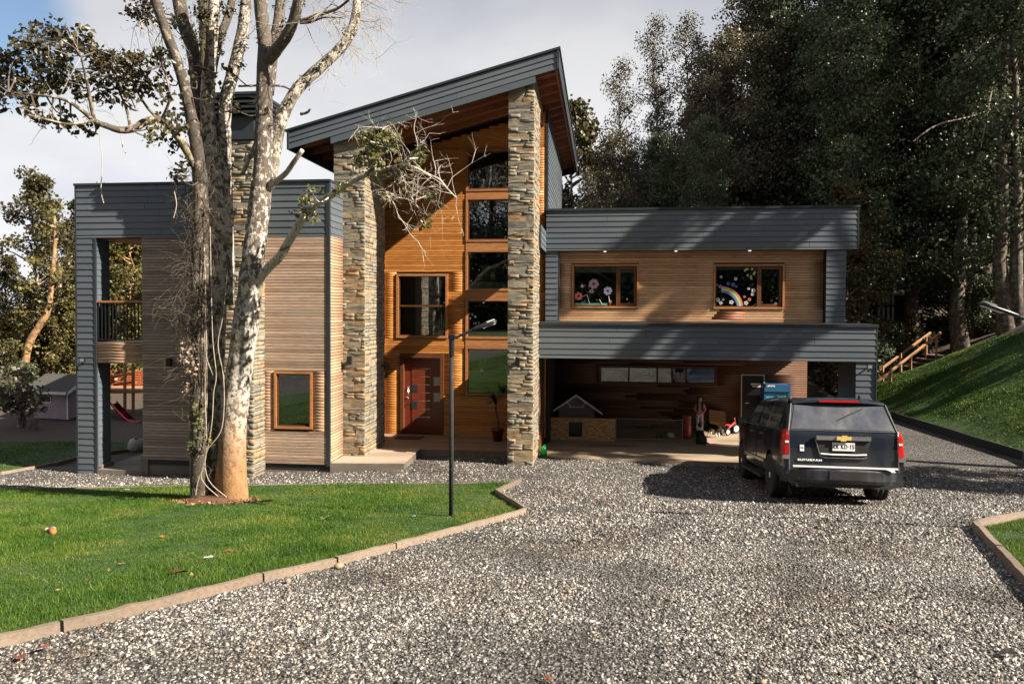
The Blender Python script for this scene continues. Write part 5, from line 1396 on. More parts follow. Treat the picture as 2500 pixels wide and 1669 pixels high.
blob_leaves([(330,25,28),(365,20,26),(345,45,18),(490,30,20),(545,22,16),(420,60,14),(385,55,16),(560,170,10),(395,330,10),(515,190,14),(480,200,16),(505,240,12),(560,260,10), (650,112,12), (642, 95, 8)], TYD, 0.075, M['leaf_tree'], 'foliage', big, 1.2, 0.8, 2.4, skel)
blob_leaves([(905,350,34),(950,352,30),(880,330,16),(900,410,30),(945,325,24),(985,395,22),(740,490,16),(760,468,12),(735,515,14),(765,535,8),(825,468,15),(945,425,16),(1018,390,18),(1030,372,10),(940,470,9),(1000,470,9),(1050,475,9),(1035,545,6),(385,310,20),(372,335,9), (930, 385, 18), (870, 385, 18)], TYD - 1.2, 0.07, M['leaf_yellow'], 'foliage', big, 1.0, 0.7, 2.4, skel, M['twig_pale'])
mb = MB()
def twigs_from(path, i0, n, L, r, depth, droop, bias=Vector((0, 0, 0)), kids=(2, 4)):
    for _ in range(n):
        k = random.randint(int(i0*len(path)), len(path)-1); d = Vector((random.gauss(0, 1), random.gauss(0, .6), random.gauss(0, 1))) + bias
        bare_twigs(mb, path[k] - lo, d, L*random.uniform(.6, 1.2), r, depth, droop, kids)
for k, n, L in (('right2', 12, 0.52), ('right3', 7, 0.48), ('right4', 8, 0.5), ('right', 5, 0.42), ('right5', 5, 0.36), ('right6', 6, 0.40)): twigs_from(tips[k], 0.25 if k != 'right' else 0.72, n, L, 0.0048, 2, 0.05, Vector((0.3, 0, -0.2 if k in ('right3', 'right4') else 0.25)))
tag(mb.build('twigs', M['twig_pale'], big), kind='stuff')
mb = MB()
for k, n in (('top', 12), ('top2', 9)): twigs_from(tips[k], 0.2, n, 0.75, 0.007, 2, 0.10, Vector((0.4, 0, -0.2)))
for k in ('left', 'left2', 'left5', 'left6'): twigs_from(tips[k], 0.5, 5, 0.5, 0.005, 1, 0.0, Vector((-0.5, 0, 0.2)))
P1c = [at(u, v, TYD + 0.5) for u, v in PP([(815, 45), (820, 0), (790, 100)])]
for _ in range(14): bare_twigs(mb, random.choice(P1c) - lo, Vector((random.uniform(-0.2, 1), random.gauss(0, .4), random.uniform(-0.8, 0.5))), random.uniform(0.5, 0.9), 0.007, 2, 0.10)
for u, v, L in ((305, 10, 0.6), (330, 30, 0.7), (350, 20, 0.7), (372, 70, 0.5)):
    for _ in range(3): bare_twigs(mb, at(u*PS, v*PS, TYD - 0.3) - lo, Vector((random.gauss(0, .5), random.gauss(0, .3), -1)), L, 0.007, 1, 0.1)
# tufts
tuft = []
for k in ('t1', 't1b', 't1c', 't1d', 't2', 't3', 't4', 't5', 't6', 't7', 't8'):
    pts, rr, d0, d1 = limbs[k]
    for _ in range(11):
        i = random.randrange(max(0, len(pts)//3), len(pts)-1); t = random.random(); u = pts[i][0] + (pts[i+1][0]-pts[i][0])*t; v = pts[i][1] + (pts[i+1][1]-pts[i][1])*t
        rp = rr[i]*FPX/TYD/PS; tuft.append(((u + random.choice((-1, 1))*rp*random.uniform(0.5, 1.05))*PS, v*PS, random.uniform(3, 6)))
blob_leaves(tuft, TYD - 0.05, 0.035, M['leaf_brown'], 'epiphytes', big, 8, 0.5, 2.2)
# hanging dead twigs
for pts in ([(230, 297), (230, 330), (234, 360), (233, 400), (232, 440), (238, 466)], [(278, 310), (281, 335), (288, 352)], [(400, 440), (405, 470), (398, 500)]):
    mb.tube([p - lo for p in smooth_path([at(u, v, TYD - 1.0) for u, v in PP(pts)], 3)], 0.008, 4)
tag(mb.build('twigs', M['twig'], big), kind='stuff')
# climbers on the left stems: tangled dry vines and two pale lianas
mb = MB()
for _ in range(360):
    v = random.uniform(380, 880) if random.random() < 0.8 else random.uniform(250, 1100)
    u = random.gauss(452, 17) if v > 330 else random.gauss(470, 18)
    p = at(u*PS, v*PS, TYD - random.uniform(0.12, 0.36)) - lo
    bare_twigs(mb, p, Vector((random.gauss(-0.1, .55), random.gauss(-0.15, .3), random.gauss(0.1, 1))), random.uniform(0.15, 0.5), random.uniform(0.003, 0.007), 1, 0.08, (1, 3))
for _ in range(40):
    v = random.uniform(560, 760); bare_twigs(mb, at(random.uniform(405, 445)*PS, v*PS, TYD - 0.3) - lo, Vector((random.uniform(-1, .2), random.gauss(-.2, .3), random.gauss(-.1, .6))), random.uniform(.25, .55), 0.005, 1, 0.1, (1, 3))
for _ in range(60):
    k = random.choice(['t3', 't4', 't2', 't1', 't8']); W = limbs[k]; i = random.randrange(len(W[0])//2, len(W[0])); u, v = W[0][i]
    bare_twigs(mb, at((u + random.uniform(-8, 8))*PS, (v + random.uniform(-40, 40))*PS, TYD - 0.15) - lo, Vector((random.gauss(0, .6), random.gauss(-.3, .4), random.gauss(-.2, .8))), random.uniform(.15, .4), 0.005, 1, 0.1, (1, 2))
tag(mb.build('dry_vines', mk_bark('vine_bark', (0.13, 0.095, 0.066), (0.045, 0.032, 0.022), (0.08, 0.065, 0.02), sc=20), big), kind='stuff')
for pts in ([(500, 1138), (470, 1110), (462, 1085), (478, 1020), (487, 960), (490, 900), (496, 860), (488, 780), (484, 640), (482, 520)], [(520, 1140), (478, 1100), (472, 1040), (506, 990), (514, 930), (512, 860), (500, 790), (512, 720), (522, 620)], [(448, 1138), (455, 1100), (470, 1060), (474, 1000), (470, 900), (474, 800), (470, 700)], [(488, 860), (470, 800), (472, 700), (468, 560)]):
    P = smooth_path([at(u*PS, v*PS, TYD - 0.30) for u, v in pts], 4); MB().tube([p - lo for p in P], 0.009, 6, jit=0.1).build('liana', M['twig'], big, smooth=True)
blob_leaves([(447*PS*1.0, 1004, 14), (480, 1010, 10), (494, 1035, 14), (510, 1078, 8), (466, 1082, 8)], TYD - 0.35, 0.06, M['leaf_yellow'], 'foliage', big, 1.5, 0.2, 2.2)
blob_leaves([(449, 835, 10), (440, 850, 8), (455, 870, 10), (470, 880, 10), (447, 880, 8), (462, 905, 10), (452, 950, 8), (475, 850, 8)], TYD - 0.4, 0.055, mk_leaf('dry_leaves', [(0.16, 0.10, 0.07), (0.30, 0.22, 0.17), (0.40, 0.33, 0.27)], 0.2), 'foliage', big, 1.2, 0.2, 1.6)
# mulch ring at its foot
mb = MB()
n = 26; c = TB
ringp = [(c.x - 0.05 + 0.66*math.cos(2*math.pi*k/n)*random.uniform(.85, 1.1), c.y - 0.1 + 0.40*math.sin(2*math.pi*k/n)*random.uniform(.85, 1.1)) for k in range(n)]
V = [(x, y, Gs(x, y) + 0.015) for x, y in ringp] + [(c.x + (x-c.x)*0.5, c.y + (y-c.y)*0.5, Gs(x, y) + 0.10 + random.uniform(-.02, .02)) for x, y in ringp] + [(c.x, c.y, c.z + 0.12)]
F = [(k, (k+1) % n, n + (k+1) % n, n + k) for k in range(n)] + [(n + k, n + (k+1) % n, 2*n) for k in range(n)]
mb.add(V, F); tag(mb.build('bark_mulch', mk_concrete('red_mulch', (0.075, 0.035, 0.02), (0.14, 0.065, 0.034), (0.04, 0.02, 0.013)), smooth=True), kind='structure')

C = np.array([(c.x + random.gauss(0, .34) - .05, c.y - .08 + random.gauss(0, .22), 0) for _ in range(900)]); C[:, 2] = G(C[:, 0], C[:, 1]) + 0.03 + 0.09*np.exp(-((C[:, 0]-c.x)/.4)**2 - ((C[:, 1]-c.y)/.3)**2)
tag(link('bark_chips', leaves_mesh('bark_chips', C, 0.06, mk_leaf('bark_chip', [(0.08, 0.035, 0.018), (0.19, 0.085, 0.04), (0.34, 0.22, 0.12)], 0.0, 0.8), RNG.random(900))), kind='stuff')
# ================================================================== timber edging
def edging(name, label, ptsP, breaks, w=0.066, hgt=0.13, mat='plank', top=0.09):
    """lawn edging: one part per length of timber"""
    W = [groundP(*p) for p in ptsP]; o = empty(name, W[0], 0, label, 'edging'); org = Vector(W[0])
    for i, (a, b) in enumerate(breaks):
        P = []
        for k in range(a, b):
            for t in range(6): P.append(W[k].lerp(W[k+1], t/6))
        P.append(W[b]); mb = MB(); n = len(P)
        if i % 2: pass
        for k, p in enumerate(P):
            d = (P[min(k+1, n-1)] - P[max(k-1, 0)]); d.z = 0; d.normalize(); s = Vector((-d.y, d.x, 0))
            if k == 0: p = p + d*0.012
            if k == n-1: p = p - d*0.012
            z = Gs(p.x, p.y); tj = random.uniform(-.009, .007)
            for q, zz in ((s*w*0.5, -0.06), (-s*w*0.5, -0.06), (-s*w*0.5 + s*0.008, top + tj), (s*w*0.5 - s*0.008, top + tj)):
                v = p + q - org; mb.v.append((v.x, v.y, z + zz - org.z))
        for k in range(n-1):
            for j in range(4):
                c = k*4; mb.f.append((c+j, c+4+j, c+4+(j+1) % 4, c+(j+1) % 4)); mb.m.append(0)
        mb.f.append((0, 1, 2, 3)); mb.m.append(0); e = (n-1)*4; mb.f.append((e+3, e+2, e+1, e)); mb.m.append(0)
        mb.build('timber', M[mat], o)
    return o
EP = [(-420, 1552), (0, 1484), (138, 1452), (370, 1395), (600, 1336), (770, 1297), (905, 1261), (1060, 1219), (1204, 1178)]
edging('lawn_edging', 'low weathered timber edging between the front lawn and the gravel drive', EP, [(0, 2), (2, 4), (4, 5), (5, 6), (6, 8)])
edging('lawn_edging', 'short timber edging at the pointed corner of the front lawn', [(1204, 1175), (1138, 1132), (1194, 1106)], [(0, 1), (1, 2)], top=0.10)
edging('lawn_edging', 'thin pale edging along the far side of the front lawn', [(1190, 1107), (1060, 1110), (800, 1112), (600, 1114), (250, 1120), (0, 1125), (-420, 1134)], [(0, 2), (2, 4), (4, 6)], w=0.05, top=0.035)
edging('lawn_edging', 'timber edging of the small lawn at the right edge', [(2560, 1148), (2349, 1190), (2236, 1211), (2292, 1272), (2349, 1336), (2480, 1470)], [(0, 2), (2, 3), (3, 5)], w=0.09, top=0.11)
edging('lawn_edging', 'edging of the shaded lawn behind the left wing', [(-500, 1184), (0, 1089), (135, 1064), (182, 1050), (330, 1028)], [(0, 1), (1, 2), (2, 4)], w=0.07, top=0.07)
kk = edging('retaining_board', 'long dark board holding back the grassy bank at right', [(2045, 960), (2349, 1057), (2620, 1146)], [(0, 1), (1, 2)], w=0.06, top=0.26, mat='dark_core')

# ================================================================== lamp posts
def lamp_post(base, top_z, head_dir, length, rise, label):
    o = empty('lamp_post', base, 0, label, 'street lamp', 'lamp posts along the drive')
    h = top_z - base.z
    rusty = mk_bark('worn_black_paint', (0.018, 0.017, 0.017), (0.018, 0.017, 0.017), (0.16, 0.11, 0.06), amt=0.5, sc=9)
    MB().tube([(0, 0, -0.1), (0, 0, h*0.5), (0, 0, h - 0.28)], [0.036, 0.034, 0.033], 12).build('post', rusty, o, smooth=True)
    MB().tube([(0, 0, h - 0.281), (0, 0, h)], [0.042, 0.042], 12).build('sleeve', M['black_metal'], o)
    mb = MB(); mb.box(-0.05, 0.05, -0.05, 0.05, h - 0.02, h + 0.05); mb.build('bracket', M['black_metal'], o)
    d = Vector(head_dir).normalized(); s = Vector((0, 0, h + 0.0)); e1 = s + d*length*0.45 + Vector((0, 0, rise*0.45)); e2 = s + d*length + Vector((0, 0, rise))
    MB().tube([s + d*0.05, e1], [0.022, 0.024], 10).build('arm', M['black_metal'], o)
    ax = (e2 - e1); L = ax.length; X = ax.normalized(); Yv = Vector((0, 0, 1)).cross(X).normalized(); Zv = X.cross(Yv)
    Mx = Matrix((X, Yv, Zv)).transposed().to_4x4(); Mx.translation = e1
    mb = MB(); n = 9; prof = []
    secs = [(0, .03, .03), (0.04, .05, .035), (L*0.35, .07, .042), (L*0.8, .085, .04), (L*0.96, .07, .03), (L, .03, .012)]
    for x, w, hh in secs:
        for k in range(12):
            a = 2*math.pi*k/12; mb.v.append(tuple(Mx @ Vector((x, w*math.cos(a), hh*max(-0.5, math.sin(a))))))
    for i in range(len(secs)-1):
        for k in range(12): mb.f.append((i*12+k, i*12+(k+1) % 12, (i+1)*12+(k+1) % 12, (i+1)*12+k)); mb.m.append(0)
    mb.f.append(tuple(range(11, -1, -1))); mb.f.append(tuple((len(secs)-1)*12+k for k in range(12))); mb.m += [0, 0]
    hd = mb.build('lamp_head', M['black_metal'], o, smooth=True)
    mb = MB(); mb.box(L*0.40, L*0.92, -0.055, 0.055, -0.030, -0.0215, Mx); mb.build('lens', plain('lamp_lens', (0.62, 0.62, 0.58), 0.3), hd)
    mb = MB(); mb.box(L*0.62, L*0.93, -0.05, 0.05, 0.030, 0.044, Mx); mb.build('sensor_cap', plain('grey_cap', (0.45, 0.45, 0.44), 0.3), hd)
    return o
lb = groundP(1035, 1185); lamp_post(lb, at(1108, 825, lb.y).z, (1, 0.25, 0), 0.70, 0.26, 'black lamp post with LED head on the front lawn before the entrance')
lp2 = at(2570, 800, 10.0); lb2 = Vector((lp2.x, 10.0, Gs(lp2.x, 10.0))); lamp_post(lb2, at(2570, 800, 10.0).z, (-1, 0.15, 0), 0.92, 0.33, 'lamp head reaching in from the right edge of the view')

# ================================================================== car
def car_paint():
    m, nt, b = newmat('dark_car_paint')
    d = wnoise(nt, 1.7, 6, 0.6, (1, 1, 0.35)); g = nt.nodes.new('ShaderNodeTexCoord'); s = nt.nodes.new('ShaderNodeSeparateXYZ'); nt.links.new(g.outputs['Object'], s.inputs[0])
    dirt = math_n(nt, 'MULTIPLY', maprange(nt, d, 0.38, 0.66), maprange(nt, s.outputs['Z'], 0.25, 1.05, 1.0, 0.16))
    c = mixc(nt, math_n(nt, 'MULTIPLY', dirt, 0.75), (0.013, 0.019, 0.032), (0.10, 0.09, 0.078)); nt.links.new(c, b.inputs['Base Color'])
    nt.links.new(maprange(nt, dirt, 0, 0.6, 0.22, 0.6), b.inputs['Roughness']); b.inputs['Metallic'].default_value = 0.25
    b.inputs['Coat Weight'].default_value = 0.7; b.inputs['Coat Roughness'].default_value = 0.06
    return m
M['car'] = car_paint()
M['rubber'] = plain('tyre_rubber', (0.022, 0.021, 0.020), 0.85, var=0.3)
M['plastic'] = plain('black_plastic', (0.018, 0.018, 0.019), 0.5)
def mk_lamp_red():
    m, nt, b = newmat('red_tail_lamp'); b.inputs['Base Color'].default_value = (0.42, 0.012, 0.012, 1); b.inputs['Roughness'].default_value = 0.12
    n = noise(nt, 30, 2, stretch=(0.3, 0.3, 3)); bump(nt, b, n, 0.3, 0.01); return m
M['red_lamp'] = mk_lamp_red()
M['gold'] = plain('gold_badge', (0.80, 0.56, 0.17), 0.35, 0.3)
M['rim'] = plain('bright_alloy', (0.74, 0.74, 0.74), 0.4, 0.1)
M['silver_bar'] = plain('satin_bar', (0.42, 0.42, 0.42), 0.3, 0.8)
def text_mesh(name, txt, size, mat, parent, Mx, depth=0.004, sx=1.0, spacing=1.0, bold=0.0):
    cu = bpy.data.curves.new(name, 'FONT'); cu.body = txt; cu.size = size; cu.extrude = depth; cu.align_x = 'CENTER'; cu.align_y = 'CENTER'; cu.space_character = spacing; cu.offset = bold
    t = bpy.data.objects.new(name, cu); COL.objects.link(t); bpy.context.view_layer.update()
    me = bpy.data.meshes.new_from_object(t.evaluated_get(bpy.context.evaluated_depsgraph_get())); bpy.data.objects.remove(t); 
    me.transform(Mx @ Matrix.Diagonal((sx, 1, 1, 1))); me.materials.clear(); me.materials.append(mat); return link(name, me, parent)
CR = at(1890, 1190, 12.75)
yaw = -0.145
car = empty('car', (0, 0, 0), 0, 'dark blue grey full size estate car parked on the gravel before the carport', 'car')
# origin: ground under the middle of the rear bumper
rl_, rr_ = ground(1886, 1212), ground(2150, 1219)
axle = (rl_ + rr_)/2
fwd = Vector((-math.sin(yaw), math.cos(yaw), 0)); 
orig = axle - fwd*1.28
zb, zf = Gs(axle.x, axle.y), Gs(*(axle + fwd*3.3)[:2])
pitch = math.atan2(zf - zb, 3.3)
car.location = (orig.x, orig.y, zb - (-1.28)*0 - math.tan(pitch)*1.28)
car.rotation_euler = (pitch, 0, yaw); car.rotation_mode = 'XYZ'
# body: loft of sections along the length (y from the rear); the rear end leans forward with height
def half_section(y):
    """outline from sill to roof centre: (half width, z)"""
    ws = [(0.90, 0.36), (0.985, 0.46), (1.012, 0.62), (1.022, 0.80), (1.015, 0.98), (1.005, 1.18), (0.975, 1.30)]
    cab = [(0.935, 1.39), (0.885, 1.56), (0.82, 1.71), (0.74, 1.80), (0.56, 1.845), (0.28, 1.868), (0.0, 1.876)]
    return ws, cab
st_y = [0.13, 0.20, 0.5, 1.0, 1.6, 2.2, 2.8, 3.3, 3.62, 4.05, 4.45, 4.9, 5.3, 5.55, 5.66]
NB = 14
Vb = []; Fb = []
def lean(z): return 0.0 if z < 1.24 else 0.34*((z - 1.24)/0.62)**1.05
rows = []
for i, y in enumerate(st_y):
    ws, cab = half_section(y); sec = list(ws)
    if y <= 3.62: k = 1.0
    elif y <= 4.45: k = 1 - (y - 3.62)/0.83
    else: k = 0
    taper = 1.0 if 0.3 < y < 4.7 else (1 - 0.035*max(0, (0.3 - y)/0.2) - 0.12*max(0, (y - 4.7)/0.96)**2)
    roofdrop = 0.03*max(0, (y - 2.4))**1.5/2
    hood = [(0.935, 1.225), (0.86, 1.225), (0.76, 1.24), (0.62, 1.25), (0.42, 1.258), (0.2, 1.262), (0, 1.263)]
    hd = -0.10*max(0, (y - 4.4)/1.26)**1.6
    for (cw_, cz), (hw, hz_) in zip(cab, hood): sec.append((hw + (cw_ - hw)*k, (hz_ + hd) + (cz - roofdrop - hz_ - hd)*k))
    if y > 4.4: sec = [(w, z + (hd*0.9 if j == 6 else 0)) for j, (w, z) in enumerate(sec)]
    if y > 5.4: sec = [(w, max(0.42, z*(1 - 0.05*(y-5.4)/0.26))) for w, z in sec]
    row = []
    for (w, z) in sec:
        f = 1.0 if y >= 1.0 else (1.0 - y)/0.87 if y > 0.13 else 1.0
        ly = y + (lean(z)*max(0, (1.0 - y)/0.87) if y < 1.0 else 0)
        row.append((w*taper, ly, z))
    rows.append(row)
mb = MB(); n = NB
for row in rows:
    for p in row: mb.v.append(p)
    for p in row[-2::-1]: mb.v.append((-p[0], p[1], p[2]))
m = 2*n - 1
for i in range(len(rows)-1):
    for k in range(m-1):
        a = i*m + k; mb.f.append((a, a+1, a+1+m, a+m)); mb.m.append(0)
    a = i*m; mb.f.append((a + m - 1, a, a + m, a + 2*m - 1)); mb.m.append(0)
def cap(i, flip):
    for k in range(n-1):
        a = i*m + k; b_ = i*m + m - 1 - k
        f = (a, a+1, b_-1, b_) if k < n-2 else (a, a+1, b_)
        mb.f.append(f[::-1] if flip else f); mb.m.append(0)
cap(0, True); cap(len(rows)-1, False)
bodyme = mb.mesh('body')
import bmesh
bm = bmesh.new(); bm.from_mesh(bodyme); bmesh.ops.recalc_face_normals(bm, faces=bm.faces); bm.to_mesh(bodyme); bm.free()
bodyme.materials.append(M['car']); bodyme.materials.append(M['plastic'])
tmp = bpy.data.objects.new('tmp_body', bodyme); COL.objects.link(tmp)
cutters = []
WHEELS = [(1, 1.28), (-1, 1.28), (1, 4.58), (-1, 4.58)]
for sx, wy in WHEELS:
    c = MB().lathe([(0.47, -0.2), (0.47, 0.22)], 28, Matrix.Translation((sx*0.95, wy, 0.41)) @ Matrix.Rotation(math.pi/2, 4, 'Y')).mesh('cut'); c.materials.append(M['plastic'])
    bmc = bmesh.new(); bmc.from_mesh(c); bmesh.ops.recalc_face_normals(bmc, faces=bmc.faces); bmc.to_mesh(c); bmc.free()
    co = bpy.data.objects.new('cut', c); COL.objects.link(co); cutters.append(co)
    md = tmp.modifiers.new('arch', 'BOOLEAN'); md.operation = 'DIFFERENCE'; md.solver = 'EXACT'; md.object = co
bpy.context.view_layer.update()
bme = bpy.data.meshes.new_from_object(tmp.evaluated_get(bpy.context.evaluated_depsgraph_get())); bme.name = 'body'
for o in cutters + [tmp]: bpy.data.objects.remove(o)
body = link('body', bme, car); 
bme.polygons.foreach_set('use_smooth', [True]*len(bme.polygons))
try: bme.set_sharp_from_angle(angle=math.radians(28))
except Exception: pass
def rear_y(z): return 0.13 + lean(z)
# rear window and its black surround
def rear_quad(w0, w1, z0, z1, off, curve=0.0, n=8):
    vs = []
    for j, (w, z) in enumerate(((w0, z0), (w1, z1))):
        for k in range(n+1):
            t = 2*k/n - 1; zz = z - curve*(1 - abs(t)**2)*(1 if j else 0) if curve else z
            vs.append((w*t, rear_y(zz) - off, zz))
    return MB().add(vs, [(k, k+1, k+2+n, k+1+n) for k in range(n)])
def mk_rearglass():
    m, nt, b = newmat('tinted_rear_glass'); b.inputs['Base Color'].default_value = (0.012, 0.013, 0.014, 1)
    d = wnoise(nt, 3, 5, 0.6, (1, 1, 0.4)); nt.links.new(maprange(nt, d, 0.4, 0.7, 0.03, 0.22), b.inputs['Roughness'])
    c = mixc(nt, maprange(nt, d, 0.36, 0.72, 0.12, 0.6), (0.014, 0.015, 0.016), (0.17, 0.16, 0.15)); nt.links.new(c, b.inputs['Base Color'])
    b.inputs['Specular IOR Level'].default_value = 1.0; b.inputs['IOR'].default_value = 1.9; return m
M['rear_glass'] = mk_rearglass()
rear_quad(0.925, 0.76, 1.30, 1.785, 0.012).build('tailgate_frame', M['plastic'], car)
rear_quad(0.86, 0.745, 1.325, 1.745, 0.02, 0.03).build('rear_window', M['rear_glass'], car)
mb = MB()
for s in (-1, 1): mb.tube([(s*0.90, rear_y(1.15) - 0.02, 0.62), (s*0.905, rear_y(1.29) - 0.02, 1.29), (s*0.80, rear_y(1.77) - 0.03, 1.77)], 0.008, 6)
mb.build('tailgate_seam', M['silver_bar'], car)
# spoiler with brake light
sp = MB(); prof = [(-0.02, 1.775), (-0.10, 1.80), (-0.09, 1.835), (0.25, 1.885), (0.25, 1.80)]
vs = []
for j, x in enumerate(np.linspace(-0.78, 0.78, 9)):
    t = abs(x)/0.78
    for y, z in prof: vs.append((x, rear_y(1.80) + y + 0.05*t*t, z - 0.035*t**3))
fs = []
for j in range(8):
    for k in range(5): fs.append((j*5+k, j*5+(k+1) % 5, (j+1)*5+(k+1) % 5, (j+1)*5+k))
fs += [(4, 3, 2, 1, 0), tuple(40+k for k in range(5))]
spoiler = sp.add(vs, fs).build('spoiler', M['car'], car)
MB().box(-0.33, 0.33, rear_y(1.8) - 0.106, rear_y(1.8) - 0.092, 1.80, 1.835).build('brake_light', M['red_lamp'], spoiler)
# tail lamps wrap the corners
for s in (-1, 1):
    mb = MB(); vs = []
    lv = [(0.82, 0.975), (1.0, 0.975), (1.18, 0.955)] 
    for z0, ww in ((0.875, 1.003), (0.92, 1.006), (1.08, 1.002), (1.22, 0.985), (1.315, 0.955)):
        vs += [(s*0.905, rear_y(z0) - 0.022, z0), (s*(ww - 0.03), rear_y(z0) - 0.015, z0), (s*(ww + 0.012), rear_y(z0) + 0.05, z0), (s*(ww + 0.016), rear_y(z0) + 0.16, z0), (s*(ww - 0.06), rear_y(z0) + 0.16, z0), (s*0.905, rear_y(z0) + 0.05, z0)]
    fs = []
    for i in range(4):
        for k in range(6): a = i*6+k; b_ = i*6+(k+1) % 6; fs.append((a, b_, b_+6, a+6))
    fs += [(5,4,3,2,1,0), (24,25,26,27,28,29)]
    tl = mb.add(vs, fs).build('tail_light', M['red_lamp'], car)
    MB().box(s*0.94 - 0.03, s*0.94 + 0.03, rear_y(1) - 0.03, rear_y(1) + 0.0, 1.08, 1.115).build('reversing_light', M['white'], tl)
    MB().box(s*0.955 - 0.06, s*0.955 + 0.06, 0.095, 0.2, 0.80, 0.868).build('lamp_base', M['silver_bar'], car)
# bumper
def bumper_sec(x): t = abs(x)/1.0; return 0.17*t**4
mb = MB(); prof = [(0.0, 0.40), (-0.03, 0.46), (-0.04, 0.62), (-0.02, 0.665), (0.12, 0.68), (0.22, 0.66), (0.22, 0.40)]
xs = np.linspace(-1.0, 1.0, 17); vs = []
for x in xs:
    c = bumper_sec(x)
    for y, z in prof: vs.append((x*1.0, 0.05 + y + c*1.2, z))
k_ = len(prof); fs = []
for j in range(16):
    for k in range(k_): fs.append((j*k_+k, j*k_+(k+1) % k_, (j+1)*k_+(k+1) % k_, (j+1)*k_+k))
fs += [tuple(range(k_-1, -1, -1)), tuple(16*k_+k for k in range(k_))]
bmp = mb.add(vs, fs).build('rear_bumper', M['car'], car)
MB().box(-0.86, 0.86, 0.015, 0.06, 0.672, 0.70).build('bumper_strip', M['rim'], bmp)
MB().box(-0.26, 0.26, 0.002, 0.02, 0.47, 0.615).build('tow_cover', M['plastic'], bmp)
MB().box(-0.80, 0.80, 0.10, 0.6, 0.33, 0.41).build('undertray', M['plastic'], car)
# number plate recess, handle bar, badge, plate, name
rec = MB(); rec.add([(-0.46, 0.108, 1.17), (0.46, 0.108, 1.17), (0.38, 0.108, 0.86), (-0.38, 0.108, 0.86)], [(0, 1, 2, 3)]); rec.build('plate_recess', M['plastic'], car)
MB().box(-0.45, 0.45, 0.07, 0.115, 1.145, 1.215).build('handle_bar', M['silver_bar'], car)
mb = MB(); mb.tube([(-0.38, 0.10, 0.905), (-0.2, 0.09, 0.895), (0.2, 0.09, 0.895), (0.38, 0.10, 0.905)], 0.016, 6); mb.build('recess_trim', M['rim'], car)
MB().tube([(-0.465, 0.108, 1.17), (-0.39, 0.104, 0.86), (-0.3, 0.102, 0.84), (0.3, 0.102, 0.84), (0.39, 0.104, 0.86)], 0.008, 5).build('recess_edge', M['silver_bar'], car)
RX = Matrix.Rotation(math.pi/2, 4, 'X')
bow = [(-0.125, -0.03), (-0.05, -0.03), (-0.058, -0.05), (0.03, -0.05), (0.038, -0.03), (0.115, -0.03), (0.128, 0.03), (0.05, 0.03), (0.058, 0.05), (-0.03, 0.05), (-0.038, 0.03), (-0.112, 0.03)]
MB().prism([(x, 1.180 + z) for x, z in bow], 0.045, 0.071).build('badge', M['gold'], car)
plate = MB().box(-0.185, 0.185, 0.088, 0.098, 0.965, 1.105).build('number_plate', M['white'], car)
text_mesh('plate_number', 'KK KD·15', 0.112, M['plastic'], plate, Matrix.Translation((0, 0.086, 1.036)) @ RX, 0.002, 0.64, 1.22, 0.0)
text_mesh('model_name', 'SUBURBAN', 0.047, M['rim'], car, Matrix.Translation((-0.56, 0.116, 0.79)) @ RX, 0.006, 1.45, 1.25, 0.0025)
stk = MB().box(-0.72, -0.65, 0.118, 0.124, 0.94, 1.05).build('sticker', M['white'], car)
text_mesh('sticker_number', '150', 0.035, M['plastic'], stk, Matrix.Translation((-0.685, 0.116, 1.0)) @ RX, 0.001)
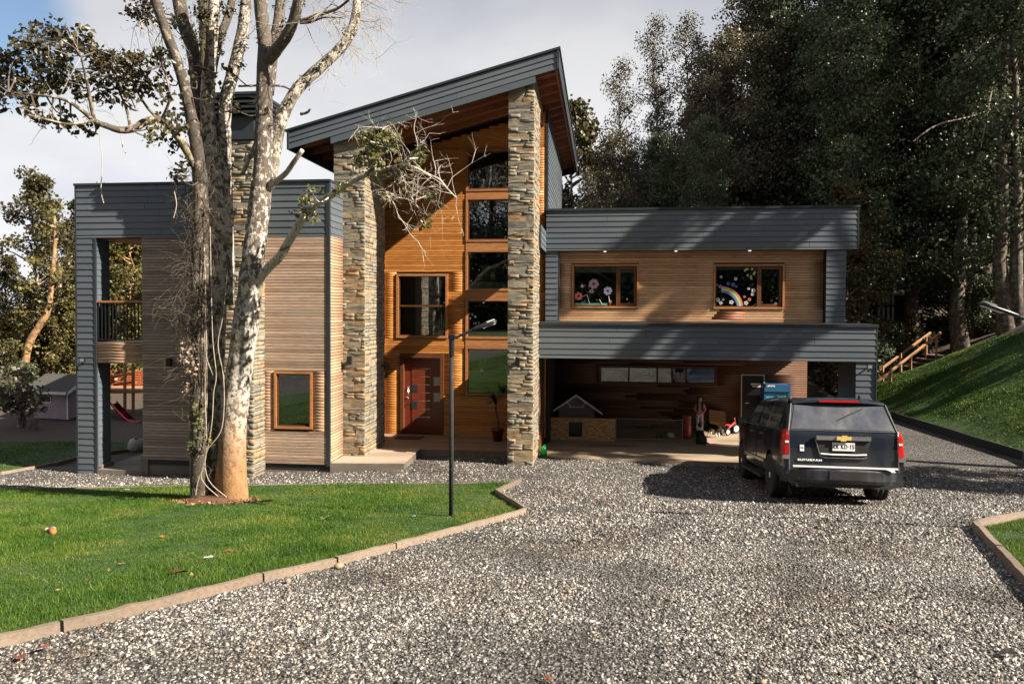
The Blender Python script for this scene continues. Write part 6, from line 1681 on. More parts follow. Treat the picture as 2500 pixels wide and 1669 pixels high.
# side glass
def side_w(z):
    pts = [(0.975, 1.30), (0.935, 1.39), (0.885, 1.56), (0.82, 1.71), (0.74, 1.80)]
    for (w0, z0), (w1, z1) in zip(pts, pts[1:]):
        if z0 <= z <= z1: return w0 + (w1 - w0)*(z - z0)/(z1 - z0)
    return 0.8
for s in (-1, 1):
    for (a0, a1, b0, b1) in ((0.62, 1.62, 0.72, 1.60), (1.74, 2.62, 1.74, 2.58), (2.72, 3.98, 2.68, 3.42)):
        vs = []; zs_ = [1.325, 1.42, 1.56, 1.69]
        for j, z in enumerate(zs_):
            t = j/(len(zs_)-1); y0 = a0 + (b0-a0)*t; y1 = a1 + (b1-a1)*t
            for y in (y0, y1): vs.append((s*(side_w(z) + 0.010), y, z))
        MB().add(vs, [(2*j, 2*j+1, 2*j+3, 2*j+2) for j in range(len(zs_)-1)]).build('side_window', M['rear_glass'], car)
    MB().tube([(s*0.985, 0.9, 1.305), (s*0.985, 2.5, 1.305), (s*0.982, 3.9, 1.30)], 0.009, 5).build('window_strip', M['silver_bar'], car)
    MB().tube([(s*0.975, 1.67, 1.32), (s*0.895, 1.67, 1.56), (s*0.835, 1.66, 1.70)], 0.012, 5).build('window_post', M['silver_bar'], car)
    MB().tube([(s*0.72, 0.75, 1.83), (s*0.70, 0.85, 1.86), (s*0.70, 2.2, 1.865), (s*0.70, 3.2, 1.83), (s*0.70, 3.35, 1.78)], 0.020, 6).build('roof_rail', M['silver_bar'], car)
    for y in (1.95, 3.0): MB().box(s*1.028 - 0.015, s*1.028 + 0.015, y, y + 0.2, 1.14, 1.17).build('door_handle', M['silver_bar'], car)
    for y in (1.68, 2.66, 3.95): MB().box(s*1.015 - 0.012, s*1.015 + 0.012, y, y + 0.008, 0.55 if y > 2 else 0.9, 1.24).build('door_seam', M['plastic'], car)
    MB().box(s*1.03 - 0.012, s*1.03 + 0.012, 1.78, 4.0, 0.60, 0.66).build('side_moulding', M['silver_bar'], car)
    MB().box(s*1.0 - 0.10, s*1.0 + 0.07, 1.78, 4.05, 0.30, 0.36).build('running_board', M['plastic'], car)
    mir = MB(); mir.box(s*1.12 - 0.11, s*1.12 + 0.11, 3.74, 3.90, 1.24, 1.42); mr_ = mir.build('mirror', M['car'], car); MB().box(s*1.12 - 0.095, s*1.12 + 0.095, 3.73, 3.739, 1.255, 1.405).build('mirror_glass', M['chrome'], mr_)
    mb = MB(); mb.box(s*0.98 - 0.06, s*0.98 + 0.06, 3.78, 3.86, 1.23, 1.29); mb.build('mirror_arm', M['plastic'], mr_)
mb = MB(); mb.prism([(-0.0, 1.87), (0.015, 1.87), (0.008, 1.94)], 0.75, 0.87); fin = mb.build('antenna_fin', M['car'], car); fin.location = (0.42, -0.2, -0.01)
MB().tube([(0.12, 0.40, 1.715), (-0.10, 0.33, 1.62), (-0.34, 0.28, 1.50)], 0.008, 5).build('wiper', M['plastic'], car).location = (0.3, -0.06, 0.0)
# windscreen
MB().add([(-0.80, 4.36, 1.29), (0.80, 4.36, 1.29), (0.70, 3.70, 1.80), (-0.70, 3.70, 1.80)], [(0, 1, 2, 3)]).build('windscreen', M['rear_glass'], car)
# wheels
tyre = MB().lathe([(0.26, -0.13), (0.35, -0.145), (0.392, -0.13), (0.403, -0.10), (0.406, -0.05), (0.398, -0.047), (0.398, -0.037), (0.406, -0.034), (0.406, 0.034), (0.398, 0.037), (0.398, 0.047), (0.406, 0.05), (0.403, 0.10), (0.392, 0.13), (0.35, 0.145), (0.26, 0.13)], 40).mesh('tyre'); tyre.materials.append(M['rubber'])
rim = MB(); rim.lathe([(0.262, -0.12), (0.275, 0.10), (0.262, 0.128), (0.245, 0.12), (0.24, 0.05), (0.225, 0.03), (0.06, 0.02), (0.055, -0.1)], 30)
for k in range(6):
    a = k*math.pi/3; Mx = Matrix.Rotation(a, 4, 'Z')
    rim.add([Mx @ Vector(p) for p in ((0.03, -0.045, 0.10), (0.03, 0.045, 0.10), (0.25, 0.06, 0.118), (0.25, -0.06, 0.118), (0.03, -0.05, 0.02), (0.03, 0.05, 0.02), (0.25, 0.07, 0.03), (0.25, -0.07, 0.03))], [(0, 3, 2, 1), (0, 1, 5, 4), (1, 2, 6, 5), (2, 3, 7, 6), (3, 0, 4, 7)])
rim.lathe([(0.065, 0.02), (0.065, 0.125), (0.05, 0.135), (0.01, 0.137)], 16)
rim = rim.mesh('rim'); rim.materials.append(M['rim'])
for sx, wy in WHEELS:
    w = bpy.data.objects.new('wheel', None); COL.objects.link(w); w.parent = car; w.location = (sx*0.885, wy, 0.405); w.rotation_euler = (0, sx*math.pi/2, 0); w.empty_display_size = .1
    t = link('tyre', tyre, w); t.data.polygons.foreach_set('use_smooth', [True]*len(tyre.polygons)); link('rim', rim, w)
MB().tube([(0.72, 0.2, 0.36), (0.74, 0.75, 0.36)], 0.04, 10).build('exhaust', M['steel'], car)
MB().box(-0.7, 0.7, 1.2, 1.36, 0.33, 0.47).build('rear_axle', M['plastic'], car)
MB().box(-0.55, 0.55, 0.6, 5.2, 0.28, 0.36).build('chassis', M['plastic'], car)

# ================================================================== in the carport
def hloc(u, v, z): x, y = hplan(u, v, z); return h2w(x, y, z)
FZ = 0.19
def put(name, u, v, label, cat, rz=-ALPHA, z=FZ, group=None): return empty(name, hloc(u, v, z), rz, label, cat, group)
# plywood kennel front and wire run
k0 = hplan(1330, 1072, FZ); k1 = hplan(1502, 1073, FZ); kw = k1[0] - k0[0]; kh = 0.66
kn = empty('kennel_wall', h2w(k0[0], k0[1], FZ), -ALPHA, 'plywood panel with a square dog door at the left of the carport', 'kennel')
mb = MB(); hx0_, hx1_ = kw*0.345, kw*0.53; holes_panel(mb, 0, kw, 0, kh, 0, 0.02, [(hx0_, hx1_, 0.11, 0.53)]); mb.build('plywood_panel', M['ply'], kn)
mb = MB(); holes_panel(mb, hx0_ - 0.015, hx1_ + 0.015, 0.095, 0.545, -0.008, -0.001, [(hx0_, hx1_, 0.11, 0.53)]); mb.build('door_surround', M['trim'], kn)
MB().box(hx0_ - 0.1, hx1_ + 0.1, 0.3, 0.32, 0.05, 0.6).build('dark_backing', M['cap_metal'], kn)  # dark sheet standing behind the square opening
MB().box(0.0, 0.03, 0.021, 1.4, 0, kh).build('side_panel', M['ply'], kn)
M['bar_grey'] = plain('grey_bar', (0.19, 0.19, 0.18), 0.5, 0.2)
f0 = hplan(1504, 1074, FZ); f1 = hplan(1664, 1075, FZ); fw = f1[0] - f0[0]
fr = empty('wire_fence', h2w(f0[0], f0[1], FZ), -ALPHA, 'low grey bar fence panel beside the plywood kennel', 'fence')
mb = MB(); 
for z in (0.05, 0.64): mb.box(0, fw, -0.008, 0.008, z - 0.01, z + 0.01)
mb.build('rail', M['bar_grey'], fr)
bar = MB().tube([(0, 0, 0.05), (0, 0, 0.64)], 0.005, 5).mesh('bar'); bar.materials.append(M['bar_grey'])
for k in range(34): link('bar', bar, fr, (fw*k/33, 0, 0))
for x in (0.0, fw): MB().box(x - 0.015, x + 0.015, -0.015, 0.015, 0, 0.68).build('fence_post', M['bar_grey'], fr)
# grey dog house with white gable trim, behind the panel
d0 = hplan(1362, 1060, FZ); d1 = hplan(1450, 1060, FZ); dw = d1[0] - d0[0]; ez = 0.79; pk = 1.20
dh = empty('dog_house', h2w(d0[0], d0[1] + 0.3, FZ), -ALPHA, 'grey dog house with white gable boards behind the plywood panel', 'dog house')
gp = plain('grey_panel', (0.20, 0.19, 0.20), 0.7)
MB().prism([(0, 0), (dw, 0), (dw, ez), (dw/2, pk - 0.05), (0, ez)], 0, 0.9).build('body', gp, dh)
for s in (-1, 1):
    e = dw/2 + s*(dw/2 + 0.26); ze = ez - 0.17
    MB().prism([(dw/2, pk - 0.02), (e, ze), (e, ze + 0.06), (dw/2, pk + 0.04)], -0.12, 1.0).build('roof', M['cap_metal'], dh)
    MB().prism([(dw/2, pk - 0.035), (e, ze - 0.02), (e, ze + 0.045), (dw/2, pk + 0.03)], -0.15, -0.121).build('gable_board', M['white'], dh)
    MB().tube([(dw/2 + s*dw*0.16, -0.02, ez + 0.03), (dw/2 + s*dw*0.27, -0.02, ez + 0.20)], 0.014, 5).build('strut', M['white'], dh)
MB().box(dw*0.30, dw*0.70, -0.025, -0.004, ez + 0.015, ez + 0.04).build('cross_piece', M['white'], dh)
# red bin on feet
rb = put('bin', 1676, 1069, 'tall narrow red bin standing beside the bar fence', 'bin')
red = plain('red_plastic', (0.34, 0.035, 0.025), 0.45)
MB().lathe([(0.115, 0.04), (0.13, 0.08), (0.135, 0.60), (0.12, 0.63)], 14).build('drum', red, rb, smooth=True)
MB().lathe([(0.14, 0.631), (0.14, 0.66), (0.11, 0.68)], 14).build('lid', gp, rb)
for a in (0.5, 2.6, 4.5): MB().lathe([(0.03, 0.0), (0.035, 0.045)], 8, Matrix.Translation((0.1*math.cos(a), 0.1*math.sin(a), 0))).build('foot', M['plastic'], rb)
# brown wooden dog box
wb_ = put('wooden_box', 1752, 1054, 'brown wooden dog box with plank front behind the girl', 'box')
brown = plain('brown_board', (0.20, 0.115, 0.055), 0.7)
MB().prism([(-0.27, 0.32), (0.27, 0.32), (0.22, 0.66), (-0.27, 0.70)], 0, 0.6).build('hood', brown, wb_)
for k in range(5): MB().box(-0.25 + 0.102*k, -0.25 + 0.102*k + 0.096, 0.0, 0.02, 0.02, 0.319).build('plank', M['trim'], wb_)
MB().box(-0.26, 0.27, 0.021, 0.6, 0.02, 0.318).build('carcass', brown, wb_)
# white chest behind
wc = put('chest', 1778, 1046, 'long white chest with black handles against the carport wall', 'chest', )
MB().box(-0.42, 0.62, 0.25, 0.85, 0.05, 0.80).build('cabinet', M['white'], wc); MB().box(-0.44, 0.64, 0.23, 0.87, 0.803, 0.98).build('lid', M['white'], wc)
for x in (-0.15, 0.35): MB().box(x - 0.07, x + 0.07, 0.205, 0.229, 0.86, 0.90).build('handle', M['plastic'], wc)
# child's red and black scooter bike
bk = put('tricycle', 1783, 1060, 'small red and black child tricycle parked beside the brown box', 'tricycle', 0.5)
def wheel_ring(mb, c, r, t, ax): 
    pts = [Vector(c) + r*(Vector((math.cos(a), 0, math.sin(a)))) for a in np.linspace(0, 2*math.pi, 15)]; mb.tube(pts, t, 6, cap=False)
for c, r in (((0.25, 0, 0.16), 0.14), ((-0.22, 0.12, 0.11), 0.09), ((-0.22, -0.12, 0.11), 0.09)):
    mb = MB(); wheel_ring(mb, c, r, 0.022, 0); wo = mb.build('wheel', M['rubber'], bk, smooth=True); MB().lathe([(r*0.7, -0.01), (r*0.7, 0.01)], 10, Matrix.Translation(c) @ Matrix.Rotation(math.pi/2, 4, 'X')).build('hub', M['white'], wo)
mb = MB(); mb.tube([(0.25, 0, 0.16), (0.18, 0, 0.42), (0.15, 0, 0.52)], 0.02, 6); mb.tube([(0.18, 0, 0.36), (-0.05, 0, 0.22), (-0.22, 0, 0.12)], 0.03, 6); mb.build('frame', red, bk, smooth=True)
MB().tube([(0.15, -0.18, 0.54), (0.15, 0, 0.52), (0.15, 0.18, 0.54)], 0.014, 6).build('handlebar', M['plastic'], bk)
MB().lathe([(0.10, 0.27), (0.11, 0.30), (0.05, 0.33)], 10, Matrix.Translation((-0.12, 0, 0))).build('saddle', red, bk)
# blue cold cabinet
x0, y0 = hxu(1868, BY - 0.7), BY - 0.7; x1 = hxu(1932, BY - 0.7); z1 = hzv(1900, 940, BY - 0.7)
bc = empty('cabinet', h2w(x0, y0, FZ), -ALPHA, 'blue glass fronted cabinet beside the black door', 'cabinet')
blue = plain('blue_enamel', (0.025, 0.10, 0.22), 0.35); w = x1 - x0; hh = z1 - FZ
mb = MB(); holes_panel(mb, 0, w, 0, hh, 0, 0.04, [(0.06, w*0.5 - 0.02, hh - 0.75, hh - 0.26), (w*0.5 + 0.02, w - 0.06, hh - 0.75, hh - 0.26)]); mb.box(0, w, 0.041, 0.55, 0, hh); mb.build('body', blue, bc)
for a, b_ in ((0.06, w*0.5 - 0.02), (w*0.5 + 0.02, w - 0.06)): MB().box(a, b_, 0.02, 0.03, hh - 0.75, hh - 0.26).build('pane', plain('blue_pane', (0.06, 0.30, 0.42), 0.15), bc)
MB().box(0.0, w, -0.03, 0.0, hh - 0.20, hh + 0.02).build('header', blue, bc)
mb = MB()
for k in range(6): mb.box(0.05 + 0.045*k, 0.085 + 0.045*k, -0.034, -0.0305, hh - 0.04 - 0.012*(k % 2), hh + 0.0)
mb.build('lettering', M['white'], bc)
# pink sheet on the floor, white bowl, broom
pk_ = put('paper', 1736, 1082, 'pink sheet of paper lying on the carport floor', 'paper', 0.2)
mb = MB(); mb.add([(-0.13, -0.15, 0.004), (0.13, -0.13, 0.012), (0.15, 0.14, 0.004), (-0.10, 0.13, 0.016), (-0.13, -0.15, 0.002), (0.13, -0.13, 0.010), (0.15, 0.14, 0.002), (-0.10, 0.13, 0.014)], [(0, 1, 2, 3), (7, 6, 5, 4), (0, 4, 5, 1), (1, 5, 6, 2), (2, 6, 7, 3), (3, 7, 4, 0)])
mb.build('sheet', plain('pink_paper', (0.70, 0.26, 0.36), 0.6, var=0.06), pk_)
bw = put('bowl', 1637, 1066, 'white dog bowl behind the bar fence', 'bowl'); MB().lathe([(0.10, 0.0), (0.12, 0.01), (0.09, 0.11), (0.08, 0.11), (0.09, 0.03), (0.0, 0.03)], 14).build('dish', M['white'], bw, smooth=True)
bs = put('broom', 1590, 1068, 'broom lying behind the bar fence', 'broom'); MB().tube([(-0.45, 0, 0.05), (0.15, 0.05, 0.04)], 0.014, 6).build('handle', M['trim'], bs); MB().box(0.15, 0.33, -0.08, 0.18, 0.0, 0.11).build('brush', M['plastic'], bs)
bt = put('storage_box', 1660, 1046, 'dark blue storage box behind the red bin', 'box'); MB().box(-0.1, 0.62, 0, 0.5, 0, 0.70).build('tub', plain('dark_blue_plastic', (0.012, 0.035, 0.075), 0.5), bt); MB().box(-0.12, 0.64, -0.02, 0.52, 0.701, 0.76).build('lid', plain('dark_blue_lid', (0.01, 0.03, 0.06), 0.5), bt)

# ---- the girl ------------------------------------------------------------
def skin(name, J, E, mat, parent, sub=2, loc=None):
    """J: list of (point, radius or (rx, ry)); E: edges; first joint is the root"""
    me = bpy.data.meshes.new(name); me.from_pydata([j[0] for j in J], E, []); o = bpy.data.objects.new(name, me); COL.objects.link(o)
    o.modifiers.new('skin', 'SKIN'); sm = o.modifiers.new('sub', 'SUBSURF'); sm.levels = sub
    for v, j in zip(me.skin_vertices[0].data, J): v.radius = j[1] if hasattr(j[1], '__len__') else (j[1], j[1])
    me.skin_vertices[0].data[0].use_root = True
    bpy.context.view_layer.update()
    m2 = bpy.data.meshes.new_from_object(o.evaluated_get(bpy.context.evaluated_depsgraph_get())); bpy.data.objects.remove(o)
    m2.name = name; m2.materials.clear(); m2.materials.append(mat); m2.polygons.foreach_set('use_smooth', [True]*len(m2.polygons))
    return link(name, m2, parent, loc)
skinm = plain('skin', (0.50, 0.30, 0.21), 0.5, var=0.06)
grey_cloth = plain('grey_sweatpants', (0.44, 0.43, 0.46), 0.85, var=0.2, scale=14); pinkc = plain('pink_jacket', (0.78, 0.19, 0.38), 0.8, var=0.15)
hairm = plain('black_hair', (0.010, 0.009, 0.009), 0.45)
girl = put('person', 1708, 1055, 'girl in pink jacket and grey sweatpants standing in the carport looking down at a dog', 'person', -0.15)
gs = 1.16/1.20
girl.scale = (gs, gs, gs)
fig = skin('body', [((0, 0, 0.60), 0.085), ((0, 0, 0.72), 0.09), ((0, 0, 0.86), 0.105), ((0, 0.005, 0.955), 0.045), ((0, -0.01, 1.0), 0.042),
    ((-0.065, 0, 0.56), 0.068), ((-0.075, -0.01, 0.31), 0.048), ((-0.08, 0.01, 0.075), 0.034), ((-0.085, -0.085, 0.025), 0.028),
    ((0.065, 0, 0.56), 0.068), ((0.075, -0.01, 0.31), 0.048), ((0.08, 0.01, 0.075), 0.034), ((0.09, -0.085, 0.025), 0.028),
    ((-0.125, 0, 0.90), 0.042), ((-0.165, -0.02, 0.73), 0.033), ((-0.06, -0.13, 0.645), 0.024), ((-0.03, -0.15, 0.63), 0.024),
    ((0.125, 0, 0.90), 0.042), ((0.165, -0.02, 0.73), 0.033), ((0.07, -0.13, 0.645), 0.024), ((0.03, -0.15, 0.625), 0.024)],
    [(0,1),(1,2),(2,3),(3,4),(0,5),(5,6),(6,7),(7,8),(0,9),(9,10),(10,11),(11,12),(2,13),(13,14),(14,15),(15,16),(2,17),(17,18),(18,19),(19,20)], skinm, girl)
me = fig.data; me.materials.append(grey_cloth); me.materials.append(pinkc); me.materials.append(M['plastic']); me.materials.append(plain('white_shirt', (0.5, 0.46, 0.48), 0.8, var=0.5, scale=40))
for p in me.polygons:
    c = p.center
    if c.z < 0.05: p.material_index = 3
    elif c.z < 0.60 and not (c.y < -0.09): p.material_index = 1
    elif c.z < 0.945 and not (c.y < -0.115 and abs(c.x) < 0.07 and c.z < 0.66): p.material_index = 4 if (abs(c.x) < 0.055 and c.y < -0.03 and c.z > 0.66) else 2
# hands with five fingers, closed on each other in front
for s in (-1, 1):
    J = [((s*0.045, -0.145, 0.635), 0.017), ((s*0.02, -0.165, 0.615), 0.019)]; E = [(0, 1)]
    for k, (dx, L) in enumerate(((-0.014, 0.030), (-0.005, 0.036), (0.005, 0.034), (0.014, 0.027))):
        a = len(J); J += [((s*(0.012) + dx*0.3, -0.172 + dx*0.3, 0.606 + dx), 0.0065), ((-s*0.008, -0.180, 0.600 + dx - 0.004), 0.006), ((-s*(L - 0.014), -0.168, 0.598 + dx - 0.006), 0.005)]; E += [(1, a), (a, a+1), (a+1, a+2)]
    a = len(J); J += [((s*0.016, -0.178, 0.628), 0.007), ((s*0.002, -0.184, 0.622), 0.006)]; E += [(1, a), (a, a+1)]
    skin('hand', J, E, skinm, girl, 1)
# head bowed, with face
head = MB(); HM = Matrix.Translation((0, -0.035, 1.085)) @ Matrix.Rotation(math.radians(22), 4, 'X')
for i in range(9):
    th = math.pi*i/8
    for k in range(14):
        ph = 2*math.pi*k/14; x = 0.078*math.sin(th)*math.cos(ph); y = 0.090*math.sin(th)*math.sin(ph); z = 0.108*math.cos(th)
        if z < -0.02: x *= 1 - 0.35*((-z - 0.02)/0.09); y *= 1 - 0.15*((-z - 0.02)/0.09)
        head.v.append(tuple(HM @ Vector((x, y, z))))
for i in range(8):
    for k in range(14): a = i*14+k; b_ = i*14+(k+1) % 14; head.f.append((a, a+14, b_+14, b_)); head.m.append(0)
hd = head.build('head', skinm, girl, smooth=True)
def ball(mb, c, r, Mx, sc=(1, 1, 1)):
    b0 = len(mb.v)
    for i in range(6):
        th = math.pi*i/5
        for k in range(8):
            ph = 2*math.pi*k/8; mb.v.append(tuple(Mx @ Vector((c[0] + r*sc[0]*math.sin(th)*math.cos(ph), c[1] + r*sc[1]*math.sin(th)*math.sin(ph), c[2] + r*sc[2]*math.cos(th)))))
    for i in range(5):
        for k in range(8): a = b0+i*8+k; b_ = b0+i*8+(k+1) % 8; mb.f.append((a, a+8, b_+8, b_)); mb.m.append(0)
mb = MB(); ball(mb, (0, -0.092, -0.015), 0.014, HM, (0.8, 1, 1.2)); mb.build('nose', skinm, hd, smooth=True)
for s in (-1, 1):
    mb = MB(); ball(mb, (s*0.030, -0.080, 0.008), 0.010, HM, (1.2, .6, .7)); mb.build('eye', M['plastic'], hd, smooth=True)
    mb = MB(); ball(mb, (s*0.080, 0.0, -0.005), 0.02, HM, (.4, .7, 1)); mb.build('ear', skinm, hd, smooth=True)
mb = MB(); ball(mb, (0, -0.080, -0.050), 0.016, HM, (1.2, .4, .35)); mb.build('mouth', plain('lips', (0.4, 0.13, 0.11), 0.5), hd, smooth=True)
mb = MB(); ball(mb, (0, 0.022, 0.022), 0.1, HM, (0.93, 0.92, 1.0)); 
for s in (-1, 1): mb.tube([HM @ Vector((s*0.06, -0.02, 0.06)), HM @ Vector((s*0.082, -0.035, -0.04)), Vector((s*0.075, -0.075, 0.93)), Vector((s*0.07, -0.10, 0.80)), Vector((s*0.062, -0.10, 0.70))], [0.032, 0.036, 0.036, 0.032, 0.012], 8)
mb.tube([HM @ Vector((0, 0.07, 0.03)), Vector((0, 0.075, 1.0)), Vector((0, 0.09, 0.85)), Vector((0, 0.09, 0.75))], [0.07, 0.075, 0.07, 0.03], 8)
mb.build('hair', hairm, girl, smooth=True)
# dogs
furw = plain('white_fur', (0.58, 0.56, 0.53), 0.9, var=0.15); furb = plain('black_fur', (0.010, 0.010, 0.010), 0.7)
def dog_mats(o, f):
    o.data.materials.append(furw)
    for p in o.data.polygons:
        if f(p.center): p.material_index = 1
dg = put('dog', 1714, 1085, 'black and white dog sitting with its back to the camera before the girl', 'dog', 0.1)
d = skin('body', [((0, 0.02, 0.17), 0.115), ((0, 0.09, 0.30), 0.10), ((0, 0.14, 0.40), 0.08), ((0, 0.17, 0.48), 0.055), ((0, 0.20, 0.535), 0.062), ((0, 0.29, 0.525), 0.034), ((0, 0.33, 0.515), 0.022),
    ((-0.055, 0.20, 0.33), 0.045), ((-0.06, 0.22, 0.17), 0.028), ((-0.06, 0.225, 0.03), 0.022), ((-0.06, 0.26, 0.02), 0.022), ((0.055, 0.20, 0.33), 0.045), ((0.06, 0.22, 0.17), 0.028), ((0.06, 0.225, 0.03), 0.022), ((0.06, 0.26, 0.02), 0.022),
    ((-0.11, 0.03, 0.11), 0.075), ((-0.13, 0.12, 0.12), 0.045), ((-0.13, 0.03, 0.035), 0.026), ((-0.13, 0.14, 0.022), 0.024), ((0.11, 0.03, 0.11), 0.075), ((0.13, 0.12, 0.12), 0.045), ((0.13, 0.03, 0.035), 0.026), ((0.13, 0.14, 0.022), 0.024),
    ((0.01, -0.08, 0.05), 0.03), ((0.05, -0.16, 0.03), 0.028), ((0.09, -0.22, 0.028), 0.014)],
    [(0,1),(1,2),(2,3),(3,4),(4,5),(5,6),(1,7),(7,8),(8,9),(9,10),(1,11),(11,12),(12,13),(13,14),(0,15),(15,16),(16,17),(17,18),(0,19),(19,20),(20,21),(21,22),(0,23),(23,24),(24,25)], furb, dg)
dog_mats(d, lambda c: (0.405 < c.z < 0.485 and c.y > 0.0) or (c.z > 0.49 and c.y > 0.28) or (c.y < -0.19) or (c.z < 0.07 and abs(c.x) > 0.04 and c.y > 0.1))
for s in (-1, 1): MB().add([(s*0.03, 0.19, 0.58), (s*0.075, 0.19, 0.56), (s*0.075, 0.19, 0.625), (s*0.05, 0.215, 0.57)], [(0, 1, 2), (1, 3, 2), (3, 0, 2), (0, 3, 1)]).build('ear', furb, dg)
d2_ = put('dog', 1743, 1066, 'smaller black dog with white legs standing beside the sitting one', 'dog', 0.5)
d = skin('body', [((0, 0, 0.30), 0.085), ((0, 0.16, 0.31), 0.095), ((0, 0.25, 0.37), 0.06), ((0, 0.30, 0.43), 0.055), ((0, 0.38, 0.415), 0.032), ((0, 0.42, 0.405), 0.02), ((0, -0.14, 0.31), 0.08),
    ((-0.055, 0.18, 0.20), 0.035), ((-0.055, 0.18, 0.10), 0.022), ((-0.055, 0.20, 0.02), 0.020), ((0.055, 0.18, 0.20), 0.035), ((0.055, 0.18, 0.10), 0.022), ((0.055, 0.20, 0.02), 0.020),
    ((-0.06, -0.15, 0.22), 0.05), ((-0.06, -0.11, 0.15), 0.03), ((-0.06, -0.17, 0.085), 0.02), ((-0.06, -0.15, 0.02), 0.02), ((0.06, -0.15, 0.22), 0.05), ((0.06, -0.11, 0.15), 0.03), ((0.06, -0.17, 0.085), 0.02), ((0.06, -0.15, 0.02), 0.02),
    ((0, -0.24, 0.33), 0.025), ((0, -0.30, 0.28), 0.022), ((0, -0.33, 0.20), 0.012)],
    [(0,1),(1,2),(2,3),(3,4),(4,5),(0,6),(1,7),(7,8),(8,9),(1,10),(10,11),(11,12),(6,13),(13,14),(14,15),(15,16),(6,17),(17,18),(18,19),(19,20),(6,21),(21,22),(22,23)], furb, d2_)
dog_mats(d, lambda c: c.z < 0.13 or (c.z > 0.37 and c.y > 0.36))
for s in (-1, 1): MB().add([(s*0.025, 0.28, 0.47), (s*0.06, 0.28, 0.45), (s*0.07, 0.285, 0.51), (s*0.04, 0.305, 0.46)], [(0, 1, 2), (1, 3, 2), (3, 0, 2), (0, 3, 1)]).build('ear', furb, d2_)

# ================================================================== by the entrance
gc_ = groundP(1247, 1046); wc_ = empty('watering_can', h2w(*hplan(1327, 1110, 0.24), 0.2), -ALPHA, 'bright green watering can at the foot of the right stone pillar', 'watering can')
green = plain('green_plastic', (0.01, 0.36, 0.09), 0.35)
MB().lathe([(0.05, 0.0), (0.085, 0.02), (0.095, 0.12), (0.075, 0.22), (0.045, 0.27), (0.0, 0.285)], 16).build('can', green, wc_, smooth=True)
MB().tube([(-0.08, 0, 0.08), (-0.15, 0, 0.15), (-0.17, 0, 0.22)], [0.02, 0.014, 0.012], 8).build('spout', green, wc_, smooth=True)
MB().tube([(0.0, 0, 0.27), (0.02, 0, 0.31), (0.05, 0, 0.29), (0.06, 0, 0.23)], 0.01, 6).build('handle', green, wc_)
pp_ = hplan(1215, 1076, DECK); pl = empty('potted_plant', h2w(pp_[0], pp_[1], DECK), 0, 'potted yucca with spiky leaves beside the right stone pillar', 'potted plant')
MB().lathe([(0.12, 0.0), (0.16, 0.29), (0.185, 0.29), (0.185, 0.35), (0.165, 0.35), (0.155, 0.30), (0.0, 0.30)], 18).build('pot', plain('red_brown_pot', (0.11, 0.022, 0.016), 0.4), pl, smooth=True)
tr_ = smooth_path([Vector((0, 0, 0.28)), Vector((0.01, 0, 0.55)), Vector((-0.05, 0, 0.85)), Vector((-0.06, 0.0, 1.12))], 4)
MB().tube(tr_, 0.028, 8, jit=0.1).build('stem', M['bark_dark'], pl, smooth=True)
leafg = mk_leaf('yucca_leaves', [(0.015, 0.03, 0.012), (0.03, 0.055, 0.02), (0.05, 0.075, 0.03)], 0.15)
top = tr_[-1]
for k in range(34):
    a = random.uniform(0, 2*math.pi); up = random.uniform(-0.25, 1.3); dd = Vector((math.cos(a), math.sin(a), up)).normalized(); L = random.uniform(0.40, 0.62); s = Vector((-math.sin(a), math.cos(a), 0))*0.016
    b0 = top + Vector((0, 0, random.uniform(-0.12, 0.05))); m1 = b0 + dd*L*0.55; e = b0 + dd*L + Vector((0, 0, -0.08*(1.3 - up)))
    MB().add([tuple(q) for q in (b0 - s, b0 + s, m1 + s*1.1, e, m1 - s*1.1, m1 + Vector((0, 0, .006)))], [(0, 1, 2, 5), (0, 5, 4), (5, 2, 3), (5, 3, 4)]).build('leaf', leafg, pl)
mm = hplan(1003, 1068, DECK); mt_ = empty('door_mat', h2w(mm[0], mm[1], DECK), -ALPHA, 'dark patterned mat before the red front door', 'mat'); MB().box(-0.42, 0.36, -0.28, 0.2, 0.003, 0.018).build('mat', plain('mat_fibre', (0.05, 0.035, 0.03), 0.95, var=0.9, scale=9), mt_)
# flower basket on the sill of the left window
fb = empty('flower_basket', h2w(w1[0] + 0.68*(w1[1]-w1[0]), FY + 0.13, w1[2] + 0.115), -ALPHA, 'basket of yellow flowers with a hoop handle inside the left window', 'flower basket')
MB().lathe([(0.07, 0), (0.10, 0.10), (0.0, 0.09)], 12).build('basket', M['trim'], fb)
mb = MB(); wheel_ring(mb, (0.02, 0, 0.20), 0.15, 0.008, 0); mb.build('hoop', M['white'], fb)
C = np.array([(random.gauss(-.01, .06), random.gauss(0, .04), 0.13 + random.gauss(0, .04)) for _ in range(70)]); link('flowers', leaves_mesh('flowers', C, 0.05, mk_leaf('yellow_petals', [(0.45, 0.28, 0.02), (0.60, 0.42, 0.05), (0.3, 0.3, 0.06)], 0.3), RNG.random(70)), fb)
C = np.array([(-0.27 + random.gauss(0, .05), random.gauss(0, .03), 0.07 + random.gauss(0, .035)) for _ in range(40)]); link('leaves', leaves_mesh('leaves', C, 0.05, M['leaf_yellow'], RNG.random(40)), fb)

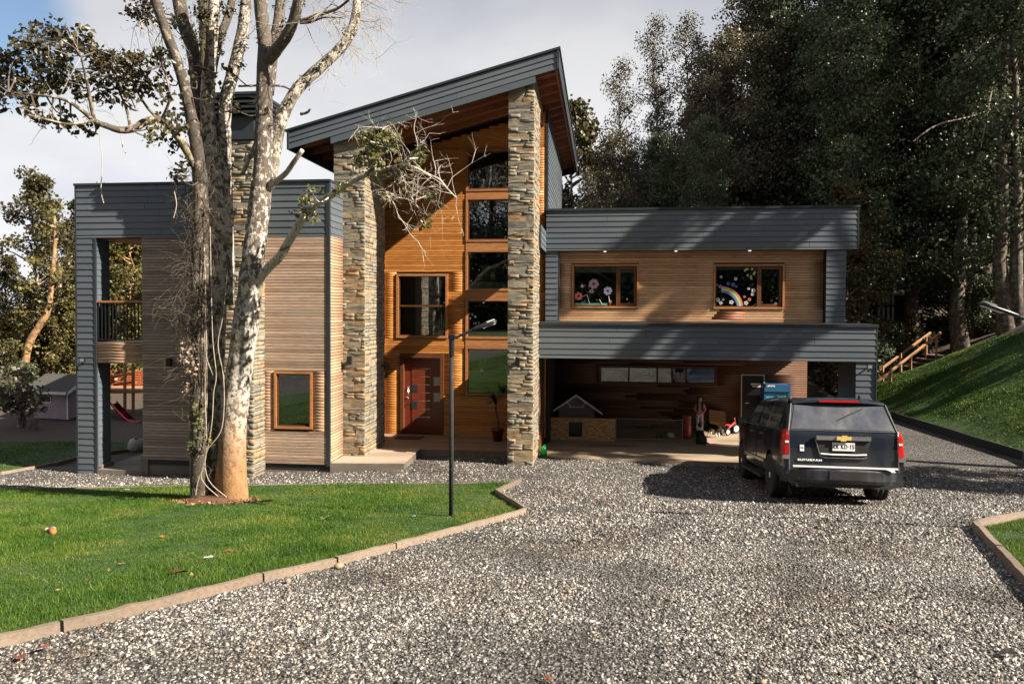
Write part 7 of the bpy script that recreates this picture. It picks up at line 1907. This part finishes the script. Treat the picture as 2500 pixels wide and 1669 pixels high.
# ================================================================== left background
ph = empty('playhouse', at(125, 1037, 27.5), 0, 'small pink wooden playhouse with dark shingle roof left of the house', 'playhouse'); ph.location.z = Gs(ph.location.x, 27.5); ph.rotation_euler.z = -0.25
pinkw = woodmat('pink_boards', [(0.34, 0.25, 0.31), (0.40, 0.30, 0.37), (0.45, 0.34, 0.41)])
PW, PDp, PH = 1.55, 1.5, 1.05
mb = MB(); holes_panel(mb, -PW/2, PW/2, 0, PH, 0, 0.05, [(-0.52, -0.02, 0.62, 0.98)]); mb.box(-PW/2, -PW/2 + 0.05, 0.05, PDp, 0, PH); mb.box(-PW/2, PW/2, PDp, PDp + 0.05, 0, PH)
bodyp = mb.build('front_wall', pinkw, ph)
# gable end with arched door faces right
mb = MB(); mb.add([(PW/2, 0, 0), (PW/2, PDp, 0), (PW/2, PDp, PH), (PW/2, PDp/2, PH + 0.45), (PW/2, 0, PH), (PW/2 - .05, 0, 0), (PW/2 - .05, PDp, 0), (PW/2 - .05, PDp, PH), (PW/2 - .05, PDp/2, PH + 0.45), (PW/2 - .05, 0, PH)], [(0, 1, 2, 3, 4), (9, 8, 7, 6, 5)]); mb.build('gable_wall', pinkw, ph)
mb = MB(); arch = [(PW/2 + 0.012, 0.52 + 0.0, 0.05), (PW/2 + 0.012, 1.02, 0.05)] + [(PW/2 + 0.012, 0.77 + 0.25*math.cos(a), 0.72 + 0.25*math.sin(a)) for a in np.linspace(0, math.pi, 9)]; mb.add(arch, [tuple(range(len(arch)))]); mb.build('door', M['dark_core'], ph)
for s in (0, 1):
    y0_, y1_ = (PDp/2, -0.28) if s == 0 else (PDp/2, PDp + 0.28); zr, ze_ = PH + 0.50, PH - 0.06 
    MB().add([(-PW/2 - .25, y0_, zr), (PW/2 + .25, y0_, zr), (PW/2 + .25, y1_, ze_), (-PW/2 - .25, y1_, ze_), (-PW/2 - .25, y0_, zr + .05), (PW/2 + .25, y0_, zr + .05), (PW/2 + .25, y1_, ze_ + .05), (-PW/2 - .25, y1_, ze_ + .05)], [(0, 1, 2, 3), (7, 6, 5, 4), (0, 4, 5, 1), (1, 5, 6, 2), (2, 6, 7, 3), (3, 7, 4, 0)]).build('roof', plain('dark_shingle', (0.055, 0.05, 0.045), 0.9, var=0.4, scale=14), ph)
    P = []
    for k in range(13):
        t = k/12; P.append((PW/2 + 0.262, y0_ + (y1_-y0_)*t, zr + (ze_-zr)*t + 0.03 - (0.05 if k % 2 else 0.09)))
    mb = MB(); vs = []
    for k in range(13):
        t = k/12; y = y0_ + (y1_-y0_)*t; z = zr + (ze_-zr)*t + 0.05; vs += [(PW/2 + .255, y, z), (PW/2 + .255, y, z - (0.07 if k % 2 else 0.12)), (PW/2 + .275, y, z), (PW/2 + .275, y, z - (0.07 if k % 2 else 0.12))]
    mb.add(vs, [f for k in range(12) for f in ((4*k+2, 4*k+3, 4*k+7, 4*k+6), (4*k, 4*k+4, 4*k+5, 4*k+1), (4*k, 4*k+2, 4*k+6, 4*k+4), (4*k+1, 4*k+5, 4*k+7, 4*k+3))]); mb.build('scalloped_trim', M['white'], ph)
MB().box(-PW/2 - .2, PW/2 + .2, -0.29, -0.27, PH - 0.10, PH + 0.0).build('eaves_trim', M['white'], ph)
MB().box(PW/2 - 0.06, PW/2 + 0.008, -0.01, -0.001, 0, PH).build('corner_board', M['white'], ph)
mb = MB(); holes_panel(mb, -0.56, 0.02, 0.58, 1.02, -0.02, -0.001, [(-0.52, -0.02, 0.62, 0.98)]); wp = mb.build('window', M['white'], ph); MB().box(-0.52, -0.02, 0.06, 0.07, 0.62, 0.98).build('pane', M['dark_core'], wp)
MB().box(-PW/2, PW/2, 0.1, PDp, 0.0, 0.03).build('floor', M['dark_core'], ph)
# wooden play frame: ladder left of the tower, platform and slide seen through the terrace
pf = empty('play_frame', at(275, 1030, 29), 0, 'wooden climbing frame with ladder, platform and red slide behind the left wing', 'play frame'); pf.location.z = Gs(pf.location.x, 29)
def L_(u, v, Y=29): p = at(u, v, Y); return p - Vector(pf.location)
lm = M['rail']
def stick(n_, a, b_, r, m=lm): return MB().tube([a, b_], r, 7).build(n_, m, pf)
stick('ladder_rail', L_(165, 1048), L_(197, 940), 0.05); stick('ladder_rail', L_(190, 1044, 29.6), L_(222, 930, 29.6), 0.05)
for k in range(6): t = k/5.5; stick('rung', L_(160 + 32*t, 1040 - 100*t, 28.9), L_(196 + 32*t, 1036 - 100*t, 29.7), 0.045)
pz = L_(300, 955).z
MB().box(L_(280, 955).x - 0.9, L_(345, 955).x + 0.5, -0.5, 0.9, pz, pz + 0.12).build('platform', lm, pf)
for u in (318, 338): stick('post', Vector((L_(u, 1000).x, -0.4, 0)), Vector((L_(u, 890).x, -0.4, pz + 1.3)), 0.06)
for v in (915, 936): stick('guard_rail', L_(278, v + 3, 28.6), L_(326, v - 4, 28.6), 0.05)
rslide = plain('red_slide', (0.50, 0.02, 0.035), 0.3)
sl = smooth_path([L_(276, 985, 28.4), L_(292, 1003, 28.0), L_(312, 1024, 27.6), L_(330, 1033, 27.3), L_(352, 1034, 27.0)], 4)
mb = MB(); vs = []
for p in sl: vs += [(p.x, p.y - 0.25, p.z + 0.10), (p.x, p.y - 0.22, p.z), (p.x, p.y + 0.22, p.z), (p.x, p.y + 0.25, p.z + 0.10)]
fs = []
for k in range(len(sl)-1):
    for j in range(3): a = 4*k + j; fs += [(a, a+1, a+5, a+4), (a+4, a+5, a+1, a)]
mb.add(vs, fs); mb.tube([(p.x, p.y - 0.25, p.z + 0.10) for p in sl], 0.035, 6); mb.build('slide', rslide, pf, smooth=True)
# red mesh fence far left
for (u0, u1, Y, lab) in ((-60, 60, 32, 'orange red mesh fence left of the playhouse'), (262, 350, 36, 'orange red mesh fence behind the slide')):
    a, b_ = at(u0, 1015, Y), at(u1, 1015, Y); f = empty('mesh_fence', (a.x, Y, Gs(a.x, Y)), 0, lab, 'fence', 'orange mesh fences'); W_ = b_.x - a.x
    om = plain('orange_mesh', (0.42, 0.10, 0.03), 0.7); 
    for k in range(9): MB().box(0, W_, -0.01, 0.01, 0.05 + 0.12*k, 0.05 + 0.12*k + 0.085).build('mesh_band', om, f)
    for x in (0.05, W_*0.5, W_ - 0.05): MB().tube([(x, 0.03, -0.2), (x, 0.03, 1.2)], 0.03, 6).build('fence_post', M['rail'], f)
# boulder on the slab
bo = empty('boulder', at(336, 1098, 21.5), 0, 'pale boulder behind the terrace slab', 'boulder'); bo.location.z = Gs(bo.location.x, 21.5)
mb = MB(); ball(mb, (0, 0, 0.12), 0.3, Matrix.Identity(4), (1, .8, .8)); mb.v = [(x + random.gauss(0, .025), y + random.gauss(0, .025), z + random.gauss(0, .02)) for x, y, z in mb.v]; mb.build('rock', plain('pale_rock', (0.32, 0.31, 0.29), 0.9, var=0.25), bo, smooth=True)

# ================================================================== right background: stairs and shed
YS = 30.6
s0, s1_ = at(2144, 975, YS), at(2290, 868, YS + 1.5)
sa = empty('garden_stairs', (s0.x, s0.y, s0.z), 0, 'wooden steps with two handrails climbing the grassy bank', 'stairs'); so = Vector(sa.location)
for (pts, r0, r1) in (([(2174.5, 904, 953), (2223.6, 866, 916), (2286, 822, 869)], (2140, 933), (2296, 812)), ([(2155, 893, 940), (2199, 862, 911), (2261, 822, 873)], (2140, 909), (2272, 812))):
    Y0 = YS if pts[0][0] > 2170 else YS + 0.9
    mb = MB(); mb.tube([at(r0[0], r0[1], Y0) - so, at(r1[0], r1[1], Y0 + 1.6) - so], 0.06, 4); mb.build('handrail', M['rail'], sa)
    for u, vt, vb in pts:
        Yp = Y0 + (u - 2144)/150*1.6; MB().tube([at(u, vb + 14, Yp) - so, at(u, vt, Yp) - so], 0.055, 4).build('post', M['rail'], sa)
for k in range(11):
    t = k/10; p = s0.lerp(s1_, t) - so; MB().box(p.x - 0.1, p.x + 0.34, p.y - 0.1, p.y + 1.2, p.z - 0.05, p.z + 0.02).build('step', M['plank'], sa)
MB().tube([s0 - so + Vector((0, -0.12, -0.15)), s1_ - so + Vector((0.2, -0.12, -0.1))], 0.09, 4).build('stringer', M['dark_core'], sa)
YH = 38.0
sh0, sh1 = at(2142, 778, YH), at(2245, 720, YH)
sd = empty('shed', (sh0.x, YH, min(Gs(sh0.x, YH), sh0.z)), 0, 'shed of pale corrugated sheets among the dark trunks', 'shed'); so = Vector(sd.location); zt_ = sh1.z - so.z
cor = plain('pale_sheet', (0.78, 0.78, 0.78), 0.5, 0.0)
w = sh1.x - sh0.x
for k in range(9):
    if k in (4, 5): continue
    MB().box(w*k/9 + 0.03, w*(k+1)/9 - 0.10, 0, 0.05, 0.0 if k < 4 else zt_ - 0.55, zt_ - 0.05).build('sheet', cor, sd)
MB().box(-0.1, w + 0.1, -0.3, 2, zt_, zt_ + 0.1).build('roof', cor, sd); MB().box(0, w, 0.08, 2, -0.5, zt_ - 0.01).build('wall', M['dark_core'], sd)
MB().box(0, w, -0.02, -0.001, zt_ - 0.62, zt_ - 0.52).build('cross_rail', M['dark_core'], sd)

# ================================================================== small things on the grass and gravel
def small(name, u, v, label, cat): p = groundP(u, v); return empty(name, (p.x, p.y, p.z + 0.012), random.uniform(0, 6), label, cat)
dl = small('doll', 118, 1226, 'small doll with orange hair lying on the front lawn', 'doll')
for nm, c, r, m_ in (('head', (0.10, 0, 0.05), 0.055, plain('orange_wool', (0.55, 0.12, 0.03), 0.9)), ('torso', (0.0, 0, 0.045), 0.06, plain('doll_dress', (0.10, 0.09, 0.11), 0.9, var=0.8, scale=20)), ('leg', (-0.10, 0.035, 0.035), 0.04, skinm), ('leg', (-0.10, -0.035, 0.035), 0.04, skinm)):
    mb = MB(); ball(mb, c, r, Matrix.Identity(4), (1.3, 0.8, 0.8)); mb.build(nm, m_, dl, smooth=True)
def scrap(name, u, v, label, cat, col, s):
    o = small(name, u, v, label, cat); mb = MB(); n = 7
    pts = [(s*(0.7 + 0.5*random.random())*math.cos(2*math.pi*k/n), s*0.7*(0.7 + 0.5*random.random())*math.sin(2*math.pi*k/n), 0.02 + random.uniform(0, 0.5*s)) for k in range(n)]
    mb.add(pts + [(0, 0, 0.03)], [(k, (k+1) % n, n) for k in range(n)] + [((k+1) % n, k, n) for k in range(n)]); mb.build('sheet' if cat != 'leaf' else 'blade', plain(name + '_col', col, 0.7, var=0.25, scale=20), o)
scrap('paper_scrap', 478, 1286, 'white scrap of paper on the lawn near the edging', 'paper', (0.62, 0.66, 0.70), 0.055)
scrap('fallen_leaf', 412, 1322, 'curled brown leaf on the lawn close to the edging', 'leaf', (0.11, 0.05, 0.03), 0.075)
scrap('fallen_leaf', 525, 1270, 'reddish leaf on the lawn right of the paper scrap', 'leaf', (0.28, 0.11, 0.05), 0.05)
scrap('fallen_leaf', 372, 1237, 'orange leaf on the lawn below the tree', 'leaf', (0.40, 0.20, 0.04), 0.045)
scrap('fallen_branch', 748, 1195, 'leafy twig lying on the middle of the lawn', 'twig', (0.16, 0.18, 0.05), 0.11)
scrap('blue_scrap', 950, 1189, 'light blue scrap on the lawn left of the lamp post', 'litter', (0.30, 0.50, 0.62), 0.05)
scrap('white_ball', 291, 1127, 'small white object on the far lawn left of the tree', 'litter', (0.6, 0.6, 0.65), 0.05)
scrap('fallen_leaf', 680, 1247, 'pink brown leaf on the lawn right of centre', 'leaf', (0.30, 0.15, 0.10), 0.045)
scrap('fallen_leaf', 278, 1300, 'pale tan leaf on the lawn at left', 'leaf', (0.34, 0.2, 0.12), 0.04)
scrap('fallen_leaf', 95, 1498, 'red brown leaf on the gravel beside the edging', 'leaf', (0.24, 0.07, 0.04), 0.05)
scrap('fallen_leaf', 45, 1520, 'second red brown leaf on the gravel at the lower left', 'leaf', (0.26, 0.08, 0.04), 0.05)
scrap('fallen_leaf', 1258, 1620*0.968, 'rust leaf on the gravel at the bottom middle', 'leaf', (0.26, 0.10, 0.05), 0.03)
for u, v, r, lab in ((778, 1304, 0.05, 'round beige stone against the lawn edging'), (660, 1338, 0.035, 'flat pale stone under the lawn edging'), (1305, 1362, 0.028, 'large tan pebble in the gravel left of centre'), (1750, 1640*0.958, 0.022, 'ochre pebble in the gravel at the bottom')):
    o = small('stone', u, v, lab, 'stone'); mb = MB(); ball(mb, (0, 0, r*0.4), r, Matrix.Identity(4), (1.2, .9, .7)); mb.build('pebble', plain('beige_stone', (0.24, 0.18, 0.115), 0.7), o, smooth=True)
n_ = 150
lx = RNG.uniform(-4, 9, n_); ly = RNG.uniform(4.5, 13, n_); C = np.stack([lx, ly, G(lx, ly) + 0.03], 1)
tag(link('leaf_litter', leaves_mesh('leaf_litter', C, 0.035, mk_leaf('litter_leaf', [(0.10, 0.045, 0.02), (0.22, 0.11, 0.04), (0.30, 0.20, 0.07), (0.14, 0.14, 0.04)], 0.1, 0.6), RNG.random(n_))), kind='stuff')
scrap('fallen_stick', 2310, 1510, 'dark stick lying on the gravel at lower right', 'stick', (0.03, 0.022, 0.018), 0.06)
